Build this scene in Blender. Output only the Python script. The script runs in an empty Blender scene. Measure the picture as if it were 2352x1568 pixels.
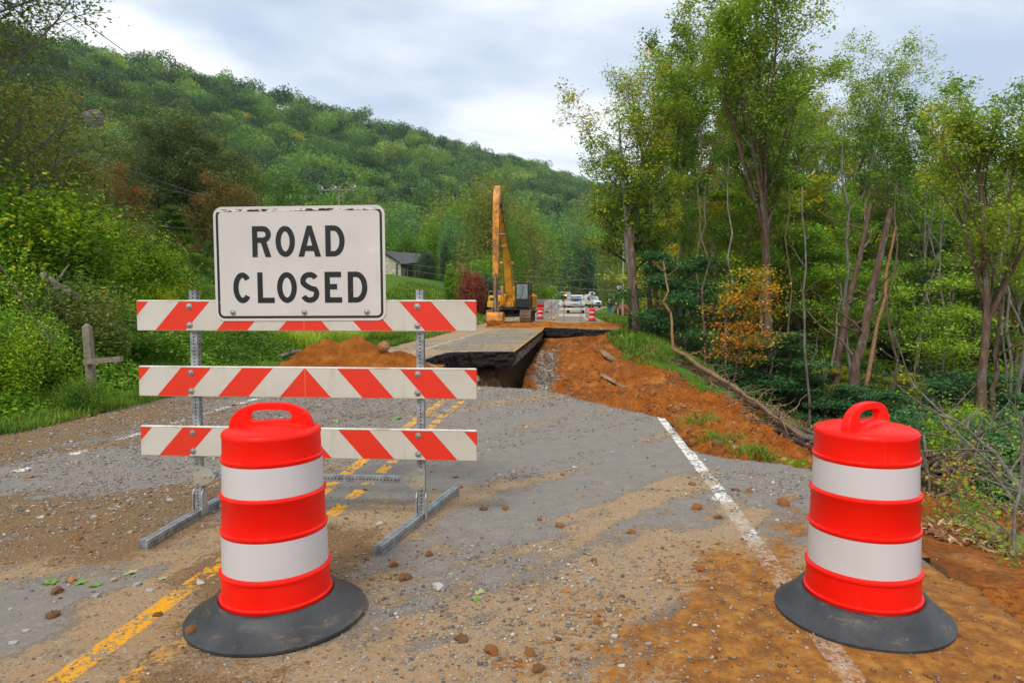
import bpy, math, random
import numpy as np
from mathutils import Matrix, Vector
PI = math.pi
SC = bpy.context.scene
COL = SC.collection
random.seed(7)

# ------------------------------------------------------------------ camera, sky, sun, exposure
F = 1560.0                       # focal length in pixels of a 2352 px wide picture
PITCH = math.atan(92 / F)
CAMH = 1.56
cam_d = bpy.data.cameras.new('camera')
cam_d.sensor_width = 36.0
cam_d.lens = 36.0 * F / 2352
cam_d.clip_start = 0.05
cam_d.clip_end = 5000
cam = bpy.data.objects.new('camera', cam_d)
COL.objects.link(cam)
cam.location = (0, 0, CAMH)
cam.rotation_euler = (PI / 2 - PITCH, 0, 0)
SC.camera = cam

SUN_EL, SUN_AZ = 48, 205         # degrees; azimuth clockwise from +Y
world = bpy.data.worlds.new('World')
SC.world = world
world.use_nodes = True
wn, wl = world.node_tree.nodes, world.node_tree.links
for n in list(wn): wn.remove(n)
def wnew(t, **k):
    n = wn.new(t)
    for a, b in k.items(): setattr(n, a, b)
    return n
sky = wnew('ShaderNodeTexSky', sky_type='NISHITA', sun_disc=False)
sky.sun_elevation = math.radians(SUN_EL)
sky.sun_rotation = math.radians(SUN_AZ)
bg = wnew('ShaderNodeBackground'); bg.inputs['Strength'].default_value = 0.1
wo = wnew('ShaderNodeOutputWorld')
tc = wnew('ShaderNodeTexCoord')
sep = wnew('ShaderNodeSeparateXYZ'); wl.new(tc.outputs['Generated'], sep.inputs[0])
zz = wnew('ShaderNodeMath', operation='ADD'); wl.new(sep.outputs['Z'], zz.inputs[0]); zz.inputs[1].default_value = 0.22
zm = wnew('ShaderNodeMath', operation='MAXIMUM'); wl.new(zz.outputs[0], zm.inputs[0]); zm.inputs[1].default_value = 0.12
dv = wnew('ShaderNodeVectorMath', operation='DIVIDE'); wl.new(tc.outputs['Generated'], dv.inputs[0])
cb = wnew('ShaderNodeCombineXYZ')
for i in range(3): wl.new(zm.outputs[0], cb.inputs[i])
wl.new(cb.outputs[0], dv.inputs[1])
mp = wnew('ShaderNodeMapping'); wl.new(dv.outputs[0], mp.inputs[0]); mp.inputs['Location'].default_value = (3.1, 0.55, 0); mp.inputs['Scale'].default_value = (1.0, 1.35, 0.4)
n1 = wnew('ShaderNodeTexNoise'); wl.new(mp.outputs[0], n1.inputs[0]); n1.inputs['Scale'].default_value = 0.95; n1.inputs['Detail'].default_value = 7; n1.inputs['Roughness'].default_value = 0.5
n1.inputs['Distortion'].default_value = 0.25
cr = wnew('ShaderNodeValToRGB'); wl.new(n1.outputs[0], cr.inputs[0])
cr.color_ramp.interpolation = 'B_SPLINE'
e = cr.color_ramp.elements
e[0].position = 0.33; e[0].color = (0.42, 0.51, 0.66, 1)
e[1].position = 0.58; e[1].color = (1.0, 0.99, 0.98, 1)
for p, c in ((0.42, (0.60, 0.685, 0.80, 1)), (0.49, (0.82, 0.865, 0.91, 1))):
    k = cr.color_ramp.elements.new(p); k.color = c
sc10 = wnew('ShaderNodeVectorMath', operation='SCALE'); wl.new(cr.outputs[0], sc10.inputs[0]); sc10.inputs['Scale'].default_value = 10.2
mx = wnew('ShaderNodeMix', data_type='RGBA'); mx.inputs[0].default_value = 0.9
wl.new(sky.outputs[0], mx.inputs[6]); wl.new(sc10.outputs[0], mx.inputs[7])
wl.new(mx.outputs[2], bg.inputs[0]); wl.new(bg.outputs[0], wo.inputs[0])

sun_d = bpy.data.lights.new('sun', 'SUN'); sun_d.energy = 1.5; sun_d.angle = math.radians(11); sun_d.color = (1, 0.965, 0.90)
sun = bpy.data.objects.new('sun', sun_d); COL.objects.link(sun)
sun.rotation_euler = (math.radians(90 - SUN_EL), 0, math.radians(180 - SUN_AZ))
vs = SC.view_settings
vs.view_transform = 'Standard'; vs.look = 'None'; vs.gamma = 1; vs.use_curve_mapping = False
vs.exposure = 0.35
SC.cycles.max_bounces = 6; SC.cycles.diffuse_bounces = 3; SC.cycles.transparent_max_bounces = 8

# ------------------------------------------------------------------ measuring helpers
def ray(px, py):
    b = (784 - py) / F
    return (px - 1176) / F, math.cos(PITCH) + b * math.sin(PITCH), -math.sin(PITCH) + b * math.cos(PITCH)
def W(px, py, Y):                # the place at distance Y seen at that spot of the photograph
    x, y, z = ray(px, py); t = Y / y
    return Vector((x * t, Y, CAMH + z * t))
def G(px, py):                   # the place on the flat road seen there
    x, y, z = ray(px, py); t = -CAMH / z
    return Vector((x * t, y * t, 0))

# ------------------------------------------------------------------ numpy noise
def _h(ix, iy, s):
    n = (ix.astype(np.int64) * 374761393 + iy.astype(np.int64) * 668265263 + s * 974634777) & 0xffffffff
    n = ((n ^ (n >> 13)) * 1274126177) & 0xffffffff
    n = n ^ (n >> 16)
    return (n & 0xffffff) / float(0xffffff)
def vn(x, y, s=0):
    x = np.asarray(x, float); y = np.asarray(y, float)
    ix = np.floor(x); iy = np.floor(y); fx = x - ix; fy = y - iy
    fx = fx * fx * (3 - 2 * fx); fy = fy * fy * (3 - 2 * fy)
    a = _h(ix, iy, s); b = _h(ix + 1, iy, s); c = _h(ix, iy + 1, s); d = _h(ix + 1, iy + 1, s)
    return (a * (1 - fx) + b * fx) * (1 - fy) + (c * (1 - fx) + d * fx) * fy
def fbm(x, y, s=0, o=4, g=0.5):
    t = 0; a = 1; w = 0
    for i in range(o):
        t = t + a * vn(x * 2 ** i, y * 2 ** i, s + i * 17); w += a; a *= g
    return t / w
def sst(a, b, x): t = np.clip((np.asarray(x, float) - a) / (b - a), 0, 1); return t * t * (3 - 2 * t)

# ------------------------------------------------------------------ objects
def tag(o, label=None, cat=None, group=None, kind=None):
    if label: o['label'] = label
    if cat: o['category'] = cat
    if group: o['group'] = group
    if kind: o['kind'] = kind
    return o
def thing(name, label, cat, loc=(0, 0, 0), rz=0, group=None, rot=None, scale=None):
    o = bpy.data.objects.new(name, None); COL.objects.link(o)
    o.empty_display_size = 0.1
    o.location = loc; o.rotation_euler = rot if rot else (0, 0, rz)
    if scale: o.scale = scale
    return tag(o, label, cat, group)
def link(name, me, parent=None, loc=None, rot=None):
    o = bpy.data.objects.new(name, me); COL.objects.link(o)
    if parent: o.parent = parent
    if loc is not None: o.location = loc
    if rot is not None: o.rotation_euler = rot
    return o
CH = {}
def dup(o, parent=None, **k):
    c = o.copy(); COL.objects.link(c)
    if parent: c.parent = parent
    for ch in list(o.children): dup(ch, c)
    for a, b in k.items():
        if a in ('label', 'group'): c[a] = b
        else: setattr(c, a, b)
    return c
def np_mesh(name, V, Fc, mats, attrs=None, smooth=False, uv=None, colattr=None, midx=None):
    V = np.asarray(V, np.float32); Fc = np.asarray(Fc, np.int32)
    me = bpy.data.meshes.new(name)
    me.vertices.add(len(V)); me.vertices.foreach_set('co', V.ravel())
    k = Fc.shape[1]
    me.loops.add(Fc.size); me.loops.foreach_set('vertex_index', Fc.ravel())
    me.polygons.add(len(Fc)); me.polygons.foreach_set('loop_start', np.arange(0, Fc.size, k, dtype=np.int32))
    for a, v in (attrs or {}).items():
        at = me.attributes.new(a, 'FLOAT', 'POINT'); at.data.foreach_set('value', np.asarray(v, np.float32))
    if colattr is not None:
        for a, v in colattr.items():
            at = me.attributes.new(a, 'FLOAT_COLOR', 'POINT'); at.data.foreach_set('color', np.asarray(v, np.float32).ravel())
    if uv is not None:
        l = me.uv_layers.new(name='UVMap'); l.data.foreach_set('uv', np.asarray(uv, np.float32)[Fc.ravel()].ravel())
    if midx is not None: me.polygons.foreach_set('material_index', np.asarray(midx, np.int32))
    me.update(calc_edges=True)
    if smooth: me.polygons.foreach_set('use_smooth', np.ones(len(Fc), bool))
    for m in (mats if isinstance(mats, (list, tuple)) else [mats]): me.materials.append(m)
    return me

class MB:
    """collects shapes and links them as ONE mesh"""
    def __init__(s): s.V = []; s.F = []; s.M = []; s.U = []
    def add(s, vs, fs, m=0, uvs=None):
        b = len(s.V); s.V += [tuple(v) for v in vs]; s.F += [tuple(i + b for i in f) for f in fs]; s.M += [m] * len(fs)
        s.U += list(uvs) if uvs else [(0, 0)] * len(vs); return s
    def box(s, x0, x1, y0, y1, z0, z1, m=0, bev=0, mt=None):
        if bev:
            d = bev; vs = []
            for (ex, ey, ez) in ((d, d, 0), (0, d, d), (d, 0, d)):
                for cx, sx in ((x0, 1), (x1, -1)):
                    for cy, sy in ((y0, 1), (y1, -1)):
                        for cz, sz in ((z0, 1), (z1, -1)):
                            vs.append((cx + sx * ex, cy + sy * ey, cz + sz * ez))
            # 0-7 on z faces, 8-15 on x faces, 16-23 on y faces ; index bits x4 y2 z1
            Z = lambda i: i; X = lambda i: 8 + i; Y = lambda i: 16 + i
            fs = [(Z(0), Z(2), Z(6), Z(4)), (Z(1), Z(5), Z(7), Z(3)), (X(0), X(1), X(3), X(2)), (X(4), X(6), X(7), X(5)),
                  (Y(0), Y(4), Y(5), Y(1)), (Y(2), Y(3), Y(7), Y(6))]
            for a, b_ in ((0, 1), (2, 3), (4, 5), (6, 7)): fs.append((X(a), Y(a), Y(b_), X(b_)))
            for a, b_ in ((0, 2), (1, 3), (4, 6), (5, 7)): fs.append((X(a), Z(a), Z(b_), X(b_)))
            for a, b_ in ((0, 4), (1, 5), (2, 6), (3, 7)): fs.append((Y(a), Z(a), Z(b_), Y(b_)))
            for i in range(8): fs.append((X(i), Y(i), Z(i)))
        else:
            vs = [(x, y, z) for x in (x0, x1) for y in (y0, y1) for z in (z0, z1)]
            fs = [(0, 1, 3, 2), (4, 6, 7, 5), (0, 4, 5, 1), (2, 3, 7, 6), (0, 2, 6, 4), (1, 5, 7, 3)]
        if mt is not None: vs = [mt @ Vector(v) for v in vs]
        return s.add(vs, fs, m)
    def bar(s, p0, p1, w, h=None, m=0, up=(0, 0, 1)):
        """box beam with uv = (metres along, metres across)"""
        h = h or w; p0 = Vector(p0); p1 = Vector(p1); d = (p1 - p0); L = d.length; d.normalize()
        up = Vector(up)
        if abs(d.dot(up)) > 0.98: up = Vector((0, 1, 0))
        a = d.cross(up).normalized(); b = a.cross(d).normalized()
        c = [a * w / 2 + b * h / 2, a * w / 2 - b * h / 2, -a * w / 2 - b * h / 2, -a * w / 2 + b * h / 2]
        for i in range(4):
            q0, q1 = c[i], c[(i + 1) % 4]; e = (q1 - q0).length / 2
            s.add([p0 + q0, p0 + q1, p1 + q1, p1 + q0], [(3, 2, 1, 0)], m, [(0, -e), (0, e), (L, e), (L, -e)])
        for p, o in ((p0, (0, 1, 2, 3)), (p1, (3, 2, 1, 0))):
            s.add([p + k for k in c], [o], m, [(5.0127, .5)] * 4)
        return s
    def tube(s, pts, rad, n=8, m=0, cap=True, closed=False):
        pts = [Vector(p) for p in pts]; k = len(pts)
        if not hasattr(rad, '__len__'): rad = [rad] * k
        vs = []; prev = None
        for i, p in enumerate(pts):
            if closed: d = pts[(i + 1) % k] - pts[i - 1]
            else: d = pts[min(i + 1, k - 1)] - pts[max(i - 1, 0)]
            if d.length < 1e-9: d = Vector((0, 0, 1))
            d.normalize()
            if prev is None:
                a = d.cross(Vector((0, 0, 1)) if abs(d.z) < 0.9 else Vector((1, 0, 0)))
            else: a = prev - d * prev.dot(d)
            a.normalize(); prev = a; b = d.cross(a)
            for j in range(n):
                t = 2 * PI * j / n; vs.append(p + (a * math.cos(t) + b * math.sin(t)) * rad[i])
        fs = []
        for i in range(k if closed else k - 1):
            i2 = (i + 1) % k
            for j in range(n): fs.append((i * n + j, i * n + (j + 1) % n, i2 * n + (j + 1) % n, i2 * n + j))
        if cap and not closed: fs += [tuple(range(n))[::-1], tuple(range((k - 1) * n, k * n))]
        return s.add(vs, fs, m)
    def lathe(s, prof, n=40, m=0, mt=None, ms=None, capb=False, capt=False):
        vs = []; fs = []
        for r, z in prof:
            for j in range(n): t = 2 * PI * j / n; vs.append(Vector((r * math.cos(t), r * math.sin(t), z)))
        if mt is not None: vs = [mt @ v for v in vs]
        b = len(s.V); s.V += [tuple(v) for v in vs]; s.U += [(0, 0)] * len(vs)
        for i in range(len(prof) - 1):
            for j in range(n):
                s.F.append((b + i * n + j, b + i * n + (j + 1) % n, b + (i + 1) * n + (j + 1) % n, b + (i + 1) * n + j)); s.M.append(ms[i] if ms else m)
        if capb: s.F.append(tuple(b + j for j in range(n))[::-1]); s.M.append(ms[0] if ms else m)
        if capt: s.F.append(tuple(b + (len(prof) - 1) * n + j for j in range(n))); s.M.append(ms[-1] if ms else m)
        return s
    def prism(s, poly, d0, d1, axis='y', m=0, mt=None, taper=1.0, c=(0, 0)):
        """closed 2-D outline extruded from d0 to d1 along axis"""
        def P(a, b, d): return {'y': (a, d, b), 'x': (d, a, b), 'z': (a, b, d)}[axis]
        k = len(poly)
        vs = [Vector(P(a, b, d0)) for a, b in poly] + [Vector(P(c[0] + (a - c[0]) * taper, c[1] + (b - c[1]) * taper, d1)) for a, b in poly]
        if mt is not None: vs = [mt @ v for v in vs]
        fs = [(i, (i + 1) % k, k + (i + 1) % k, k + i) for i in range(k)] + [tuple(range(k))[::-1], tuple(range(k, 2 * k))]
        return s.add(vs, fs, m)
    def loft(s, rings, m=0, cap=True):
        k = len(rings[0]); vs = [v for r in rings for v in r]; fs = []
        for i in range(len(rings) - 1):
            for j in range(k): fs.append((i * k + j, i * k + (j + 1) % k, (i + 1) * k + (j + 1) % k, (i + 1) * k + j))
        if cap: fs += [tuple(range(k))[::-1], tuple(range((len(rings) - 1) * k, len(rings) * k))]
        return s.add(vs, fs, m)
    def mesh(s, name, mats, smooth=False):
        me = bpy.data.meshes.new(name); me.from_pydata(s.V, [], s.F)
        mats = mats if isinstance(mats, (list, tuple)) else [mats]
        for q in mats: me.materials.append(q)
        if len(mats) > 1: me.polygons.foreach_set('material_index', np.array(s.M, np.int32))
        l = me.uv_layers.new(name='UVMap')
        li = np.zeros(len(me.loops), np.int32); me.loops.foreach_get('vertex_index', li)
        l.data.foreach_set('uv', np.array(s.U, np.float32)[li].ravel())
        if smooth:
            me.polygons.foreach_set('use_smooth', np.ones(len(me.polygons), bool))
            try: me.set_sharp_from_angle(angle=math.radians(smooth if smooth is not True else 40))
            except Exception: pass
        me.update(); return me
    def build(s, name, mats, parent=None, smooth=False, loc=None, rot=None):
        return link(name, s.mesh(name, mats, smooth), parent, loc, rot)

# ------------------------------------------------------------------ materials
class NT:
    def __init__(s, name):
        s.m = bpy.data.materials.new(name); s.m.use_nodes = True; s.t = s.m.node_tree; s.n = s.t.nodes; s.l = s.t.links
        s.b = s.n['Principled BSDF']; s.out = s.n['Material Output']; s.tc = s.n.new('ShaderNodeTexCoord')
    def put(s, sock, v):
        if isinstance(v, bpy.types.NodeSocket): s.l.new(v, sock)
        elif v is not None:
            if hasattr(v, '__len__') and len(v) == 3 and sock.type == 'RGBA': v = (*v, 1)
            sock.default_value = v
    def math(s, op, a, b=None, c=None, clamp=False):
        n = s.n.new('ShaderNodeMath'); n.operation = op; n.use_clamp = clamp
        s.put(n.inputs[0], a)
        if b is not None: s.put(n.inputs[1], b)
        if c is not None: s.put(n.inputs[2], c)
        return n.outputs[0]
    def noise(s, scale, detail=4, rough=0.55, vec=None, dist=0, out=0):
        n = s.n.new('ShaderNodeTexNoise'); n.inputs['Scale'].default_value = scale; n.inputs['Detail'].default_value = detail
        n.inputs['Roughness'].default_value = rough; n.inputs['Distortion'].default_value = dist
        s.l.new(vec or s.tc.outputs['Object'], n.inputs['Vector']); return n.outputs[out]
    def voro(s, scale, vec=None, feat='F1', out='Distance', rnd=1):
        n = s.n.new('ShaderNodeTexVoronoi'); n.feature = feat; n.inputs['Scale'].default_value = scale; n.inputs['Randomness'].default_value = rnd
        s.l.new(vec or s.tc.outputs['Object'], n.inputs['Vector']); return n.outputs[out]
    def ramp(s, v, stops, interp='LINEAR'):
        n = s.n.new('ShaderNodeValToRGB'); n.color_ramp.interpolation = interp; e = n.color_ramp.elements
        for i, (p, c) in enumerate(stops):
            k = e[i] if i < 2 else e.new(p)
            k.position = p; k.color = (*c, 1) if hasattr(c, '__len__') else (c, c, c, 1)
        s.l.new(v, n.inputs[0]); return n.outputs[0]
    def mix(s, f, a, b, mode='MIX'):
        n = s.n.new('ShaderNodeMix'); n.data_type = 'RGBA'; n.blend_type = mode
        s.put(n.inputs[0], f); s.put(n.inputs[6], a); s.put(n.inputs[7], b); return n.outputs[2]
    def mapv(s, scale=(1, 1, 1), rot=(0, 0, 0), vec=None):
        n = s.n.new('ShaderNodeMapping'); n.inputs['Scale'].default_value = scale; n.inputs['Rotation'].default_value = rot
        s.l.new(vec or s.tc.outputs['Object'], n.inputs[0]); return n.outputs[0]
    def attr(s, name, out='Fac', typ='GEOMETRY'):
        n = s.n.new('ShaderNodeAttribute'); n.attribute_name = name; n.attribute_type = typ; return n.outputs[out]
    def sepxyz(s, v):
        n = s.n.new('ShaderNodeSeparateXYZ'); s.l.new(v, n.inputs[0]); return n.outputs
    def seprgb(s, v):
        n = s.n.new('ShaderNodeSeparateColor'); s.l.new(v, n.inputs[0]); return n.outputs
    def bump(s, h, strength=0.5, dist=0.01, nrm=None):
        n = s.n.new('ShaderNodeBump'); n.inputs['Strength'].default_value = strength; n.inputs['Distance'].default_value = dist
        s.l.new(h, n.inputs['Height'])
        if nrm is not None: s.l.new(nrm, n.inputs['Normal'])
        s.l.new(n.outputs[0], s.b.inputs['Normal']); return n.outputs[0]
    def done(s, col=None, rough=None, metal=None, spec=None):
        s.put(s.b.inputs['Base Color'], col); s.put(s.b.inputs['Roughness'], rough); s.put(s.b.inputs['Metallic'], metal)
        s.put(s.b.inputs['Specular IOR Level'], spec); return s.m

def simple(name, col, rough=0.6, metal=0.0, var=0.15, scale=6, bump=0, dirt=None, dirt_amt=0.35, dscale=3):
    t = NT(name); n = t.noise(scale, 5)
    d = tuple(max(0, c * (1 - var)) for c in col); u = tuple(min(1, c * (1 + var)) for c in col)
    c = t.ramp(n, [(0.3, d), (0.7, u)])
    if dirt:
        k = t.noise(dscale, 8, 0.65); k = t.ramp(k, [(0.62 - dirt_amt * 0.4, 0.0), (0.80 - dirt_amt * 0.4, 1.0)])
        c = t.mix(t.math('MULTIPLY', k, 0.8), c, dirt)
    if bump: t.bump(t.noise(scale * 6, 4), bump, 0.005)
    r = t.math('ADD', t.math('MULTIPLY', n, 0.25), rough - 0.12)
    return t.done(c, r, metal)
def glassy(name, col=(0.03, 0.04, 0.045), rough=0.08):
    t = NT(name); t.b.inputs['Coat Weight'].default_value = 0.4
    return t.done(t.ramp(t.noise(2, 3), [(0.3, col), (0.7, tuple(c * 1.8 for c in col))]), rough, 0, 0.8)
LEAFK = 2.1
def leafmat(name, cols, trans=0.35, hue=0.06, rough=0.5, gscale=0.0):
    """cols: list of (pos, rgb) read by the per-leaf attribute 'tint'"""
    t = NT(name)
    cols = [(p, tuple(min(.8, v * LEAFK) for v in c)) for p, c in cols]
    f = t.attr('tint')
    oi = t.n.new('ShaderNodeObjectInfo')
    f = t.math('ADD', f, t.math('MULTIPLY', t.math('SUBTRACT', oi.outputs['Random'], 0.5), hue), clamp=True)
    c = t.ramp(f, cols)
    t.done(c, rough, 0, 0.25)
    tr = t.n.new('ShaderNodeBsdfTranslucent')
    t.l.new(t.mix(0.5, c, (0.9, 1.0, 0.35), 'MULTIPLY'), tr.inputs[0])
    ms = t.n.new('ShaderNodeMixShader'); ms.inputs[0].default_value = trans
    t.l.new(t.b.outputs[0], ms.inputs[1]); t.l.new(tr.outputs[0], ms.inputs[2]); t.l.new(ms.outputs[0], t.out.inputs[0])
    return t.m
# ------------------------------------------------------------------ the road line: x of the white line on the right at distance y
_ry = np.array([-60, -10, 2.7, 5.55, 9.02, 20.5, 37, 49.7, 65.8, 101, 143, 200, 270, 420])
_rx = np.array([-4.3, 0.15, 1.40, 1.71, 2.01, 3.28, 4.95, 5.8, 7.0, 10.9, 18.0, 28, 41, 75])
def XR(y): return np.interp(y, _ry, _rx)

# plan outline of the washed-out hole in the road (x, y)
HOLE_NEAR = [(-2.35, 17.9), (-1.7, 16.3), (-1.15, 14.9), (-0.70, 14.3), (-0.63, 13.3), (-0.66, 12.55), (-0.05, 12.25), (0.64, 11.85), (1.13, 10.75), (1.47, 10.15),
             (1.81, 9.55), (2.06, 9.05), (1.96, 8.0), (1.92, 7.3), (1.95, 6.95), (2.24, 6.75), (2.79, 6.25), (3.6, 5.9), (6, 5.5)]
HOLE_FAR = [(-2.3, 18.25), (-2.2, 19.2), (-2.0, 20.4), (-1.75, 20.85), (-0.9, 20.95), (0.10, 20.98), (0.61, 26), (1.12, 31), (1.69, 36.6), (1.90, 39.6), (2.3, 39.2), (3.4, 38.3), (4.4, 37.6), (6.2, 37.0)]
HOLE = HOLE_NEAR + HOLE_FAR[::-1]
def inpoly(x, y, poly):
    x = np.asarray(x); y = np.asarray(y); r = np.zeros(x.shape, bool); n = len(poly)
    for i in range(n):
        x0, y0 = poly[i]; x1, y1 = poly[(i + 1) % n]
        if y0 == y1: continue
        c = ((y0 > y) != (y1 > y)) & (x < (x1 - x0) * (y - y0) / (y1 - y0) + x0); r ^= c
    return r
def dist_line(x, y, pts):
    d = np.full(np.shape(x), 1e9)
    for (x0, y0), (x1, y1) in zip(pts[:-1], pts[1:]):
        L = (x1 - x0) ** 2 + (y1 - y0) ** 2
        t = np.clip(((x - x0) * (x1 - x0) + (y - y0) * (y1 - y0)) / L, 0, 1)
        d = np.minimum(d, np.hypot(x - x0 - t * (x1 - x0), y - y0 - t * (y1 - y0)))
    return d

# ------------------------------------------------------------------ heights of the washout and the bank on the right, as measured points (x, y, z)
_cp = np.array([
    (1.75, 22, -1.45), (0.3, 22.0, -1.7), (1.1, 24, -1.05), (2.8, 25, -1.05), (3.4, 24, -.95), (2.46, 31, -.62), (3.8, 34, -.42), (4.45, 31, -.42), (4.75, 27, -.75), (5.1, 31, -.12), (5.5, 34, -.03), (5.75, 27, -.42), (6.0, 24, -.75), (6.2, 20, -1.0), (4.15, 20, -1.12),
    (3.84, 16, -1.0), (3.26, 12, -.83), (3.04, 10, -.62), (4.05, 11, -.84), (5.2, 13, -1.1), (2.44, 17, -1.0), (2.9, 14, -.8), (2.0, 19, -1.25), (1.16, 21, -1.6),
    (-.5, 16.5, -2.6), (0, 14, -2.5), (1, 13, -1.9), (1.0, 17.5, -2.3), (-2, 18.5, -2.2), (-3.5, 17, -1.4), (-1, 20.3, -2.2), (1.9, 10.6, -1.2),
    (2.1, 9.4, -.75), (2.35, 8, -.42), (3.0, 7.2, -.36), (2.9, 6.4, -.2), (2.2, 39, -.6), (1.6, 33, -.8), (2.6, 36.5, -.62), (4.5, 36.4, -.45), (5.4, 36.0, -.25),
    (6.4, 33, -.1), (6.65, 28.5, -.55), (7.0, 24, -1.2), (6.6, 18, -1.25), (5.8, 13, -1.13), (6.6, 38, .0), (7, 44, .0), (6.0, 31, -.12),
    (9, 33, -1.5), (9.5, 28, -2.2), (10, 22, -2.9), (9, 16, -2.4), (13, 35, -3.9), (13, 25, -4.0), (14, 18, -3.6), (18, 30, -5), (9.5, 40, -1.3), (13, 44, -3.2),
    (8.7, 14, -2.1), (13.1, 20, -3.2), (6.2, 10, -1.38), (5.25, 8, -.94), (4.3, 6, -.6), (3.3, 4.6, -.1), (3.2, 3, -.08), (5, 4, -.65), (4.5, 2, -.5), (3, -2, -.1), (5, -2, -.7), (8, 4, -1.9), (9, 9, -2.1),
    (15.4, 22, -3.6), (20, 30, -5.3), (25, 40, -6.6), (20, 10, -5), (25, 20, -6), (14, 2, -3.8), (24, 0, -6.5), (20, 44, -5.6),
    (-4, 10, -.9), (0, 8, -.9), (0, 3, -.9), (-3, 30, -.9), (0, 34, -.8), (0, 44, -.7), (4, 44, -.4), (-3, 22, -1)], float)
def _tps(p):
    n = len(p); d = np.hypot(p[:, None, 0] - p[None, :, 0], p[:, None, 1] - p[None, :, 1])
    K = np.where(d > 0, d * d * np.log(d + 1e-9), 0) + np.eye(n) * 0.02
    P = np.c_[np.ones(n), p[:, :2]]
    A = np.block([[K, P], [P.T, np.zeros((3, 3))]])
    return np.linalg.solve(A, np.r_[p[:, 2], 0, 0, 0])
_w = _tps(_cp)
def S(x, y):
    sh = np.shape(x); x = np.ravel(x); y = np.ravel(y); r = _w[-3] + _w[-2] * x + _w[-1] * y
    for i in range(len(_cp)):
        d = np.hypot(x - _cp[i, 0], y - _cp[i, 1]); r = r + _w[i] * d * d * np.log(d + 1e-9)
    return r.reshape(sh)

# mountain ridge frame
RIDGE_T = np.array([-200, 0, 118, 236, 300, 368, 430, 520, 700, 1000]); RIDGE_Z = np.array([128, 120, 112, 105, 104, 99, 92, 70, 45, 30])
def ridge_td(x, y): return (x + 221) * .735 + (y - 330) * .678, (x + 221) * .678 - (y - 330) * .735
def hillz(x, y):
    t, d = ridge_td(x, y)
    rz = np.interp(t, RIDGE_T, RIDGE_Z) * (0.97 + 0.06 * fbm(t / 60, d / 400, 5, 3))
    s = np.clip(1 - d / 252, 0, 1)
    z = rz * s ** 1.12
    z = z + (fbm(x / 70, y / 70, 9, 3) - .5) * 16 * s * np.clip(d / 50, 0, 1)
    back = np.clip(-d, 0, 600); z = np.where(d < 0, rz - back * .35, z)
    return z

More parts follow.
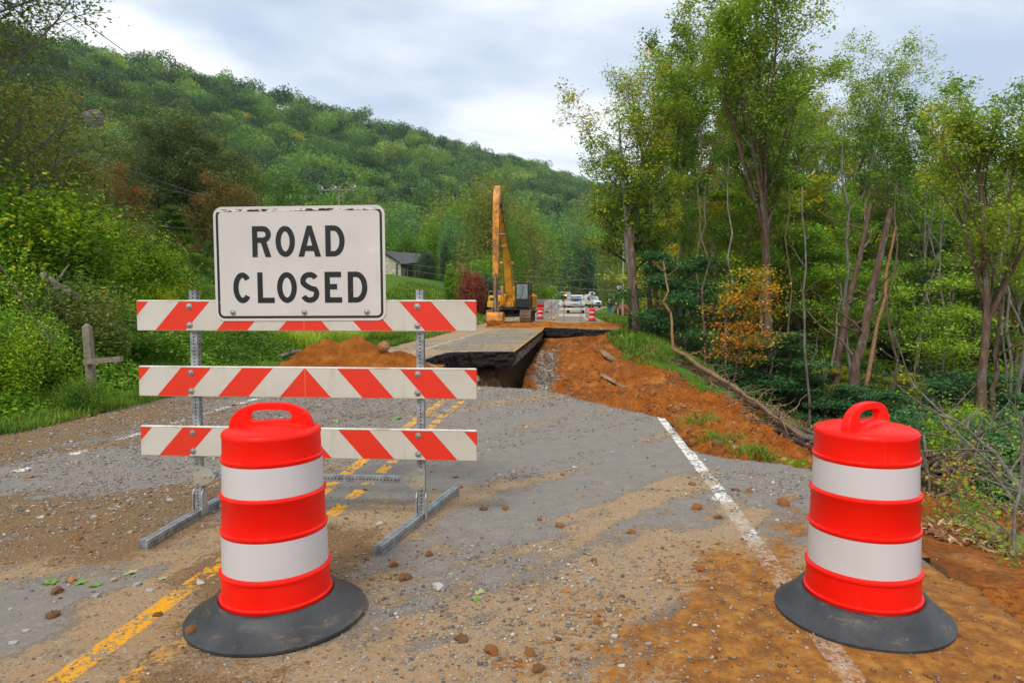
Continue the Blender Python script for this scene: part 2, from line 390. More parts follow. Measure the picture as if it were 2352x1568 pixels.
def terrain(x, y):
    """height, and masks: soil, grass, litter"""
    x = np.asarray(x, float); y = np.asarray(y, float)
    u = x - XR(y)
    # left side: shoulder, verge, lawn rising to the house, mountain behind
    s = np.clip(-u - 8.1, 0, None)
    bank = 0.20 * np.clip(s - .4, 0, 34) + 0.08 * np.clip(s - 34, 0, 100)
    lawn = 0.43 * np.clip(s, 0, 9.3) + .012 * np.clip(s - 9.3, 0, 100)
    k = sst(44, 62, y); zl = bank * (1 - k) + lawn * k
    zl = zl + (fbm(x / 3.5, y / 3.5, 2, 3) - .5) * .5 * np.clip(s / 4, 0, 1) * (1 - .9 * k)
    # right side
    r = np.clip(u - 1.2, 0, None)
    fall = -0.42 * np.clip(r - 2.2, 0, 16) - 0.02 * np.clip(r - 18, 0, 300)
    rise = 0.16 * np.clip(r - .6, 0, 9) + .05 * np.clip(r - 9, 0, 60)
    k2 = sst(74, 100, y)
    zr = fall * (1 - k2) + rise * k2
    zr = zr + (fbm(x / 5, y / 5, 3, 3) - .5) * .7 * np.clip(r / 8, 0, 1)
    zs = S(np.clip(x, -5, 26), np.clip(y, -3, 45)) + (fbm(x / 5, y / 5, 3, 3) - .5) * .5 * np.clip((r - 6) / 6, 0, 1)
    kb = sst(46, 38, y) * sst(27, 18, x) * sst(-6, -1, y)
    z = np.where(u < -5.6, zl, zs * kb + zr * (1 - kb))
    # distant slopes
    hz = hillz(x, y)
    z = np.where(hz > 0, np.maximum(z, hz + 1.5 * sst(0, 8, hz)), z)
    z = z + 0 * x
    # under the pavement
    in_hole = inpoly(x, y, HOLE)
    onroad = (u > -8.05) & (u < 1.25) & ~in_hole & (y < 240)
    edge = np.minimum(u + 8.05, 1.25 - u)
    zroad = np.where(edge < .45, -.02, -.60)
    zroad = np.where((y > 6.5) & (y < 38.5) & (u > -.5), -.6, zroad)
    # near-vertical cut under the far slab
    df = dist_line(x, y, HOLE_FAR)
    wall = -.50 - (df + np.where(y < 21.9, .5, .18)) * (2.6 + 2.5 * fbm(x * 1.1, y * 1.1, 21, 3)) + .25 * (fbm(x * 1.7, y * .8, 14, 3) - .5)
    z = np.where(in_hole & (y > 15), np.maximum(z, np.minimum(wall, -.42)), z)
    z = z - .38 * np.exp(-((x - 12.2) ** 2 + (y - 80) ** 2) / 5.0)
    z = np.where(onroad, np.minimum(zroad, np.where(u > -4, 10, 10)), z)
    z = np.where(onroad & (y > 20.5) & (y < 38.5) & (u > -5) & (df < .7) & (u < -2.8), -.6 - (.7 - df) * 2.6, z)
    # soil where the bank slid
    d_h = dist_line(x, y, HOLE + HOLE[:1])
    soil = np.where(in_hole, 1.0, 0.0)
    rim = np.interp(y, [4, 8, 12, 16, 19, 21, 24, 28, 31, 34, 37, 39], [2.2, 2.8, 3.5, 3.6, 3.2, 2.4, 1.65, .85, .5, .35, .5, 1.1])
    rim = rim + (vn(y * .9, y * 0, 31) - .5) * .9
    soil = np.where(in_hole & (u > rim), 0.0, soil)
    soil = np.maximum(soil, ((u > .4) & (u < rim) & (y > 4) & (y < 37.2)) * 1.0)
    near_r = sst(14, 9, y) * sst(9.5, 5, u) * (u > 1.0); soil = np.maximum(soil, near_r * .75)
    soil = np.where((y < 5) & (u > 1.2) & (u < 3), .9, soil)
    rough = fbm(x * 1.6, y * 1.6, 40, 5, .55) - .5
    lump = np.abs(fbm(x * 3.1, y * 3.1, 44, 4, .6) - .5)
    hole_amt = np.clip(soil, 0, 1) * sst(0.0, .6, d_h + (u > 1.3) * .3)
    gul = np.abs(fbm((x + y * .22) * 2.4, (y - x * .2) * .35, 47, 3) - .5)
    hole_amt = hole_amt * np.where(y < 6, .3, 1)
    terr = fbm(x * .55 + 3, y * .35, 55, 3) - .5
    z = z + hole_amt * ((rough * .62) - lump * .50 + gul * .75 - .20 + terr * .9 * sst(.5, 2.5, d_h))
    grass = np.where(u < -8.2, 1.0, 0.0)
    grass = np.where((u > .4) & (u < rim + np.where(y > 26, 2.8, .9)) & (y > 13) & (soil < .5), 1.0, grass)
    grass = np.where((y > 60) & (u > 1.2) & (u < 16), 1.0, grass)
    litter = ((u > 3) & (soil < .9)) * (1 - grass) * sst(75, 60, y)
    return z, soil, grass, litter

def axis(segs):
    r = [segs[0][0]]
    for a, b, d0, d1 in segs:
        n = max(1, int(round((b - a) / ((d0 + d1) / 2))))
        t = np.linspace(0, 1, n + 1)[1:]
        k = d0 / d1
        r += list(a + (b - a) * (t if abs(k - 1) < .01 else (d0 * t + (d1 - d0) * t * t / 2) / ((d0 + d1) / 2)))
    return np.array(r)

# ------------------------------------------------------------------ ground materials
def mat_ground():
    t = NT('ground'); o = t.tc.outputs['Object']
    m = t.seprgb(t.attr('mask', 'Color'))
    br = t.noise(9, 5, .6)
    soil_f = t.ramp(t.math('ADD', m[0], t.math('MULTIPLY', t.math('SUBTRACT', br, .5), .7)), [(.42, 0.0), (.56, 1.0)])
    grass_f = t.ramp(t.math('ADD', m[1], t.math('MULTIPLY', t.math('SUBTRACT', br, .5), .7)), [(.42, 0.0), (.6, 1.0)])
    rock_f = t.ramp(t.math('ADD', m[2], t.math('MULTIPLY', t.math('SUBTRACT', t.noise(5, 6, .7), .5), .9)), [(.42, 0.0), (.55, 1.0)])
    sn = t.noise(1.3, 9, .68)
    soil = t.ramp(sn, [(.28, (.13, .036, .006)), (.45, (.33, .092, .009)), (.58, (.44, .138, .016)), (.72, (.47, .20, .045))])
    soil = t.mix(t.ramp(t.noise(22, 6, .75), [(.38, 1.0), (.52, 0.0)]), soil, (.13, .035, .006))
    soil = t.mix(t.ramp(t.noise(.55, 5, .65, dist=1), [(.50, 0.0), (.62, .7)]), soil, (.17, .060, .018))
    soil = t.mix(t.ramp(t.noise(1.1, 6, .7, dist=.5), [(.58, 0.0), (.68, .6)]), soil, (.50, .27, .10))
    gv = t.voro(16, feat='F1', out='Color')
    rock = t.mix(t.seprgb(gv)[0], (.12, .085, .06), (.44, .38, .31))
    rock = t.mix(t.ramp(t.noise(3, 5), [(.4, 0.0), (.6, .8)]), rock, (.05, .045, .042))
    gn = t.noise(2.2, 8, .7); g2 = t.noise(.25, 3, .5)
    grs = t.ramp(gn, [(.3, (.028, .070, .006)), (.5, (.065, .155, .009)), (.7, (.13, .24, .015))])
    grs = t.mix(t.ramp(g2, [(.4, 0.0), (.62, .5)]), grs, (.11, .22, .01))
    grs = t.mix(t.ramp(t.noise(40, 3, .7), [(.45, .0), (.6, .5)]), grs, (.03, .08, .008))
    lt = t.ramp(t.noise(7, 7, .75), [(.33, (.018, .012, .007)), (.48, (.06, .032, .014)), (.6, (.12, .065, .022)), (.75, (.045, .06, .015))])
    c = t.mix(grass_f, lt, grs)
    c = t.mix(soil_f, c, soil)
    c = t.mix(rock_f, c, rock)
    h = t.math('ADD', t.noise(6, 8, .7), t.math('MULTIPLY', t.noise(45, 5, .7), .35))
    t.bump(h, .9, .06)
    return t.done(c, .9, 0, .15)
M_GROUND = mat_ground()

_u = axis([(-420, -120, 22, 12), (-120, -40, 8, 3), (-40, -9, 1.6, .4), (-9, -4.8, .3, .12), (-4.8, 4.6, .085, .085), (4.6, 9, .1, .25), (9, 40, .6, 2.5), (40, 420, 8, 24)])
_y = axis([(-40, 1, 3, .5), (1, 6, .2, .09), (6, 14, .085, .085), (14, 42, .085, .13), (42, 80, .4, 1.6), (80, 200, 2.5, 5), (200, 820, 7, 18), (820, 1400, 30, 60)])
UU, YY = np.meshgrid(_u, _y); XX = UU + XR(YY)
ZZ, SO, GR, LI = terrain(XX, YY)
nu, ny = len(_u), len(_y)
# roots of gravel sub-base visible under the slab edge
DF = dist_line(XX, YY, HOLE_FAR)
RK = np.where(inpoly(XX, YY, HOLE) & (DF < 1.5) & (YY > 21.3) & (YY < 33), np.clip(.95 - np.abs(DF - .75) * .9 - np.abs(YY - 25) * .05 - .5 * (fbm(XX * 1.5, YY * 1.5, 77, 3) - .3), 0, 1), 0)
i = np.arange(nu * ny).reshape(ny, nu)
Fg = np.stack([i[:-1, :-1], i[:-1, 1:], i[1:, 1:], i[1:, :-1]], -1).reshape(-1, 4)
mask = np.stack([SO, GR, RK, np.ones_like(SO)], -1).reshape(-1, 4)
g_me = np_mesh('ground', np.stack([XX, YY, ZZ], -1).reshape(-1, 3), Fg, M_GROUND, colattr={'mask': mask}, smooth=True)
ground = tag(link('ground', g_me), kind='structure')
from bisect import bisect_right
def TZ(x, y):                     # height of the built ground at a point
    ui = x - float(XR(y)); a = min(max(bisect_right(_u, ui) - 1, 0), nu - 2); b = min(max(bisect_right(_y, y) - 1, 0), ny - 2)
    fx = (ui - _u[a]) / (_u[a + 1] - _u[a]); fy = (y - _y[b]) / (_y[b + 1] - _y[b])
    fx = min(max(fx, 0), 1); fy = min(max(fy, 0), 1)
    return float((ZZ[b, a] * (1 - fx) + ZZ[b, a + 1] * fx) * (1 - fy) + (ZZ[b + 1, a] * (1 - fx) + ZZ[b + 1, a + 1] * fx) * fy)
def TZv(x, y):
    ui = x - XR(y); a = np.clip(np.searchsorted(_u, ui, 'right') - 1, 0, nu - 2); b = np.clip(np.searchsorted(_y, y, 'right') - 1, 0, ny - 2)
    fx = np.clip((ui - _u[a]) / (_u[a + 1] - _u[a]), 0, 1); fy = np.clip((y - _y[b]) / (_y[b + 1] - _y[b]), 0, 1)
    return (ZZ[b, a] * (1 - fx) + ZZ[b, a + 1] * fx) * (1 - fy) + (ZZ[b + 1, a] * (1 - fx) + ZZ[b + 1, a + 1] * fx) * fy

# ------------------------------------------------------------------ the road
BANDS = [[(G(*p).x, G(*p).y) for p in l] for l in ([(1100, 1012), (1250, 985), (1400, 955), (1490, 930)], [(1100, 965), (1250, 935), (1330, 915)], [(1120, 1110), (1280, 1062), (1360, 1040)], [(1000, 1060), (1150, 1022), (1300, 1000), (1480, 960)],
         [(1600, 1100), (1700, 1085), (1860, 1100)], [(1560, 1135), (1680, 1125), (1840, 1135)], [(1110, 905), (1200, 898), (1270, 902)], [(1120, 930), (1240, 915)])]
BW = [.9, .9, .7, .8, 1.0, .9, .8, .6]
def road_masks(x, y):
    """sand: tan dust; mud: orange clay; dirt: brown soil; grav: how much gravel lies about (x, y on the road)"""
    u = x - XR(y)
    p = x * .75 - y * .66; q = x * .66 + y * .75
    streak = fbm(p * 2.6, q * .38, 61, 4, .55); patch = fbm(x * .75, y * .75, 62, 5, .55); fine = fbm(x * 4, y * 4, 63, 4, .6)
    left = sst(-2.7, -3.9, u)
    near = sst(5.6, 3.6, y)
    base_s = .10
    # tan sand: strong near the camera and right, streaked further out
    sand = .50 * near + .30 * sst(8, 4.5, y) + (streak - .5) * 2.3 + (patch - .5) * 1.0 + (fine - .5) * .7 + .13
    sand = sand - .45 * sst(-3.2, -3.8, u) * sst(4.2, 3.2, y)
    sand = np.where(y > 12.5, (patch - .5) * 2.4 + (fine - .5) * 1.2 + .48 + .35 * sst(-6.0, -6.6, u) + .3 * sst(34, 40, y) * sst(60, 50, y), sand)
    # clean grey area
    cl = np.exp(-(((u + 1.2) / 1.5) ** 2 + ((y - 7.9) / 2.1) ** 2))
    sand = sand - .35 * cl
    # orange clay: right and bottom
    mud = .95 * np.exp(-(((x - 2.2) / 1.4) ** 2 + ((y - 3.0) / 1.35) ** 2)) + .55 * np.exp(-(((x - 1.0) / .8) ** 2 + ((y - 2.9) / .5) ** 2)) + (patch - .5) * 1.4 + (fine - .5) * .7 - .04
    mud = mud + .5 * sst(.6, 1.3, u) * sst(5.6, 4.6, y) + .9 * sst(37.3, 38.0, y) * sst(44.0, 42.3, y) * sst(-4.3, -2.8, u)
    # brown soil: the left lane and the strip at the yellow lines
    dirt = .36 * sst(-3.3, -4.1, u) * sst(14, 9, y) * sst(3.2, 4.2, y) + .75 * np.exp(-(((u + 2.75) / .62) ** 2)) * sst(4.9, 4.0, y) + .62 * np.exp(-(((u + 5.1) / 1.4) ** 2 + ((y - 4.7) / 1.0) ** 2)) + .6 * sst(-6.2, -7.2, u) * sst(16, 12, y)
    dirt = dirt + (streak - .5) * 1.1 + (patch - .5) * 1.2 - .02
    grav = .85 * np.exp(-(((u + 4.9) / 1.6) ** 2 + ((y - 7.6) / 3.1) ** 2)) + .75 * np.exp(-(((u + 4.4) / 2.1) ** 2 + ((y - 11.5) / 2.5) ** 2)) + 1.0 * np.exp(-(((u + 1.5) / 1.1) ** 2 + ((y - 3.5) / .9) ** 2)) \
        + .7 * np.exp(-(((u + 1.2) / 1.8) ** 2 + ((y - 11.2) / 1.2) ** 2)) + .55 * np.exp(-(((u - .7) / .55) ** 2 + ((y - 5.7) / .55) ** 2)) + .4 * sst(-5.6, -6.6, u) * sst(16, 12, y)
    for k_, b_ in enumerate(BANDS): grav = grav + BW[k_] * np.exp(-(dist_line(x, y, b_) / .13) ** 2) * (.4 + fine)
    grav = np.clip(grav * (.35 + 1.6 * np.clip(fine, 0, 1) * (.3 + streak)), 0, 1) + np.clip((streak - .62) * 3.2, 0, .6) * sst(4, 5, y) * sst(14, 12, y)
    grav = np.clip(grav + .35 * sst(-3.4, -4.2, u) * np.clip((fine - .35) * 2.2, 0, 1) * sst(3.2, 4.2, y), 0, 1) * (y < 16)
    return np.clip(sand, 0, 1), np.clip(mud, 0, 1), np.clip(dirt, 0, 1), np.clip(grav, 0, 1)

def mat_road():
    t = NT('road_surface'); uv = t.sepxyz(t.tc.outputs['UV']); U, V = uv[0], uv[1]
    m = t.seprgb(t.attr('dirt', 'Color'))
    fine = t.noise(260, 3, .6); mid = t.noise(26, 5, .65); big = t.noise(1.2, 5, .6)
    asp = t.ramp(t.noise(330, 2, .6), [(.30, (.085, .076, .068)), (.5, (.195, .176, .157)), (.66, (.39, .35, .31))])
    asp = t.mix(t.ramp(big, [(.35, 0.0), (.65, .45)]), asp, (.20, .19, .18))
    asp = t.mix(t.ramp(t.voro(95, feat='F1'), [(.04, .6), (.16, 0.0)]), asp, (.30, .28, .26))
    asp = t.mix(t.math('MULTIPLY', t.ramp(t.noise(7, 8, .8), [(.48, 0.0), (.60, .55)]), t.ramp(t.noise(70, 4, .8), [(.42, .2), (.6, 1.0)])), asp, (.40, .30, .19))
    ck = t.ramp(t.voro(1.15, vec=t.mapv((1, .45, 1)), feat='DISTANCE_TO_EDGE'), [(.0, .5), (.006, 0.0)])
    asp = t.mix(t.math('MULTIPLY', ck, t.ramp(t.noise(1.6, 3), [(.60, 0.0), (.66, 1.0)])), asp, (.03, .028, .026))
    # painted lines, worn
    wear = t.ramp(t.math('ADD', t.math('MULTIPLY', t.noise(38, 6, .7), .6), t.math('MULTIPLY', t.noise(7, 4, .6), .4)), [(.47, 1.0), (.495, 0.0)])
    def line(u0, w, wob=.012):
        d = t.math('ABSOLUTE', t.math('SUBTRACT', t.math('ADD', U, t.math('MULTIPLY', t.math('SUBTRACT', t.noise(11, 4, .7), .5), wob * 3)), u0))
        return t.math('LESS_THAN', d, w / 2)
    wht = t.math('MAXIMUM', line(0.0, .115), t.math('MULTIPLY', line(-6.32, .11), t.math('MAXIMUM', t.math('GREATER_THAN', V, 19), t.ramp(t.noise(1.9, 5, .7), [(.47, 0.0), (.52, 1.0)]))))
    yel = t.math('MAXIMUM', line(-3.265, .115), line(-2.965, .105))
    # traffic scrubbed the right yellow line into short dashes
    dash = t.math('MODULO', t.math('ADD', V, t.math('MULTIPLY', U, .6)), .42)
    dash = t.math('GREATER_THAN', t.math('ADD', dash, t.math('MULTIPLY', t.noise(3, 3), .22)), .25)
    keep = t.math('MAXIMUM', dash, t.math('MAXIMUM', t.math('LESS_THAN', U, -3.2), t.math('GREATER_THAN', V, 15)))
    keep = t.math('MAXIMUM', keep, t.math('LESS_THAN', V, 3.4))
    yel = t.math('MULTIPLY', yel, keep)
    lost = t.math('MULTIPLY', t.math('MULTIPLY', t.math('GREATER_THAN', U, -3.1), t.math('LESS_THAN', V, 4.3)), t.ramp(t.noise(2.4, 5, .65), [(.50, 1.0), (.56, 0.0)]))
    yel = t.math('MULTIPLY', yel, t.math('SUBTRACT', 1.0, lost))
    br = t.math('ADD', t.math('MULTIPLY', t.noise(34, 7, .75), .6), t.math('MULTIPLY', t.noise(5.5, 7, .7), .4))
    def cover(ch, k=2.0, lo=.44, hi=.60): return t.ramp(t.math('ADD', ch, t.math('MULTIPLY', t.math('SUBTRACT', br, .5), k)), [(lo, 0.0), (hi, 1.0)])
    c = asp
    sandf = cover(m[0]); mudf = cover(m[1]); dirtf = cover(m[2])
    sn = t.noise(300, 3, .7)
    sand = t.ramp(sn, [(.3, (.27, .165, .075)), (.5, (.44, .29, .15)), (.7, (.62, .46, .29))])
    sand = t.mix(t.ramp(mid, [(.4, .0), (.62, .5)]), sand, (.30, .19, .095))
    sand = t.mix(t.ramp(t.noise(2.6, 5, .6), [(.5, .0), (.66, .5)]), sand, (.42, .24, .075))
    mud = t.ramp(t.noise(9, 8, .75), [(.3, (.16, .062, .013)), (.48, (.32, .125, .022)), (.6, (.46, .205, .035)), (.75, (.52, .31, .10))])
    brn = t.ramp(t.noise(120, 4, .7), [(.35, (.11, .062, .026)), (.5, (.22, .130, .058)), (.66, (.36, .235, .12))])
    grey = t.voro(58, out='Color'); grc = t.ramp(t.seprgb(grey)[0], [(0, (.14, .12, .10)), (.5, (.27, .24, .20)), (1, (.50, .46, .40))])
    peb = t.ramp(t.voro(58), [(.30, 1.0), (.42, 0.0)])
    c = t.mix(t.math('MULTIPLY', sandf, t.ramp(mid, [(.30, .68), (.6, 1.0)])), c, sand)
    c = t.mix(t.math('MULTIPLY', t.math('MULTIPLY', peb, t.math('GREATER_THAN', t.seprgb(grey)[1], .52)), t.ramp(m[0], [(.15, .0), (.6, .9)])), c, grc)
    c = t.mix(dirtf, c, brn)
    c = t.mix(mudf, c, mud)
    scrub = t.math('SUBTRACT', 1.0, t.math('MAXIMUM', t.math('MULTIPLY', dirtf, t.ramp(t.noise(9, 5, .7), [(.46, .1), (.56, 1.0)])), wear))
    c = t.mix(t.math('MULTIPLY', wht, t.math('MULTIPLY', scrub, t.math('SUBTRACT', 1.0, t.math('MULTIPLY', t.math('MAXIMUM', sandf, mudf), t.ramp(t.noise(14, 6, .75), [(.4, .45), (.58, .92)]))))), c, (.78, .76, .70))
    c = t.mix(t.math('MULTIPLY', yel, scrub), c, (.86, .40, .012))
    t.bump(t.math('ADD', t.math('MULTIPLY', fine, .4), t.math('MULTIPLY', t.noise(60, 6, .75), t.math('ADD', t.math('MAXIMUM', sandf, t.math('MAXIMUM', mudf, dirtf)), .2))), .8, .012)
    return t.done(c, t.math('SUBTRACT', .86, t.math('MULTIPLY', t.math('MULTIPLY', mudf, t.ramp(t.noise(2.2, 4), [(.5, 0.0), (.64, 1.0)])), .25)), 0, .28)
M_ROAD = mat_road()
def mat_cut():
    t = NT('broken_asphalt'); z = t.sepxyz(t.tc.outputs['Object'])[2]
    c = t.ramp(t.noise(9, 8, .75), [(.35, (.004, .004, .005)), (.52, (.014, .013, .013)), (.68, (.06, .052, .045)), (.8, (.15, .11, .08))])
    lay = t.noise(1.0, 4, .6, vec=t.mapv((1.2, 1.2, 26)))
    c = t.mix(t.ramp(lay, [(.56, 0.0), (.66, .5)]), c, (.035, .034, .034))
    t.bump(t.math('ADD', t.noise(30, 6, .8), lay), 1, .04)
    return t.done(c, .6, 0, .35)
M_CUT = mat_cut()

M_BASE = simple('gravel_road_base', (.20, .165, .125), .9, var=.55, scale=14, bump=.8, dirt=(.05, .045, .04), dirt_amt=.5)
ru = np.r_[np.arange(-8.0, 1.251, .06)]
ry = [-4.0]
while ry[-1] < 236: ry.append(ry[-1] + (.25 if ry[-1] < 1.8 else min(max(.05, .05 + (ry[-1] - 5) * .007), 6)))
ry = np.array(ry)
RU, RY = np.meshgrid(ru, ry); RX = RU + XR(RY)
edge_n = (fbm(RX * 2.2, RY * 2.2, 88, 5, .6) - .5) * .55 * np.where(RY < 17.5, 1, .35)
edge_x = (fbm(RX * 1.6 + 9, RY * 1.6, 89, 5, .6) - .5) * .10 * (RY > 21.5)
hole = inpoly(RX + edge_x, RY + edge_n, HOLE)
# ragged outer edges of the pavement
ragl = -7.85 + (fbm(RY * .9, RY * 0, 91, 4) - .5) * .5; ragr = 1.05 + (fbm(RY * 1.3, RY * 0, 93, 4) - .5) * .35
ragr = np.where(RY > 36, 1.15, ragr)
out = (RU < ragl) | (RU > ragr)
gone = hole | out
sand, mud, dirt, grav = road_masks(RX, RY)
rel = np.zeros_like(RX)
rel += dirt * .012 * fbm(RX * 14, RY * 14, 71, 3) + mud * .014 * fbm(RX * 9, RY * 9, 72, 4) + sand * .005 * fbm(RX * 12, RY * 12, 73, 3)
rel *= (RY < 16)
hump = np.clip(sst(37.9, 38.8, RY) * sst(42.6, 41.2, RY) * sst(-4.4, -2.2, RU), 0, 1)
rel += hump * (.03 + .18 * np.clip(fbm(RX * 1.3, RY * 1.3, 75, 4) - .3, 0, 1))
n0, n1_ = RU.shape
idx = np.arange(n0 * n1_).reshape(n0, n1_)
bad = (gone[:-1, :-1] | gone[:-1, 1:] | gone[1:, 1:] | gone[1:, :-1])
Fr = np.stack([idx[:-1, :-1], idx[:-1, 1:], idx[1:, 1:], idx[1:, :-1]], -1)[~bad].reshape(-1, 4)
PZ = rel
Vr = np.stack([RX, RY, PZ], -1).reshape(-1, 3)
# skirt: every open edge gets a torn vertical face
e_all = np.concatenate([Fr[:, [0, 1]], Fr[:, [1, 2]], Fr[:, [2, 3]], Fr[:, [3, 0]]])
key = np.sort(e_all, 1); key = key[:, 0].astype(np.int64) * (n0 * n1_) + key[:, 1]
uq, inv, cnt = np.unique(key, return_inverse=True, return_counts=True)
be = e_all[cnt[inv] == 1]
bv = np.unique(be); layers = 6; nb = len(bv); pos = {int(v): k for k, v in enumerate(bv)}
bx, by = Vr[bv, 0], Vr[bv, 1]; inside = (by > 5.4) & (by < 41) & (bx - XR(by) > -6)
dep = np.where(inside, np.where(by < 18, .20, .50), .06)
farf = (by > 18)
cx_, cy_ = 1.0, 17.0
extra = []
for L in range(1, layers + 1):
    f = L / layers
    jx = (fbm(bx * 5 + L * 7, by * 5, 95, 3) - .5) * .20 * inside; jy = (fbm(bx * 5, by * 5 + L * 9, 96, 3) - .5) * .20 * inside
    off = np.where(farf, .10 * f, .0) * inside
    extra.append(np.stack([bx + jx - off * np.where(bx - XR(by) > -3.4, 1, 0), by + jy + off * (by < 21.6), Vr[bv, 2] - dep * f + (fbm(bx * 3, by * 3, 97, 2) - .5) * .08 * f * inside], -1))
V2 = np.concatenate([Vr] + extra); base = len(Vr)
sk = []
pb = np.vectorize(pos.get)(be)
prev0, prev1 = be[:, 0], be[:, 1]
for L in range(layers):
    a0 = base + L * nb + pb[:, 0]; a1 = base + L * nb + pb[:, 1]
    sk.append(np.stack([prev1, prev0, a0, a1], -1)); prev0, prev1 = a0, a1
sk = np.concatenate(sk)
side = (V2[be[:, 0], 1] > 21.6) & (V2[be[:, 0], 1] < 38.3) & (V2[be[:, 0], 0] - XR(V2[be[:, 0], 1]) < -2.2)
smat = np.concatenate([np.where(side & (L >= 2), 2, 1) for L in range(layers)])
used = np.zeros(len(V2), bool); FF = np.concatenate([Fr, sk]); used[FF.ravel()] = True
rm = np.cumsum(used) - 1
dcol = np.stack([sand, mud, dirt, np.ones_like(sand)], -1).reshape(-1, 4)
dcol = np.concatenate([dcol] + [dcol[bv]] * layers)
uvr = np.stack([RU, RY], -1).reshape(-1, 2); uvr = np.concatenate([uvr] + [uvr[bv]] * layers)
r_me = np_mesh('road', V2[used], rm[FF], [M_ROAD, M_CUT, M_BASE], colattr={'dirt': dcol[used]}, uv=uvr[used], midx=np.r_[np.zeros(len(Fr), int), smat])
sm = np.r_[np.ones(len(Fr), bool), np.zeros(len(sk), bool)]; r_me.polygons.foreach_set('use_smooth', sm)
road = tag(link('road', r_me), kind='structure')
# ------------------------------------------------------------------ shared materials
def mat_orange():
    t = NT('orange_plastic'); z = t.sepxyz(t.tc.outputs['Object'])[2]
    c = t.ramp(t.noise(2.5, 4, .6), [(.3, (.86, .006, .001)), (.7, (.95, .010, .002))])
    c = t.mix(t.ramp(t.noise(1, 6, .7, vec=t.mapv((26, 26, 3))), [(.60, 0.0), (.70, .35)]), c, (.62, .07, .03))
    low = t.ramp(z, [(.10, .045), (.40, 0.0)])
    c = t.mix(t.ramp(t.math('ADD', t.noise(55, 6, .8), low), [(.67, 0.0), (.73, .6)]), c, (.42, .17, .06))
    c = t.mix(t.ramp(t.noise(1, 4, .8, vec=t.mapv((3, 3, 90))), [(.68, 0.0), (.72, .4)]), c, (.95, .30, .16))
    return t.done(c, t.ramp(t.noise(9, 5, .7), [(.3, .34), (.7, .50)]), 0, .22)
M_ORANGE = mat_orange()
def mat_sheeting(name, col, rough=.32, dirtc=(.36, .30, .22), amt=.25):
    t = NT(name); g = t.noise(420, 2); n = t.noise(1.7, 6, .6)
    c = t.mix(t.ramp(n, [(.45, 0.0), (.75, amt)]), col, dirtc)
    c = t.mix(t.ramp(t.noise(14, 8, .8), [(.66, 0.0), (.74, .6)]), c, dirtc)
    s = t.noise(1.0, 5, .7, vec=t.mapv((60, 60, 2.5)))
    c = t.mix(t.ramp(s, [(.62, 0.0), (.74, .22)]), c, (.55, .5, .42))
    t.bump(g, .15, .001)
    return t.done(c, rough, 0, .5)
M_ORANGE.node_tree.nodes['Principled BSDF'].inputs['Specular IOR Level'].default_value = .22
M_BAND = mat_sheeting('white_sheeting', (.57, .54, .55), .3, (.42, .36, .30), .45)
def mat_rubber():
    t = NT('tyre_rubber'); n = t.noise(5, 8, .7)
    c = t.ramp(n, [(.35, (.018, .020, .023)), (.6, (.045, .048, .052))])
    c = t.mix(t.ramp(t.noise(3.2, 7, .75, vec=t.mapv((1, 1, 5))), [(.56, 0.0), (.68, .55)]), c, (.24, .165, .09))
    c = t.mix(t.ramp(t.noise(17, 5, .8), [(.64, 0.0), (.70, .75)]), c, (.36, .25, .13))
    t.bump(t.noise(30, 5, .7), .35, .006)
    return t.done(c, t.ramp(n, [(.3, .34), (.7, .55)]), 0, .5)
M_RUBBER = mat_rubber()
def mat_galv():
    t = NT('galvanised_perforated_steel'); uv = t.sepxyz(t.tc.outputs['UV'])
    fz = t.math('SUBTRACT', t.math('FRACT', t.math('DIVIDE', uv[0], .0254)), .5)
    a = t.math('MULTIPLY', fz, .0254)
    d = t.math('SQRT', t.math('ADD', t.math('MULTIPLY', a, a), t.math('MULTIPLY', uv[1], uv[1])))
    hole = t.math('LESS_THAN', d, .0054)
    n = t.noise(22, 5, .6)
    c = t.ramp(n, [(.35, (.20, .215, .225)), (.65, (.42, .44, .45))])
    c = t.mix(t.ramp(t.noise(5, 6, .7), [(.58, 0.0), (.72, .35)]), c, (.30, .26, .19))
    c = t.mix(hole, c, (.006, .006, .007))
    return t.done(c, t.mix(hole, t.ramp(n, [(.3, .35), (.7, .5)]), (.9, .9, .9)), t.math('MULTIPLY', t.math('SUBTRACT', 1.0, hole), .55), .4)
M_GALV = mat_galv()
M_STEEL = simple('dull_steel', (.36, .36, .35), .4, .75, .2, 12, dirt=(.25, .18, .1), dirt_amt=.15)
M_BRACKET = simple('zinc_bracket', (.50, .50, .42), .35, .6, .2, 9, dirt=(.50, .22, .08), dirt_amt=.18)
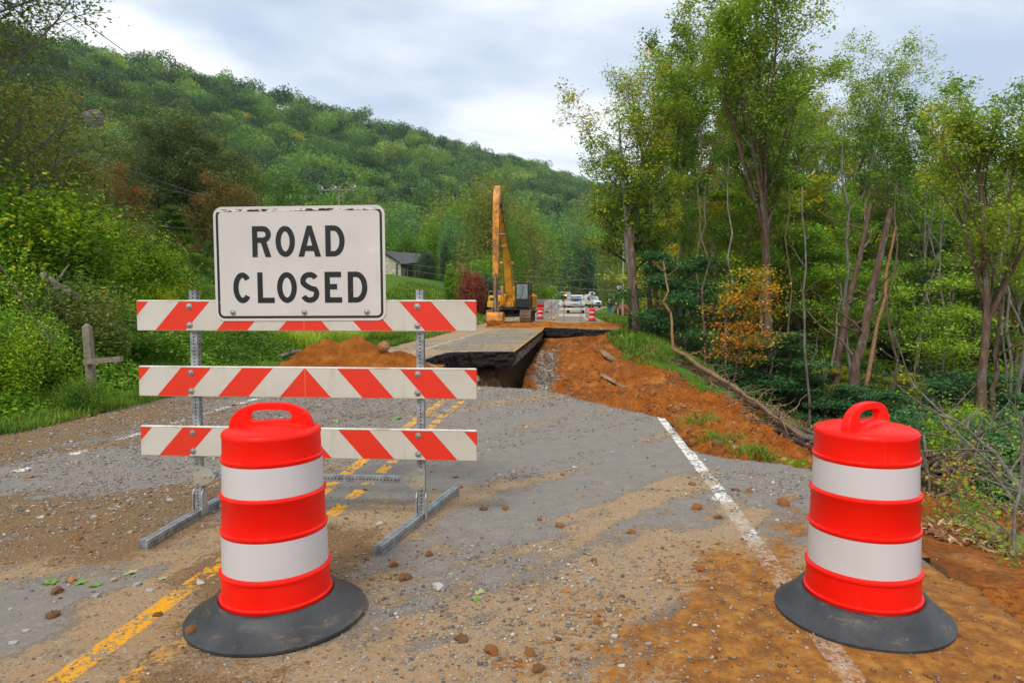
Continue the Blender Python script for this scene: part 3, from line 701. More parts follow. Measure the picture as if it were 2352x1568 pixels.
def mat_rail():
    """red and white bands leaning both ways from the middle of the board"""
    t = NT('striped_sheeting'); o = t.sepxyz(t.tc.outputs['Object'])
    ax = t.math('ABSOLUTE', o[0])
    s = t.math('SUBTRACT', ax, t.math('MULTIPLY', t.math('SUBTRACT', .106, o[2]), .885))
    s = t.math('ADD', s, .222 + .4475 * 4)
    f = t.math('DIVIDE', t.math('MODULO', s, .4475), .4475)
    red = t.math('LESS_THAN', f, .497)
    n = t.noise(1.5, 6, .6)
    white = t.mix(t.ramp(n, [(.40, .0), (.7, .7)]), (.57, .54, .49), (.46, .41, .30))
    white = t.mix(t.ramp(t.noise(1, 6, .7, vec=t.mapv((8, 8, 3))), [(.55, 0.0), (.72, .5)]), white, (.40, .37, .24))
    white = t.mix(t.ramp(t.noise(1, 5, .7, vec=t.mapv((2, 8, 60))), [(.6, 0.0), (.72, .18)]), white, (.42, .36, .28))
    redc = t.mix(t.ramp(t.noise(1, 5, .6, vec=t.mapv((3, 3, 30))), [(.45, 0.0), (.7, .45)]), (.72, .030, .012), (.55, .060, .025))
    c = t.mix(red, white, redc)
    seam = t.math('LESS_THAN', ax, .0022)
    c = t.mix(t.math('MULTIPLY', seam, .6), c, (.75, .28, .05))
    edge = t.math('GREATER_THAN', t.math('ABSOLUTE', o[2]), .1015)
    c = t.mix(t.math('MULTIPLY', edge, .8), c, (.60, .52, .42))
    spk = t.ramp(t.noise(70, 4, .7), [(.70, 0.0), (.74, .5)]); c = t.mix(spk, c, (.25, .17, .10))
    return t.done(c, .38, 0, .4)
M_RAIL = mat_rail()
M_PLASTIC_EDGE = simple('rail_edge', (.72, .70, .66), .45, var=.1, scale=20, dirt=(.4, .3, .2), dirt_amt=.3)

# ------------------------------------------------------------------ road closed barricade
BA = G(455, 1185); BB = G(962, 1195)
ang = math.atan2(BB.y - BA.y, BB.x - BA.x)
bx0 = Vector(((BA.x + BB.x) / 2 + .02, (BA.y + BB.y) / 2, 0))
bar_t = thing('road_barricade', 'three-rail red and white barricade carrying the road closed sign', 'barricade', bx0, ang)
PX = 0.815
def perf(name, p0, p1, w, par):
    m = MB(); m.bar(p0, p1, w); return m.build(name, M_GALV, par)
for sx in (-1, 1):
    perf('upright_post', (sx * PX, 0, .05), (sx * PX, 0, 1.64), .052, bar_t)
# feet: long square tubes lying on the road
for sx, a, b in ((-1, G(313, 1262), G(560, 1118)), (1, G(860, 1274), G(1040, 1133))):
    q = Matrix.Rotation(-ang, 3, 'Z')
    la = q @ (a - bx0); lb = q @ (b - bx0)
    d = (lb - la).normalized(); off = sx * .0
    c = Vector((sx * PX, 0, 0)); dd = d.copy()
    # pass the foot through the post's own place
    la = c - dd * ((c - la).length); lb = c + dd * min((lb - c).length, .76)
    la.z = lb.z = .032
    f = perf('foot', la, lb, .058, bar_t)
for sx in (-1, 1):
    m = MB()
    for s2 in (-1, 1):
        arc = [(.03 * math.cos(t), .13 + .06 * math.sin(t)) for t in np.linspace(0, PI, 9)]
        m.prism([(-.04, .0)] + [(.04, .0)] + [(x * 1.3, z) for x, z in arc], s2 * .033 - .003, s2 * .033 + .003, 'x')
    o = m.build('foot_bracket', M_BRACKET, bar_t, loc=(sx * PX, 0, .02)); 
perf('cross_brace', (-PX + .06, 0, .31), (PX - .06, 0, .295), .046, bar_t)
for sx in (-1, 1):
    m = MB()
    pl = [(-.028, -.075), (.03, -.075), (.10, -.045), (.14, 0), (.10, .045), (.03, .075), (-.028, .075)]
    m.prism([(sx * -1 * x, z) for x, z in pl][::(1 if sx < 0 else -1)], -.033, -.028, 'y')
    for bx_, bz in ((0, -.055), (0, .055), (.055, 0), (.095, 0)): m.prism([(sx * -1 * bx_ + .011 * math.cos(k * PI / 3), bz + .011 * math.sin(k * PI / 3)) for k in range(6)], -.044, -.033, 'y')
    m.build('brace_bracket', M_BRACKET, bar_t, loc=(sx * PX, 0, .305))
def bolt(par, x, y, z, r=.022):
    m = MB(); rot = Matrix.Translation((x, y, z)) @ Matrix.Rotation(PI / 2, 4, 'X')
    m.lathe([(r, 0), (r, .004), (r * .45, .006), (r * .45, .013), (.0005, .016)], 16, mt=rot)
    return m.build('bolt', M_STEEL, par, smooth=30)
zr = [1.458, .988, .557]
for k, z in enumerate(zr):
    m = MB(); L = 1.215; h = .106
    m.box(-L, L, -.012, .012, -h, h, 0, bev=.004)
    m.box(-L + .004, L - .004, -.0145, .0145, h - .006, h + .005, 1, bev=.003)
    r = m.build('rail', [M_RAIL, M_PLASTIC_EDGE], bar_t, loc=(0, -.040, z), rot=(0, (.0, .002, .003)[k], 0))
    for sx in (-1, 1):
        for dz in (-.066, .066): bolt(bar_t, sx * PX - .012, -.0525, z + dz)
# ------- sign panel (part of the barricade: bolted to its top rail)
def mat_sign():
    t = NT('sign_sheeting'); o = t.sepxyz(t.tc.outputs['Object'])
    c = t.ramp(t.noise(1.6, 5, .6), [(.35, (.53, .495, .47)), (.7, (.60, .565, .545))])
    c = t.mix(t.ramp(t.noise(1, 6, .75, vec=t.mapv((9, 9, 3.2))), [(.57, 0.0), (.72, .6)]), c, (.45, .45, .30))
    c = t.mix(t.ramp(t.noise(48, 6, .8), [(.665, 0.0), (.70, .8)]), c, (.30, .18, .09))
    c = t.mix(t.ramp(t.noise(3.1, 8, .8), [(.60, 0.0), (.72, .35)]), c, (.76, .76, .74))
    t.bump(t.noise(500, 1), .1, .001)
    return t.done(c, .36, 0, .45)
def mat_ink():
    t = NT('sign_ink'); o = t.sepxyz(t.tc.outputs['Object'])
    n = t.math('ADD', t.math('MULTIPLY', t.noise(9, 6, .7), .5), t.math('MULTIPLY', t.noise(1, 6, .7, vec=t.mapv((7, 7, 40))), .5))
    top = t.ramp(o[2], [(.350, 0.0), (.366, .15)])
    w = t.ramp(t.math('ADD', n, top), [(.625, 0.0), (.645, 1.0)])
    c = t.mix(w, (.012, .012, .014), (.60, .58, .56))
    c = t.mix(t.ramp(t.noise(90, 5, .8), [(.69, 0.0), (.72, .5)]), c, (.3, .2, .12))
    return t.done(c, .4, 0, .4)
M_SIGN = mat_sign(); M_INK = mat_ink()
SW, SH = 1.215, .795
def rrect(w, h, r, n=7):
    p = []
    for cx, cy, a0 in ((w / 2 - r, h / 2 - r, 0), (-w / 2 + r, h / 2 - r, PI / 2), (-w / 2 + r, -h / 2 + r, PI), (w / 2 - r, -h / 2 + r, 3 * PI / 2)):
        for k in range(n): t = a0 + PI / 2 * k / (n - 1); p.append((cx + r * math.cos(t), cy + r * math.sin(t)))
    return p
sgn = MB(); sgn.prism(rrect(SW, SH, .062), -.0015, .0015, 'y')
sign_z = 1.56 + (692 - 603.5) / 318 * 1.0
sign_o = sgn.build('sign_panel', M_SIGN, bar_t, loc=(-.024, -.0560, 1.822), rot=(0, -.005, 0))
def ring(name, w, h, r, th, y, par, mat):
    m = MB(); a = rrect(w, h, r); b = rrect(w - 2 * th, h - 2 * th, max(r - th, .01)); k = len(a)
    vs = [(x, y, z) for x, z in a] + [(x, y, z) for x, z in b]
    m.add(vs, [(i, k + i, k + (i + 1) % k, (i + 1) % k) for i in range(k)]); return m.build(name, mat, par)
ring('black_border', SW - .036, SH - .036, .046, .017, -.0024, sign_o, M_INK)
def stroke(m, pts, w, y, closed=False):
    pts = [p for i, p in enumerate(pts) if i == 0 or (Vector(p) - Vector(pts[i - 1])).length > 1e-4]
    n = len(pts); L = []; R = []
    for i in range(n):
        p = Vector(pts[i]); a = Vector(pts[(i - 1) % n]) if (closed or i > 0) else None; b = Vector(pts[(i + 1) % n]) if (closed or i < n - 1) else None
        d1 = (p - a).normalized() if a is not None else None; d2 = (b - p).normalized() if b is not None else None
        d = (d1 + d2).normalized() if (d1 is not None and d2 is not None) else (d1 or d2)
        nn = Vector((-d.y, d.x)); ref = d1 or d2; k = 1 / max(.55, nn.dot(Vector((-ref.y, ref.x))))
        L.append(p + nn * w / 2 * k); R.append(p - nn * w / 2 * k)
    vs = [(v.x, y, v.y) for v in L] + [(v.x, y, v.y) for v in R]
    m.add(vs, [(i, n + i, n + (i + 1) % n, (i + 1) % n) for i in range(n if closed else n - 1)])
def arc(cx, cy, rx, ry, a0, a1, n=14):
    return [(cx + rx * math.cos(math.radians(a0 + (a1 - a0) * k / n)), cy + ry * math.sin(math.radians(a0 + (a1 - a0) * k / n))) for k in range(n + 1)]
def letter(ch, x0, x1, z0, z1, s, y, par):
    """letter built of strokes of width s inside the box"""
    m = MB(); w = x1 - x0; h = z1 - z0; h2 = s / 2; yy = [y]
    def P(l): return [(x0 + a, z0 + b) for a, b in l]
    def st(l, closed=False): stroke(m, P(l), s, yy[0], closed); yy[0] -= .0003
    if ch == 'O': st(arc(w / 2, h / 2, w / 2 - h2, h / 2 - h2, 0, 360, 40)[:-1], True)
    if ch == 'O': pass
    if ch == 'C':
        st(arc(w / 2, h / 2, w / 2 - h2, h / 2 - h2, 40, 320, 32))
    if ch == 'D':
        rx = w * .56
        st([(s * .5, h2), (w - rx, h2)] + arc(w - rx, h / 2, rx - h2, h / 2 - h2, -90, 90, 22) + [(s * .5, h - h2)]); st([(h2, 0), (h2, h)])
    if ch == 'R':
        rh = h * .54; r = (rh - s) / 2
        st([(s * .5, h - h2), (w - r - h2 - .004, h - h2)] + arc(w - r - h2, h - h2 - r, r, r, 90, -90, 12) + [(s * .5, h - rh + h2)]); st([(h2, 0), (h2, h)])
        m.add([(x0 + w * .42, yy[0], z0 + h - rh + h2), (x0 + w * .42 + s * 1.08, yy[0], z0 + h - rh + h2), (x0 + w, yy[0], z0), (x0 + w - s * 1.1, yy[0], z0)], [(0, 3, 2, 1)])
    if ch == 'A':
        k = s * 1.08
        m.add([(x0, yy[0], z0), (x0 + k, yy[0], z0), (x0 + w / 2 + k * .42, yy[0], z1), (x0 + w / 2 - k * .42, yy[0], z1)], [(0, 3, 2, 1)]); yy[0] -= .0003
        m.add([(x0 + w - k, yy[0], z0), (x0 + w, yy[0], z0), (x0 + w / 2 + k * .42, yy[0], z1), (x0 + w / 2 - k * .42, yy[0], z1)], [(0, 1, 2, 3)]); yy[0] -= .0003
        st([(w * .2, h * .27), (w * .8, h * .27)])
    if ch == 'L': st([(h2, h), (h2, 0)]); st([(0, h2), (w, h2)])
    if ch == 'E':
        st([(h2, h), (h2, 0)]); st([(s * .5, h2), (w, h2)]); st([(s * .5, h - h2), (w * .96, h - h2)]); st([(s * .5, h * .52), (w * .72, h * .52)])
    if ch == 'S':
        r = (h - s) / 4; rx = w / 2 - h2
        st(arc(w / 2, h - h2 - r * 1.0, rx, r, 28, 200, 16) + [(w * .30, h * .56), (w * .55, h * .47)] + arc(w / 2, h2 + r * 1.02, rx, r * 1.02, 42, -158, 20))
    return m.build('letter', M_INK, par)
def sx_(p): return (p - 688.5) / 318
def sz_(p): return (603.5 - p) / 319
for ch, a, b in (('R', 583, 626), ('O', 636, 680), ('A', 687, 738.5), ('D', 748.5, 792)): letter(ch, sx_(a), sx_(b), sz_(588.5), sz_(520), .038, -.0026, sign_o)
for ch, a, b in (('C', 537, 579.5), ('L', 592.5, 631), ('O', 637, 682), ('S', 690, 732.5), ('E', 745, 784), ('D', 797, 841)): letter(ch, sx_(a), sx_(b), sz_(690.5), sz_(622), .038, -.0026, sign_o)
for p in (535, 698, 839): bolt(sign_o, sx_(p), -.003, sz_(711), .019)
# steel stiffener behind the sign
for q in (-.35, .30): m = MB(); m.box(q, q + .05, .006, .028, -.38, .36); m.build('sign_stiffener', M_STEEL, sign_o)

# ------------------------------------------------------------------ traffic drums
def make_drum(name, label, loc, rz=0, hrot=0, base_r=.42, group=None, tilt=(0, 0), low=False):
    n = 28 if low else 72
    t = thing(name, label, 'traffic drum', loc, rz, group, rot=(tilt[0], tilt[1], rz))
    k = 1.0
    R = [(.262, .045), (.272, .055), (.274, .080), (.264, .090)]          # foot flange
    prof = R + [(.262, .215), (.262, .255), (.270, .262), (.270, .272), (.2585, .279), (.2555, .282), (.2520, .455), (.2550, .458), (.259, .465), (.259, .474), (.250, .480),
                (.247, .640), (.2555, .648), (.2555, .658), (.2450, .664), (.2420, .667), (.2385, .812), (.2410, .815), (.246, .822), (.246, .832), (.238, .838), (.2345, .985 - .03), (.238, .962), (.2385, .974),
                (.230, .988), (.205, .999), (.12, 1.012), (.0005, 1.018)]
    z_off = 0
    zi = [.045, .06, .262, .469, .653, .825, .955, 1.018]; zo = [.092, .108, .240, .450, .620, .795, .895, .955]
    Z = lambda z: float(np.interp(z, zi, zo))
    prof = [(r, Z(z)) for r, z in prof]
    MB().lathe([(r * .98, z + z_off) for r, z in prof], n).build('drum_body', M_ORANGE, t, smooth=50)
    for z0, z1, r0, r1 in ((.2835, .4535, .2568, .2535), (.6685, .8105, .2433, .2400)):
        MB().lathe([(r0 * .98, Z(z0)), (r1 * .98, Z(z1))], n).build('reflective_band', M_BAND, t, smooth=True)
    # handle: an arched grip across the lid
    m = MB(); N = 30; outer = []; inner = []
    W2 = .205
    for k in range(N):
        a = 2 * PI * k / N
        ix = .100 * np.sign(math.cos(a)) * abs(math.cos(a)) ** .7; iz = .085 + .030 * np.sign(math.sin(a)) * abs(math.sin(a)) ** .8
        ox = W2 * np.sign(math.cos(a)) * abs(math.cos(a)) ** (.85 if math.sin(a) > 0 else .6)
        oz = (.0 + .150 * max(0, math.sin(a)) ** .72) if math.sin(a) > 0 else -.012 * min(1, -math.sin(a) * 3)
        inner.append((ix, iz)); outer.append((ox, oz))
    vs = []
    for y, sc in ((-.021, .97), (-.026, 1.0) if False else (.021, .97)):
        vs += [(a * 1.0, y, b) for a, b in outer] + [(a, y, b) for a, b in inner]
    fs = []
    for k in range(N):
        k2 = (k + 1) % N
        fs += [(k, k2, N + k2, N + k), (2 * N + k, 3 * N + k, 3 * N + k2, 2 * N + k2), (k, 2 * N + k, 2 * N + k2, k2), (N + k, N + k2, 3 * N + k2, 3 * N + k)]
    m.add(vs, fs)
    hd = m.build('handle', M_ORANGE, t, smooth=35, loc=(0, 0, .905), rot=(0, 0, hrot))
    if not low:
        bm = hd.modifiers.new('round', 'BEVEL'); bm.width = .006; bm.segments = 2; bm.limit_method = 'ANGLE'
        # moulded wedge on the lid beside the grip
        m = MB(); P = [(-.165, .0), (-.05, .028), (.06, .03), (.19, .0)]
        ring_ = []
        for s_, (x, z) in enumerate(P): ring_.append([Vector((x, -.10 + .02 * s_, -.02)), Vector((x, -.04, z)), Vector((x, .04, z)), Vector((x, .10 - .02 * s_, -.02))])
        m.loft(ring_); o = m.build('lid_moulding', M_ORANGE, t, smooth=60, loc=(0, 0, .938), rot=(0, 0, hrot))
    # rubber base: a cut tyre sidewall
    b = base_r; pr = [(.25, .09), (.270, .108), (.286, .113), (.300, .106), (.325, .075), (.355, .052), (b - .02, .022), (b, .012), (b, .0), (b - .02, -.001)]
    m = MB(); m.lathe(pr, n)
    o = m.build('rubber_base', M_RUBBER, t, smooth=60)
    return t
d1 = make_drum('traffic_drum', 'orange and white drum in front of the barricade, grip facing the camera', (-1.170, 3.31, .012), rz=.2, hrot=-.15, base_r=.43, tilt=(.0, -.012))
d2 = make_drum('traffic_drum', 'orange and white drum on the mud at the road edge', (1.745, 3.31, .014), rz=.63, hrot=.0, base_r=.405, tilt=(.0, -.01))
# clods lying on the left drum's base
M_CLOD = simple('clay_clod', (.22, .085, .025), .9, var=.5, scale=30, bump=.6)
def rock_mesh(name, seed, mats, sub=2, sq=(1, .8, .6), amp=.28):
    import bmesh
    bm = bmesh.new(); bmesh.ops.create_icosphere(bm, subdivisions=sub, radius=1)
    rs = np.random.RandomState(seed); o = rs.rand(3) * 50
    for v in bm.verts:
        p = v.co; k = 1 + amp * 2 * (float(fbm(p.x * 1.4 + o[0] + p.z * .8, p.y * 1.4 + o[1] - p.z * .7, seed, 3)) - .5) + amp * .8 * (float(vn(p.x * 4 + o[1] + p.z * 3, p.y * 4 + p.z * 2, seed + 5)) - .5)
        v.co = Vector((p.x * sq[0], p.y * sq[1], p.z * sq[2])) * k
    me = bpy.data.meshes.new(name); bm.to_mesh(me); bm.free(); me.materials.append(mats)
    me.polygons.foreach_set('use_smooth', np.ones(len(me.polygons), bool)); me.set_sharp_from_angle(angle=.6)
    return me
for (px, py, s, lb, z_) in ((441, 1447, .030, 'clay clod at the left rim of the front drum base', .035), (572, 1452, .021, 'small clay clod near the front of the drum base', .035), (450, 1432, .013, 'pea-sized clay crumb on the left of the drum base', .04)):
    p = W(px, py, 3.0); g = G(px, py + 4); o = link('clay_clod', rock_mesh('clay_clod', int(px), M_CLOD, 2, (1, 1, .85), .35), loc=(g.x * .985, g.y * .985, z_)); o.scale = (s,) * 3
    tag(o, lb, 'dirt clod')
# ------------------------------------------------------------------ vegetation builders
def hex3(c): return c
G_ = lambda *a: a
# ramps read per-leaf tint 0..1
M_LEAF_YG = leafmat('leaves_yellow_green', [(0, (.035, .075, .008)), (.35, (.092, .155, .012)), (.7, (.185, .255, .016)), (.93, (.26, .25, .02)), (1, (.34, .20, .02))], .42)
M_LEAF_MID = leafmat('leaves_mid_green', [(0, (.028, .062, .009)), (.4, (.068, .135, .012)), (.75, (.135, .235, .016)), (1, (.26, .32, .022))], .4)
M_LEAF_BLUE = leafmat('leaves_blue_green', [(0, (.018, .052, .022)), (.5, (.045, .115, .038)), (.85, (.085, .18, .055)), (1, (.15, .25, .07))], .35)
M_LEAF_OLIVE = leafmat('leaves_olive', [(0, (.026, .040, .012)), (.4, (.066, .094, .020)), (.75, (.12, .15, .028)), (.92, (.19, .15, .03)), (1, (.22, .08, .02))], .35)
M_LEAF_DULL = leafmat('leaves_dull_green', [(0, (.022, .036, .014)), (.5, (.060, .085, .026)), (.85, (.105, .135, .040)), (1, (.15, .17, .05))], .3)
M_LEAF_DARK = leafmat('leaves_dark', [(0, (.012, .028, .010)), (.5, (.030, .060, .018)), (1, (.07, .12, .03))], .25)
M_LEAF_LIME = leafmat('leaves_lime', [(0, (.024, .050, .003)), (.3, (.07, .135, .005)), (.65, (.15, .25, .008)), (.88, (.24, .33, .014)), (.97, (.36, .30, .02)), (1, (.42, .24, .02))], .42)
M_LEAF_ORANGE = leafmat('leaves_orange', [(0, (.11, .16, .012)), (.3, (.30, .23, .015)), (.6, (.42, .17, .012)), (.85, (.45, .085, .010)), (1, (.40, .035, .008))], .4)
M_LEAF_RED = leafmat('leaves_maroon', [(0, (.06, .018, .012)), (.5, (.15, .032, .022)), (.85, (.24, .06, .04)), (1, (.07, .10, .02))], .35)
M_LEAF_RUST = leafmat('leaves_rust', [(0, (.05, .06, .015)), (.4, (.09, .10, .02)), (.65, (.15, .075, .02)), (1, (.22, .05, .02))], .35)
def barkmat(name, a, b, c):
    t = NT(name); v = t.mapv((1, 1, .25)); n = t.noise(7, 7, .75, vec=v)
    k = t.ramp(n, [(.3, a), (.52, b), (.7, c)])
    k = t.mix(t.ramp(t.noise(1.4, 5, .7), [(.55, 0.0), (.66, .55)]), k, (.30, .30, .27))
    t.bump(t.noise(16, 6, .8, vec=v), .7, .04)
    return t.done(k, .85, 0, .2)
M_BARK = barkmat('bark_brown', (.055, .035, .026), (.14, .088, .062), (.26, .18, .13))
M_BARK_G = barkmat('bark_grey', (.07, .06, .05), (.17, .15, .125), (.34, .31, .27))
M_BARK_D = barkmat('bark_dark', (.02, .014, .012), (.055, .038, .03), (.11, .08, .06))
M_BARK_R = barkmat('bark_red_vine', (.06, .018, .012), (.20, .045, .03), (.28, .09, .06))
M_WOOD = simple('bare_wood', (.30, .16, .075), .8, var=.4, scale=9, bump=.5)

def leaves_np(C, size, rs, tint, flat=.5, asp=.55, drop=0.0):
    """one folded leaf (two triangles) at every centre"""
    n = len(C)
    a = rs.rand(n) * 2 * PI; el = (rs.rand(n) - .5) * 1.6
    d = np.stack([np.cos(a) * np.cos(el), np.sin(a) * np.cos(el), np.sin(el) - drop], -1)
    d /= np.linalg.norm(d, axis=1, keepdims=True)
    up = rs.randn(n, 3) * (1 - flat) + np.array([0, 0, 1.0]) * flat * 1.6
    w = np.cross(d, up); w /= np.linalg.norm(w, axis=1, keepdims=True) + 1e-9
    s = size * (.6 + .8 * rs.rand(n))[:, None]
    V = np.stack([C - d * s * .5, C + w * s * asp * .5 - d * s * .05, C + d * s * .5, C - w * s * asp * .5 - d * s * .05], 1).reshape(-1, 3)
    Fc = np.arange(n * 4).reshape(n, 4)
    return V, Fc, np.repeat(tint, 4)

def tubes_np(paths, sides):
    """paths: list of (points, radii); returns V, F for all"""
    VV = []; FF = []; b = 0
    for pts, rad, sd in paths:
        P = np.array(pts, float); n = len(P); rad = np.array(rad, float)
        D = np.gradient(P, axis=0); D /= np.linalg.norm(D, axis=1, keepdims=True) + 1e-9
        ref = np.where(np.abs(D[:, 2:3]) < .9, np.array([[0, 0, 1.0]]), np.array([[1.0, 0, 0]]))
        ref = np.repeat(ref[:1], n, 0)
        A = np.cross(D, ref); A /= np.linalg.norm(A, axis=1, keepdims=True) + 1e-9; B = np.cross(D, A)
        t = np.arange(sd) * 2 * PI / sd
        V = P[:, None] + (A[:, None] * np.cos(t)[None, :, None] + B[:, None] * np.sin(t)[None, :, None]) * rad[:, None, None]
        i = np.arange(n * sd).reshape(n, sd)
        f = np.stack([i[:-1], np.roll(i[:-1], -1, 1), np.roll(i[1:], -1, 1), i[1:]], -1).reshape(-1, 4)
        VV.append(V.reshape(-1, 3)); FF.append(f + b); b += n * sd
    return np.concatenate(VV), np.concatenate(FF)

def grow(rs, p, d, L, r0, r1, seg, wander=.12, trop=0.0):
    pts = [np.array(p, float)]; rad = [r0]; d = np.array(d, float)
    for k in range(seg):
        d = d + rs.randn(3) * wander + np.array([0, 0, trop]); d /= np.linalg.norm(d)
        pts.append(pts[-1] + d * L / seg); rad.append(r0 + (r1 - r0) * (k + 1) / seg)
    return pts, rad, d
def tree_mesh(name, seed, H, r0, leafmats, bark, base=.45, n_main=14, spread=.26, up=.9, leaves=9000, leaf=.16, cl=.45, lean=(0, 0), fork=0, trop=.06, wander=.05, env='round', flat=.5, top_bias=0.0, subn=6, droop=0.0, base_tint=.5, tvar=.5, taper=.2):
    rs = np.random.RandomState(seed)
    paths = []; tips = []
    d0 = np.array([lean[0], lean[1], 1.0]); d0 /= np.linalg.norm(d0)
    NS = 14
    P, R, _ = grow(rs, (0, 0, -.4), d0, H + .4, r0, r0 * taper, NS, wander, .02)
    R = [r * (1.35 if k == 0 else 1.0) for k, r in enumerate(R)]
    paths.append((P, R, 9)); P = np.array(P)
    leaders = [(P, R)]
    for k in range(fork):
        t = base * (.95 + .25 * rs.rand()); j = int(t * NS); a = rs.rand() * 6.3 + k * 2.2
        dd = np.array([math.cos(a) * .30, math.sin(a) * .30, 1.0]); dd /= np.linalg.norm(dd)
        p2, r2, _ = grow(rs, P[j], dd, H * (1 - t) * (.8 + .25 * rs.rand()), R[j] * .68, r0 * .10, 10, .06, .03)
        paths.append((p2, r2, 7)); leaders.append((np.array(p2), r2))
    g = 0
    for li, (LP, LR) in enumerate(leaders):
        nm = n_main if li == 0 else max(4, int(n_main * .6)); n = len(LP) - 1
        t0 = base if li == 0 else .15
        for k in range(nm):
            t = t0 + (1 - t0) * ((k + .5 * rs.rand()) / nm) ** (1 - top_bias * .5)
            f = t * n; j = min(int(f), n - 1); p = LP[j] + (LP[j + 1] - LP[j]) * (f - j)
            q = (t - t0) / (1 - t0)
            e = {'round': .35 + .9 * math.sin(PI * min(.98, .15 + q * .8)), 'cone': 1.15 - q * .95, 'vase': .45 + .75 * q, 'top': .25 + 1.0 * q * (1.25 - q) * 1.6}[env]
            L = H * spread * e * (.75 + .5 * rs.rand()) * (1 if li == 0 else .75)
            az = g * 2.4 + rs.rand() * .7; g += 1; el = up * (.75 + .5 * rs.rand())
            d = (math.cos(az) * math.cos(el), math.sin(az) * math.cos(el), math.sin(el))
            rr = max(.012, (LR[j] * .55)) * (.6 + .4 * (1 - q))
            bp, br, _ = grow(rs, p, d, L, rr, rr * .22, 6, .10, trop)
            paths.append((bp, br, 5)); bp = np.array(bp)
            for s_ in range(subn):
                u = .28 + .72 * (s_ + rs.rand()) / subn; f2 = min(u * 6, 5.99); j2 = int(f2); q2 = bp[j2] + (bp[j2 + 1] - bp[j2]) * (f2 - j2)
                dd = (bp[j2 + 1] - bp[j2]); dd = dd / (np.linalg.norm(dd) + 1e-9) + rs.randn(3) * .62 * np.array([1, 1, .8 if not droop else .25]); dd[2] += .12 - droop; dd /= np.linalg.norm(dd)
                L2 = L * .42 * (1.15 - u * .5) * (.7 + .6 * rs.rand())
                sp, sr, _ = grow(rs, q2, dd, L2, rr * .32, .006, 4, .16, trop * .8)
                paths.append((sp, sr, 4)); sp = np.array(sp)
                for w in range(3):
                    f3 = 1.2 + 2.7 * rs.rand(); j3 = int(f3); q3 = sp[j3] + (sp[min(j3 + 1, 4)] - sp[j3]) * (f3 - j3)
                    dd = rs.randn(3) * np.array([1, 1, .6 if not droop else .2]); dd[2] += .25 - droop; dd /= np.linalg.norm(dd)
                    tp, tr_, _ = grow(rs, q3, dd, L2 * .45 + .15, .010, .004, 2, .2, 0)
                    paths.append((tp, tr_, 3))
                    tips.append(tp[1]); tips.append(tp[2])
                tips += [sp[2], sp[3], sp[4], sp[4]]
    tips = np.array(tips)
    V, Fc = tubes_np(paths, 5)
    bark_me = np_mesh(name + '_wood', V, Fc, bark, smooth=True)
    w = .25 + rs.rand(len(tips)) ** 1.2
    if top_bias: w *= .2 + ((tips[:, 2] / tips[:, 2].max()) ** (2 * top_bias))
    w /= w.sum()
    ci = rs.choice(len(tips), leaves, p=w)
    sc_ = np.array([1, 1, .32 if droop else .8])
    C = tips[ci] + rs.randn(leaves, 3) * cl * .55 * sc_
    ct = rs.rand(len(tips)); big = fbm(tips[:, 0] * .5 + seed, tips[:, 2] * .5 + tips[:, 1] * .35, seed, 2)
    tint = np.clip(base_tint + (ct[ci] - .5) * tvar * .7 + (big[ci] - .5) * tvar * 1.3 + (rs.rand(leaves) - .5) * tvar * .8, 0, 1)
    mats = leafmats if isinstance(leafmats, (list, tuple)) else [leafmats]
    LV, LF, LT = leaves_np(C, leaf, rs, tint, flat)
    crown_me = np_mesh(name + '_leaves', LV, LF, mats, attrs={'tint': LT})
    return bark_me, crown_me
def put_tree(name, meshes, label, cat, loc, rz=0, s=1, group=None, rot=None):
    t = thing(name, label, cat, loc, rz, group, rot=rot, scale=(s, s, s) if not hasattr(s, '__len__') else s)
    link('trunk', meshes[0], t); link('crown', meshes[1], t)
    return t

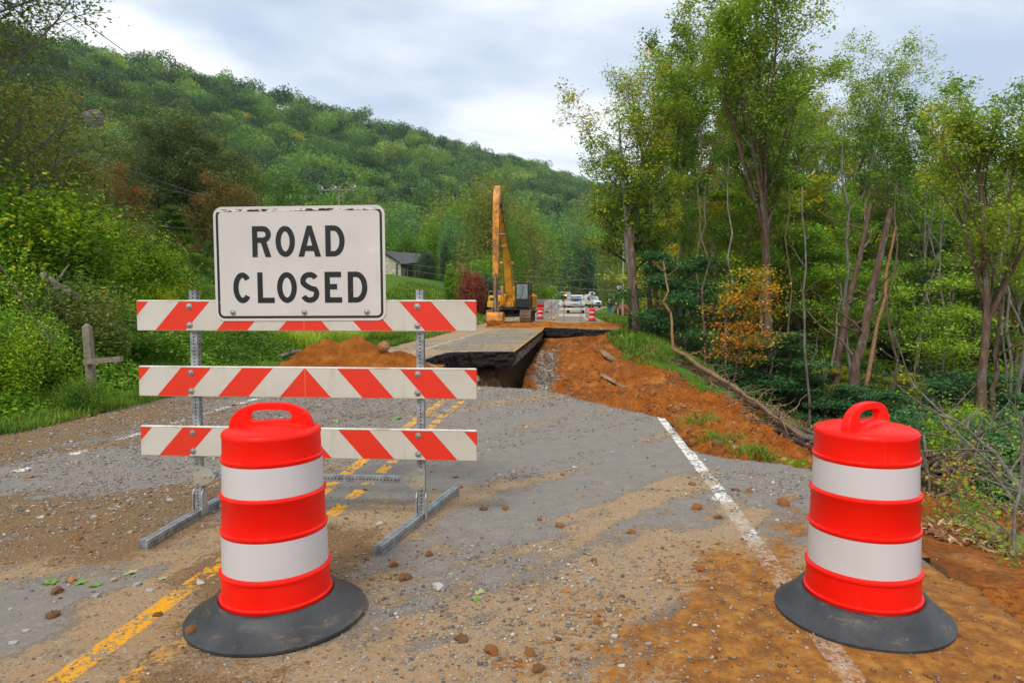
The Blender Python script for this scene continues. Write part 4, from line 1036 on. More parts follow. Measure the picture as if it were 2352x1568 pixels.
def bush_meshes(name, seed, rx, ry, rz, n, leaf, mat, lobes=9, stems=14, base_tint=.5, tvar=.5, flat=.4, shell=.35, bark=None):
    rs = np.random.RandomState(seed)
    cs = []; 
    for k in range(lobes):
        a = rs.rand() * 6.3; q = rs.rand() ** .5 * .62
        cs.append((math.cos(a) * q * rx, math.sin(a) * q * ry, rz * (.28 + .42 * rs.rand() * (1 - q * .5)), .38 + .25 * rs.rand(), rs.rand()))
    cs = np.array(cs); ki = rs.randint(0, lobes, n)
    d = rs.randn(n, 3); d /= np.linalg.norm(d, axis=1, keepdims=True)
    rr = (1 - shell * rs.rand(n) ** 1.5) * (.88 + .3 * (fbm(d[:, 0] * 3 + ki * 7.1, d[:, 1] * 3 + d[:, 2] * 2.1, seed, 2) - .3))
    C = cs[ki, :3] + d * (cs[ki, 3] * rr)[:, None] * np.array([rx, ry, rz])
    C[:, 2] = np.where(C[:, 2] < .02, np.abs(C[:, 2]) * .3 + .02, C[:, 2])
    # wispy shoots
    k = n // 9; j = rs.randint(0, lobes, k); dd = rs.randn(k // 12 + 1, 3); dd[:, 2] = np.abs(dd[:, 2]) + .4; dd /= np.linalg.norm(dd, axis=1, keepdims=True)
    si = rs.randint(0, len(dd), k); sj = np.arange(len(dd)) % lobes
    C[:k] = cs[sj[si], :3] + dd[si] * (cs[sj[si], 3] * (.85 + .42 * rs.rand(k)))[:, None] * np.array([rx, ry, rz]) + rs.randn(k, 3) * leaf * .35
    tint = np.clip(base_tint + (cs[ki, 4] - .5) * tvar * .7 + (fbm(C[:, 0] * 1.6, C[:, 1] * 1.6 + C[:, 2] * 1.3, seed, 3) - .5) * tvar * 1.4 + (rs.rand(n) - .5) * tvar * .8, 0, 1)
    LV, LF, LT = leaves_np(C, leaf, rs, tint, flat)
    paths = []
    for q in range(stems):
        j = q % lobes; b = np.array([rs.randn() * rx * .18, rs.randn() * ry * .18, -.15]); e = cs[j, :3] + rs.randn(3) * .1 * rx
        e[2] += cs[j, 3] * rz * .5; m_ = (b + e) / 2 + rs.randn(3) * .12 * rx
        paths.append(([b, m_, e], [.018 * rx, .012 * rx, .004 * rx], 4))
    V, Fc = tubes_np(paths, 4)
    return np_mesh(name + '_stems', V, Fc, bark or M_BARK_D, smooth=True), np_mesh(name + '_leaves', LV, LF, mat, attrs={'tint': LT})
def put_bush(name, meshes, label, cat, loc, rz=0, s=1, group=None):
    t = thing(name, label, cat, loc, rz, group, scale=(s, s, s) if not hasattr(s, '__len__') else s)
    link('stem', meshes[0], t); link('foliage', meshes[1], t)
    return t
# ------------------------------------------------------------------ woods on the right
def at_ground(px, Y, dz=0):
    p = W(px, 700, Y); return Vector((p.x, Y, TZ(p.x, Y) + dz))
def crown_top(px, py, Y): return W(px, py, Y).z
TALL = dict(leafmats=M_LEAF_YG, env='top')
def tall(label, px, Y, top_py, seed, r0, rz=0, group=None, bark=M_BARK_G, **k):
    p = at_ground(px, Y); H = (crown_top(px, top_py, Y) - p.z) / k.pop('hk', 1.02)
    o = dict(base=.5, n_main=12, spread=.2, up=1.05, leaves=9000, leaf=.20, cl=.6, fork=2, top_bias=.55, trop=.05, base_tint=.45, tvar=.55)
    o.update(k); lm = o.pop('leafmats', M_LEAF_YG); o['leaves'] = int(o['leaves'] * 2.0); o['leaf'] *= .76; o['cl'] *= .62
    ms = tree_mesh('tall_tree', seed, H, r0, lm, bark, **o)
    return put_tree('tall_tree', ms, label, 'tree', p, rz, 1, group)
tall('tallest tree, a straight trunk forking high up into many upright limbs', 1765, 33, -25, 11, .27, fork=5, base=.44, n_main=17, spread=.185, leaves=23000, leaf=.19, cl=.62, bark=M_BARK, top_bias=.35, base_tint=.52, env='round', wander=.022)
tall('thin-leaved tree with a pale trunk left of the tallest tree', 1560, 42, 36, 12, .23, fork=3, base=.50, spread=.20, leaves=9500, leaf=.24, base_tint=.28, lean=(0.01, 0), wander=.02, env='vase', top_bias=.8, hk=1.2)
tall('leaning trunk with yellowing crown at the left edge of the woods', 1474, 34, 240, 13, .21, fork=2, base=.38, spread=.27, leaves=6500, leaf=.19, lean=(-.17, .02), base_tint=.66, tvar=.8, wander=.04, env='vase', up=.7)
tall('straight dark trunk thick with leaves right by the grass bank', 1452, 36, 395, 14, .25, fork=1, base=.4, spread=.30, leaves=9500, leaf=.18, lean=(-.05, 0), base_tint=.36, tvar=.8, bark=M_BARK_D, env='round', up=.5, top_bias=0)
tall('trunk wrapped in red vines beside the dark leaning trees', 1522, 37, 200, 15, .15, fork=2, base=.55, spread=.16, leaves=2600, leaf=.17, lean=(-.07, 0), base_tint=.5, bark=M_BARK_R)
tall('slender grey tree with a thin crown behind the vine-wrapped trunk', 1580, 46, 210, 16, .16, fork=2, base=.5, spread=.15, leaves=3800, leaf=.2, base_tint=.35)
tall('sparse tree with a rusty-tinged crown behind the pale trunk', 1640, 44, 150, 17, .17, fork=2, base=.55, spread=.16, leaves=3600, leaf=.2, lean=(-.03, 0), base_tint=.8, tvar=.7, leafmats=M_LEAF_OLIVE)
tall('tall tree with a half-bare crown just right of the tallest tree', 1925, 45, 150, 18, .24, fork=4, base=.42, spread=.19, leaves=9000, leaf=.2, base_tint=.55, env='vase', top_bias=.7)
tall('long-limbed tree leaning right with a feathery top', 1905, 48, 228, 19, .2, fork=2, base=.4, spread=.2, leaves=3600, leaf=.2, lean=(.27, 0), base_tint=.45, env='vase', top_bias=.9)
tall('crooked leafy tree whose bright green crown stands against the sky', 2100, 42, 300, 20, .17, fork=2, base=.35, spread=.22, leaves=6000, leaf=.24, leafmats=M_LEAF_MID, base_tint=.5, lean=(.05, 0))
tall('tree at the picture edge with a full yellow-green crown', 2268, 21.5, 285, 21, .17, fork=3, base=.45, spread=.26, leaves=15000, leaf=.13, cl=.4, base_tint=.6, bark=M_BARK, lean=(.035, 0), env='round', top_bias=.5)
tall('slim tree behind the one at the picture edge', 2330, 34, 330, 22, .16, fork=2, base=.4, spread=.2, leaves=5200, base_tint=.5)
tall('thin upright tree between the leaning trunks', 2030, 52, 330, 23, .15, fork=3, base=.35, spread=.17, leaves=5200, base_tint=.4)
tall('twiggy grey tree with few leaves behind the tallest tree', 1700, 52, 250, 24, .17, fork=3, base=.4, spread=.2, leaves=5000, leaf=.22, base_tint=.4)
tall('twiggy tree against the sky in the gap right of the tallest tree', 1850, 56, 230, 25, .2, fork=4, base=.4, spread=.2, leaves=5500, leaf=.24, base_tint=.5)
tall('low-crowned twiggy tree near the right side of the woods', 2200, 48, 440, 26, .15, fork=3, base=.3, spread=.24, leaves=6500, leaf=.2, base_tint=.7, leafmats=M_LEAF_OLIVE)
tall('rounded olive tree behind the leaning trunks', 2000, 60, 450, 27, .18, fork=3, base=.2, spread=.33, leaves=9500, leaf=.3, base_tint=.55, leafmats=M_LEAF_YG, env='round', top_bias=0)
# slim tall trees that make up the body of the grove
SL = [tree_mesh('slim_tree', 700 + i, 20, .15, lm, bk, base=b_, n_main=13, spread=sp, up=1.0, leaves=9500, leaf=.165, cl=.40, fork=f_, top_bias=.35, trop=.05, env='top', base_tint=bt, tvar=.55, wander=.03) for i, (lm, bk, b_, sp, f_, bt) in enumerate([(M_LEAF_YG, M_BARK_G, .45, .13, 2, .5), (M_LEAF_MID, M_BARK_G, .40, .14, 1, .55), (M_LEAF_OLIVE, M_BARK, .5, .12, 2, .7), (M_LEAF_YG, M_BARK_G, .35, .15, 3, .65)])]
rs9 = np.random.RandomState(77)
for k, (px, Y_, tp, q) in enumerate([(1490, 50, 330, 0), (1535, 56, 300, 2), (1600, 58, 240, 3), (1625, 50, 300, 1), (1668, 60, 210, 2), (1722, 58, 160, 0), (1745, 48, 330, 1), (1808, 62, 180, 3), (1838, 50, 260, 0), (1880, 58, 235, 2), (1955, 54, 250, 3), (1985, 60, 300, 0), (2045, 58, 330, 1), (2085, 54, 380, 2), (2128, 60, 400, 3), (2165, 46, 420, 1), (2190, 58, 430, 0), (2240, 50, 380, 2), (2300, 52, 350, 3), (2350, 46, 330, 0), (1575, 40, 420, 1), (1695, 40, 430, 3), (2010, 44, 430, 2), (1915, 40, 440, 1)]):
    p = at_ground(px, Y_); s = (crown_top(px, tp, Y_) - p.z) / 20.5
    put_tree('slim_tree', SL[q], 'slim tall tree with an upright crown in the grove on the right', 'tree', p, rs9.rand() * 6.3, (s * .95, s * .95, s), 'slim tall trees of the grove')
# bare leaning and thin trunks
def bare(name, label, px0, px1, py1, Y, r, mat, seed, cat='tree trunk', wob=.25, n=9, stub=True, snap=False, Y1=None):
    a = at_ground(px0, Y); b = W(px1, py1, Y1 or Y + .5); rs = np.random.RandomState(seed)
    pts = []
    for k in range(n + 1):
        t = k / n; w = rs.randn(3) * wob * .35 * math.sin(PI * t)
        pts.append(np.array(a) * (1 - t) + np.array(b) * t + w * np.array([1, 1, .2]))
    pts[0][2] -= .4; rad = [r * (1.25 if k == 0 else 1 - .55 * k / n) for k in range(n + 1)]
    root = thing(name, label, cat, a)
    P = [np.array(p) - np.array(a) for p in pts]
    V, Fc = tubes_np([(P, rad, 8)], 8); link('trunk', np_mesh('trunk', V, Fc, mat, smooth=True), root)
    if stub:
        for k in range(5):
            j = rs.randint(3, n); q = P[j]; d = np.array([rs.randn(), rs.randn(), .7]); d /= np.linalg.norm(d)
            pp, rr, _ = grow(rs, q, d, (.6 + 1.4 * rs.rand()) * r * 12, r * .28, .01, 4, .2, .08)
            V, Fc = tubes_np([(pp, rr, 5)], 5); link('branch', np_mesh('branch', V, Fc, mat, smooth=True), root)
    return root
bare('leaning_trunk', 'leaning brown trunk with torn bark, left one of the pair', 1900, 1998, 470, 31, .20, M_BARK, 1)
bare('leaning_trunk', 'thicker leaning trunk with a split top, right one of the pair', 1942, 2046, 480, 29, .24, M_BARK, 2)
bare('leaning_trunk', 'broken splintered pale stem beside the split-top trunk', 1975, 2058, 520, 29.5, .11, M_WOOD, 3, stub=False)
bare('thin_trunk', 'pale thin trunk that bends left of the leaning pair', 1898, 1930, 650, 30, .07, M_BARK_G, 4, wob=.5)
bare('thin_trunk', 'thin grey trunk rising right of the leaning pair', 1998, 2036, 640, 33, .09, M_BARK_G, 5, wob=.4)
bare('thin_trunk', 'slim pale sapling stem at the foot of the tallest tree', 1773, 1776, 770, 30, .05, M_BARK_G, 6, wob=.3)
bare('thin_trunk', 'twisted pale stem standing on the grass bank rim', 1548, 1524, 600, 27, .06, M_WOOD, 7, wob=.35)
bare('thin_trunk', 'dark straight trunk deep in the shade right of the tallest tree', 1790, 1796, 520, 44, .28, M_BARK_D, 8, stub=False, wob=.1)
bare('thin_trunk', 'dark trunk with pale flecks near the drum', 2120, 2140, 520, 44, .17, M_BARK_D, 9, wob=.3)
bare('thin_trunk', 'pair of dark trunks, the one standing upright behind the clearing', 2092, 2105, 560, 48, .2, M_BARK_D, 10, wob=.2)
bare('thin_trunk', 'stout brown trunk in the trees at the left edge of the woods', 1466, 1446, 520, 33, .22, M_BARK, 31, wob=.12, stub=False)
bare('thin_trunk', 'grey stem with a curved branch in front of the brown trunk', 1490, 1496, 470, 38, .17, M_BARK, 32, wob=.3)
bare('thin_trunk', 'slanting stem at the left of the olive thicket', 1852, 1880, 760, 34, .05, M_BARK_G, 33, wob=.3)
bare('thin_trunk', 'snapped stump with a sharp splintered top', 1957, 1968, 930, 27, .11, M_WOOD, 34, wob=.05, stub=False, n=4)
bare('thin_trunk', 'twin grey stem beside the tree at the picture edge', 2282, 2300, 700, 22.5, .10, M_BARK, 35, wob=.25)

rs8 = np.random.RandomState(8)
for k in range(13):
    px = [1590, 1622, 1668, 1742, 1822, 1868, 1960, 2064, 2150, 2172, 2205, 2318, 2340][k]
    o = bare('thin_trunk', 'thin pale stem rising through the understory of the grove', px, px + rs8.uniform(-30, 40), rs8.uniform(300, 430), rs8.uniform(28, 36), rs8.uniform(.045, .09), [M_BARK_G, M_BARK, M_BARK_G][k % 3], 200 + k, wob=.45)
    o['group'] = 'thin stems in the understory'

# layered understory
def under(label, px, Y, top_py, seed, lm, r0=.09, n=9000, leaf=.17, rz=0, spread=.36, base=.12, group=None, up=.15, droop=.05, s=None, tint=.5, tvar=.55, n_main=18, name='understory_tree'):
    p = at_ground(px, Y); H = crown_top(px, top_py, Y) - p.z
    ms = tree_mesh(name, seed, H, r0, lm, M_BARK, base=base, n_main=n_main, spread=spread, up=up, leaves=n, leaf=leaf, cl=.55, fork=0, trop=.0, env='round', flat=.75, droop=droop, subn=6, base_tint=tint, tvar=tvar)
    put_tree(name, ms, label, 'tree', p, rz, 1, group); return ms, H
under('small maple turning orange and gold in front of the tallest trunk', 1688, 25, 618, 40, M_LEAF_ORANGE, r0=.045, n=3600, leaf=.12, spread=.19, base=.30, tint=.33, tvar=.9, name='orange_maple')
U0 = None
u1, h1 = under('dense blue-green tree behind the grass bank', 1565, 33, 590, 41, M_LEAF_BLUE, n=15000, leaf=.17, spread=.36)
u2, h2 = under('bright green layered tree filling the gap left of the tallest trunk', 1660, 40, 345, 42, M_LEAF_MID, n=16000, leaf=.20, spread=.27, tint=.58, up=.3)
u3, h3 = under('bright green layered tree right of the tallest trunk', 1850, 38, 480, 43, M_LEAF_MID, n=16000, leaf=.19, spread=.33, tint=.55)
u4, h4 = under('wide leafy tree leaning into the clearing above the right drum', 2075, 33, 610, 44, M_LEAF_MID, n=16000, leaf=.16, spread=.36, tint=.6, up=.25)
u5, h5 = under('green and gold tree low behind the tallest trunk', 1835, 42, 640, 45, M_LEAF_YG, n=11000, leaf=.19, spread=.36, tint=.75)
# the filler of the woods: shared meshes in a loop
rs = np.random.RandomState(99)
WOODS = [u1, u2, u3, u4, u5]; WH = [h1, h2, h3, h4, h5]
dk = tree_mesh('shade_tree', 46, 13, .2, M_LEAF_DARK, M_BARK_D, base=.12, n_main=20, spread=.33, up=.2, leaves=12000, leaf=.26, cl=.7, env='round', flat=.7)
dk2 = tree_mesh('shade_tree', 47, 15, .2, M_LEAF_OLIVE, M_BARK_D, base=.25, n_main=18, spread=.27, up=.5, leaves=9000, leaf=.26, cl=.7, env='round', flat=.6, base_tint=.4)
place = []
for k in range(900):
    if len(place) >= 84: break
    px = rs.uniform(1440, 2600); Y = rs.uniform(44, 105)
    p = at_ground(px, Y); u = p.x - XR(Y)
    if u < 9 or any((p.x - a) ** 2 + (Y - b) ** 2 < 14 for a, b in place): continue
    place.append((p.x, Y))
    i_ = rs.choice([0, 1, 2, 3, 4, 4, 5, 6]); H = 16 + 0 * rs.rand()
    lim_py = np.interp(px, [1440, 1600, 1800, 2000, 2200, 2400], [470, 420, 450, 470, 500, 480]) + rs.uniform(-20, 90)
    ht = min(crown_top(px, lim_py, Y) - p.z, 21)
    ms, hh = ((WOODS[i_], WH[i_]) if i_ < 5 else ((dk, 13) if i_ == 5 else (dk2, 15)))
    s = ht / hh; sxy = min(s, 1.6) if s > 1 else s
    put_tree('forest_tree', ms, 'leafy tree in the depth of the woods behind the tall trunks', 'tree', p, rs.rand() * 6.3, (sxy * 1.1, sxy * 1.1, s), 'trees deep in the woods')
for k in range(38):      # nearer low shrubs on the forest floor
    px = rs.uniform(1500, 2420); Y = rs.uniform(27, 46); p = at_ground(px, Y)
    if p.x - XR(Y) < 6.5: continue
    i_ = rs.choice([0, 0, 4, 5, 5]); ms, hh = (WOODS[i_], WH[i_]) if i_ < 5 else (dk, 13)
    s = rs.uniform(1.8, 3.6) / hh
    put_tree('forest_sapling', ms, 'leafy sapling on the floor of the woods below the road', 'tree', p, rs.rand() * 6.3, (s * 1.5, s * 1.5, s), 'saplings on the floor of the woods')
# right of the drum: bushes above the debris
for (px, Y, w_, h_, lm, sd, lb) in ((2225, 19, 1.5, 1.9, M_LEAF_YG, 51, 'yellow-green bush at the edge of the clearing beyond the right drum'), (2340, 15.5, 1.3, 2.0, M_LEAF_BLUE, 52, 'grey-green bush at the right edge of the picture'),
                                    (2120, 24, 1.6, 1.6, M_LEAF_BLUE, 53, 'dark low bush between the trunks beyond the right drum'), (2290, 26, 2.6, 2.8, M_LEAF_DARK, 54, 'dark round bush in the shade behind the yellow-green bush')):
    put_bush('bush', bush_meshes('bush', sd, w_, w_, h_, 9000, .10 if Y < 20 else .13, lm), lb, 'bush', at_ground(px, Y, -.15))
# ------------------------------------------------------------------ mountain woods
M_LEAF_HILL = leafmat('hill_leaves', [(0, (.022, .050, .015)), (.25, (.040, .085, .020)), (.5, (.062, .122, .024)), (.76, (.095, .17, .026)), (.91, (.16, .22, .03)), (.97, (.28, .27, .035)), (1, (.36, .20, .03))], .3, hue=.95)
def hill_crown(seed, n=620, dia=9, h=8, leaf=.85, conifer=False):
    rs = np.random.RandomState(seed); L = 8 if not conifer else 1
    cs = np.stack([rs.randn(L) * .20, rs.randn(L) * .20, .42 + rs.rand(L) * .30, .24 + .18 * rs.rand(L)], -1); cs[0] = (0, 0, .55, .42)
    k = rs.randint(0, L, n); d = rs.randn(n, 3); d[:, 2] = np.abs(d[:, 2]) * .9 - .25; d /= np.linalg.norm(d, axis=1, keepdims=True)
    if conifer:
        z = rs.rand(n) ** .7; a = rs.rand(n) * 6.3; r = (1 - z) * .34 * (.6 + .4 * np.abs(np.sin(z * 26))) * (.75 + .3 * rs.rand(n)); C = np.stack([np.cos(a) * r * dia, np.sin(a) * r * dia, z * h * 1.3], -1)
    else: C = (cs[k, :3] + d * (cs[k, 3] * (.86 + .2 * rs.rand(n)))[:, None]) * np.array([dia, dia, h])
    t = np.clip(.42 + (fbm(C[:, 0] * .35, C[:, 1] * .35 + C[:, 2] * .4, seed, 2) - .5) * .30 + (rs.rand(n) - .5) * .12, 0, 1)
    V, Fc, T_ = leaves_np(C, leaf, rs, t, .55, asp=.8)
    return np_mesh('hillside_crown', V, Fc, M_LEAF_HILL, attrs={'tint': T_})
HC = [hill_crown(300 + i, 1500, leaf=.52) for i in range(4)] + [hill_crown(310, 900, 7.5, 10, .6), hill_crown(311, 700, 7, 11, .7, True)]
rs = np.random.RandomState(5)
pts = []
N = 26000
X = rs.uniform(-330, 420, N); Y = rs.uniform(95, 900, N)
hz = hillz(X, Y); t_, d_ = ridge_td(X, Y)
az = X / Y; ok = (az > -.82) & (az < .95) & (d_ > -14) & (hz > 1.0) & (Y > 120)
X, Y, d_ = X[ok], Y[ok], d_[ok]
cell = {}; keep = []
for i_ in range(len(X)):
    s_ = 6.6 if Y[i_] < 520 else 9.0
    c = (int(X[i_] // 8), int(Y[i_] // 8)); bad_ = False
    for a in (-1, 0, 1):
        for b in (-1, 0, 1):
            for (qx, qy) in cell.get((c[0] + a, c[1] + b), ()):
                if (qx - X[i_]) ** 2 + (qy - Y[i_]) ** 2 < s_ * s_: bad_ = True; break
    if not bad_: cell.setdefault(c, []).append((X[i_], Y[i_])); keep.append(i_)
X, Y = X[keep], Y[keep]; Z = TZv(X, Y)
order = np.argsort(Y); X, Y, Z = X[order], Y[order], Z[order]
ROCK = W(236, 275, 235)
ok = ~((np.hypot(X - ROCK.x, Y - 232) < 7)); X, Y, Z = X[ok], Y[ok], Z[ok]
NI = 150
vis = (X / Y > -.62) & (X / Y < .2)
ind = np.where(vis)[0][:NI]; rest = np.setdiff1d(np.arange(len(X)), ind)
for i_ in ind:
    o = link('hillside_tree', HC[rs.choice([0, 1, 2, 3, 4, 5], p=[.22, .22, .2, .2, .145, .015])], loc=(X[i_], Y[i_], Z[i_] - 1.2), rot=(0, 0, rs.rand() * 6.3))
    s = rs.uniform(.9, 1.5); o.scale = (s, s, s * rs.uniform(.95, 1.3))
    tag(o, 'green crown among the lowest rows of trees on the mountain side', 'tree', 'trees on the lower mountain side')
# the rest of the mountain reads as one mass: one object that instances the crowns on points
pm = bpy.data.meshes.new('mountain_forest'); R = rest
pm.vertices.add(len(R)); pm.vertices.foreach_set('co', np.stack([X[R], Y[R], Z[R] - 1.0], -1).astype(np.float32).ravel())
kd_ = rs.choice(6, len(R), p=[.22, .22, .2, .2, .13, .03]); kd_[(kd_ == 5) & (ridge_td(X[R], Y[R])[1] < 110)] = 0
at = pm.attributes.new('kindof', 'INT', 'POINT'); at.data.foreach_set('value', kd_.astype(np.int32))
at = pm.attributes.new('size', 'FLOAT_VECTOR', 'POINT'); s = rs.uniform(.85, 1.5, len(R)); at.data.foreach_set('vector', np.stack([s, s, s * rs.uniform(.9, 1.4, len(R))], -1).astype(np.float32).ravel())
at = pm.attributes.new('turn', 'FLOAT_VECTOR', 'POINT'); at.data.foreach_set('vector', np.stack([np.zeros(len(R)), np.zeros(len(R)), rs.rand(len(R)) * 6.3], -1).astype(np.float32).ravel())
src = bpy.data.collections.new('crown_kinds')
for i_, me in enumerate(HC): src.objects.link(bpy.data.objects.new('crown_kind_%s' % 'abcdef'[i_], me))
ng = bpy.data.node_groups.new('forest', 'GeometryNodeTree')
ng.interface.new_socket('Geometry', in_out='INPUT', socket_type='NodeSocketGeometry'); ng.interface.new_socket('Geometry', in_out='OUTPUT', socket_type='NodeSocketGeometry')
gi = ng.nodes.new('NodeGroupInput'); go = ng.nodes.new('NodeGroupOutput'); ip = ng.nodes.new('GeometryNodeInstanceOnPoints'); ci_ = ng.nodes.new('GeometryNodeCollectionInfo')
ci_.inputs['Collection'].default_value = src; ci_.inputs['Separate Children'].default_value = True; ci_.inputs['Reset Children'].default_value = True
def na(nm, ty):
    n = ng.nodes.new('GeometryNodeInputNamedAttribute'); n.data_type = ty; n.inputs['Name'].default_value = nm; return [o for o in n.outputs if o.enabled][0]
ng.links.new(gi.outputs[0], ip.inputs['Points']); ng.links.new(ci_.outputs[0], ip.inputs['Instance']); ip.inputs['Pick Instance'].default_value = True
ng.links.new(na('kindof', 'INT'), ip.inputs['Instance Index']); ng.links.new(na('size', 'FLOAT_VECTOR'), ip.inputs['Scale']); ng.links.new(na('turn', 'FLOAT_VECTOR'), ip.inputs['Rotation'])
ng.links.new(ip.outputs[0], go.inputs[0])
fo = tag(link('mountain_forest', pm), 'unbroken green woods covering the mountain up to its ridge', 'forest', kind='stuff')
md = fo.modifiers.new('forest', 'NODES'); md.node_group = ng
# bare rock face showing between the trees
M_ROCK = simple('mountain_rock', (.15, .125, .125), .85, var=.45, scale=.35, bump=.5)
m = rock_mesh('rock_outcrop', 9, M_ROCK, 3, (3.6, 3, 2.8), .35); o = link('rock_outcrop', m, loc=(ROCK.x, 229, ROCK.z - 1.2)); tag(o, 'bare grey rock face showing between the trees on the mountain', 'rock face')

# ------------------------------------------------------------------ valley trees between the lawn and the mountain
def free(name, label, px, Y, top_py, meshes, hh, wide=1.0, group=None, rz=0, cat='tree'):
    p = at_ground(px, Y, -.1); s = (crown_top(px, top_py, Y) - p.z) / hh
    return put_tree(name, meshes, label, cat, p, rz, (s * wide, s * wide, s), group)
def dense_tree(name, seed, H, mat, W_=.36, n=12000, leaf=.3, tint=.5, tvar=.5):
    """leafy dome on a short trunk"""
    rs = np.random.RandomState(seed); st, fo_ = bush_meshes(name, seed, H * W_, H * W_, H * .98, n, leaf, mat, lobes=16, stems=10, base_tint=tint, tvar=tvar, shell=.3, bark=M_BARK)
    V, Fc = tubes_np([([(0, 0, -.5), (0, 0, H * .3), (.1, 0, H * .6)], [.026 * H, .02 * H, .01 * H], 8)], 8)
    return np_mesh(name + '_wood', V, Fc, M_BARK, smooth=True), fo_
free('broadleaf_tree', 'tall pale green tree rising straight behind the excavator', 1120, 78, 412, dense_tree('broadleaf', 401, 14, M_LEAF_OLIVE, .30, 26000, .24, .78, .4), 14, 1.0)
free('broadleaf_tree', 'green tree with brighter lower boughs right behind the excavator arm', 1178, 75, 520, dense_tree('broadleaf', 402, 11, M_LEAF_MID, .34, 20000, .22, .35, .5), 11, .62)
free('broadleaf_tree', 'bright green leafy tree at the foot of the pale tall tree', 1110, 68, 590, dense_tree('broadleaf', 403, 7, M_LEAF_MID, .45, 14000, .20, .55, .5), 7, 1.1)
free('round_tree', 'clipped-looking round green tree behind the house roof', 946, 98, 536, dense_tree('round_tree', 404, 8, M_LEAF_MID, .42, 16000, .24, .35, .35), 8, 1.0)
free('broadleaf_tree', 'light green domed tree behind the round tree by the house', 992, 112, 520, dense_tree('broadleaf', 405, 10, M_LEAF_LIME, .38, 14000, .3, .4, .35), 10)
free('conifer', 'narrow dark evergreen standing alone right of the house', 1023, 92, 562, (lambda st_, fo_: (st_, fo_))(*dense_tree('conifer', 406, 8, M_LEAF_DARK, .14, 9000, .2, .5, .4)), 8)
bA = dense_tree('broadleaf', 407, 12, M_LEAF_OLIVE, .36, 15000, .3, .6, .5); bB = dense_tree('broadleaf', 408, 12, M_LEAF_MID, .38, 15000, .3, .45, .45); bC = dense_tree('broadleaf', 409, 12, M_LEAF_BLUE, .36, 15000, .3, .6, .5); bD = dense_tree('broadleaf', 410, 12, M_LEAF_DARK, .38, 14000, .3, .6, .5)
VT = [(700, 120, 500, bA), (770, 125, 470, bB), (830, 130, 480, bA), (880, 118, 520, bB), (915, 130, 490, bC), (1045, 105, 500, bC), (1010, 125, 470, bA), (1065, 120, 450, bB), (1205, 110, 500, bA), (1235, 165, 500, bB), (1275, 205, 500, bC), (1300, 215, 520, bA), (1250, 190, 560, bD),
      (1330, 232, 500, bB), (1355, 215, 540, bC), (1330, 225, 570, bD), (1385, 225, 560, bD), (1300, 215, 600, bC), (1410, 240, 540, bC), (1440, 250, 540, bD), (1280, 230, 590, bD), (1375, 262, 470, bA), (1425, 150, 520, bA), (1400, 262, 540, bB), (1345, 290, 500, bC), (1390, 290, 500, bB), (1440, 200, 530, bB), (1228, 150, 590, bD), (640, 110, 490, bB), (580, 105, 500, bA)]
for i_, (px, Y_, tp, ms) in enumerate(VT):
    free('valley_tree', 'rounded leafy tree in the belt between the road and the mountain', px, Y_, tp + 12 * math.sin(i_ * 5.3), ms, 12, 1.0 + .15 * math.sin(i_ * 3.1), 'trees at the foot of the mountain', i_ * 1.3)
free('bare_tree', 'grey half-bare tree behind the parked vehicles', 1262, 180, 560, tree_mesh('bare_tree', 420, 12, .2, M_LEAF_RUST, M_BARK_G, base=.15, n_main=18, spread=.3, up=.7, leaves=3000, leaf=.3, base_tint=.4), 12, 1.1)
# ------------------------------------------------------------------ shrubs about the lawn
def sh(label, px, Y, w_, top_py, seed, mat, n=8000, leaf=.12, tint=.5, tvar=.5, group=None, dz=-.1):
    p = at_ground(px, Y, dz); H = crown_top(px, top_py, Y) - p.z
    return put_bush('bush', bush_meshes('bush', seed, w_, w_, H * 1.05, n, leaf, mat, base_tint=tint, tvar=tvar, lobes=11), label, 'bush', p, 0, 1, group)
sh('dark rounded evergreen shrub in front of the house porch', 976, 80, 1.7, 590, 421, M_LEAF_DARK, 14000, .13, .45, .4)
sh('maroon-leaved maple bush beside the road left of the excavator', 1087, 58, 1.35, 638, 422, M_LEAF_RED, 11000, .13, .55, .5)
sh('maroon-tipped upper spray above the maple bush', 1064, 60, .8, 618, 423, M_LEAF_RED, 5000, .12, .6, .5)
sh('green bush left of the maroon maple', 1040, 59, .95, 622, 424, M_LEAF_MID, 8000, .13, .5, .5)
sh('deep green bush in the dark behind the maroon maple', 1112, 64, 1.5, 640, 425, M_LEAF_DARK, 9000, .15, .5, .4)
sh('dark thicket low at the roadside left of the excavator tracks', 1118, 60, 1.2, 690, 426, M_LEAF_DARK, 6000, .14, .4, .4)
sh('bright green bush right of the excavator cab', 1248, 130, 2.9, 654, 427, M_LEAF_LIME, 11000, .15, .35, .5)
sh('low green hedge behind the white pickup', 1278, 185, 4.2, 680, 428, M_LEAF_LIME, 7000, .22, .35, .4)
sh('dark bush behind the orange machine', 1312, 205, 6, 665, 429, M_LEAF_RUST, 6000, .3, .3, .4)
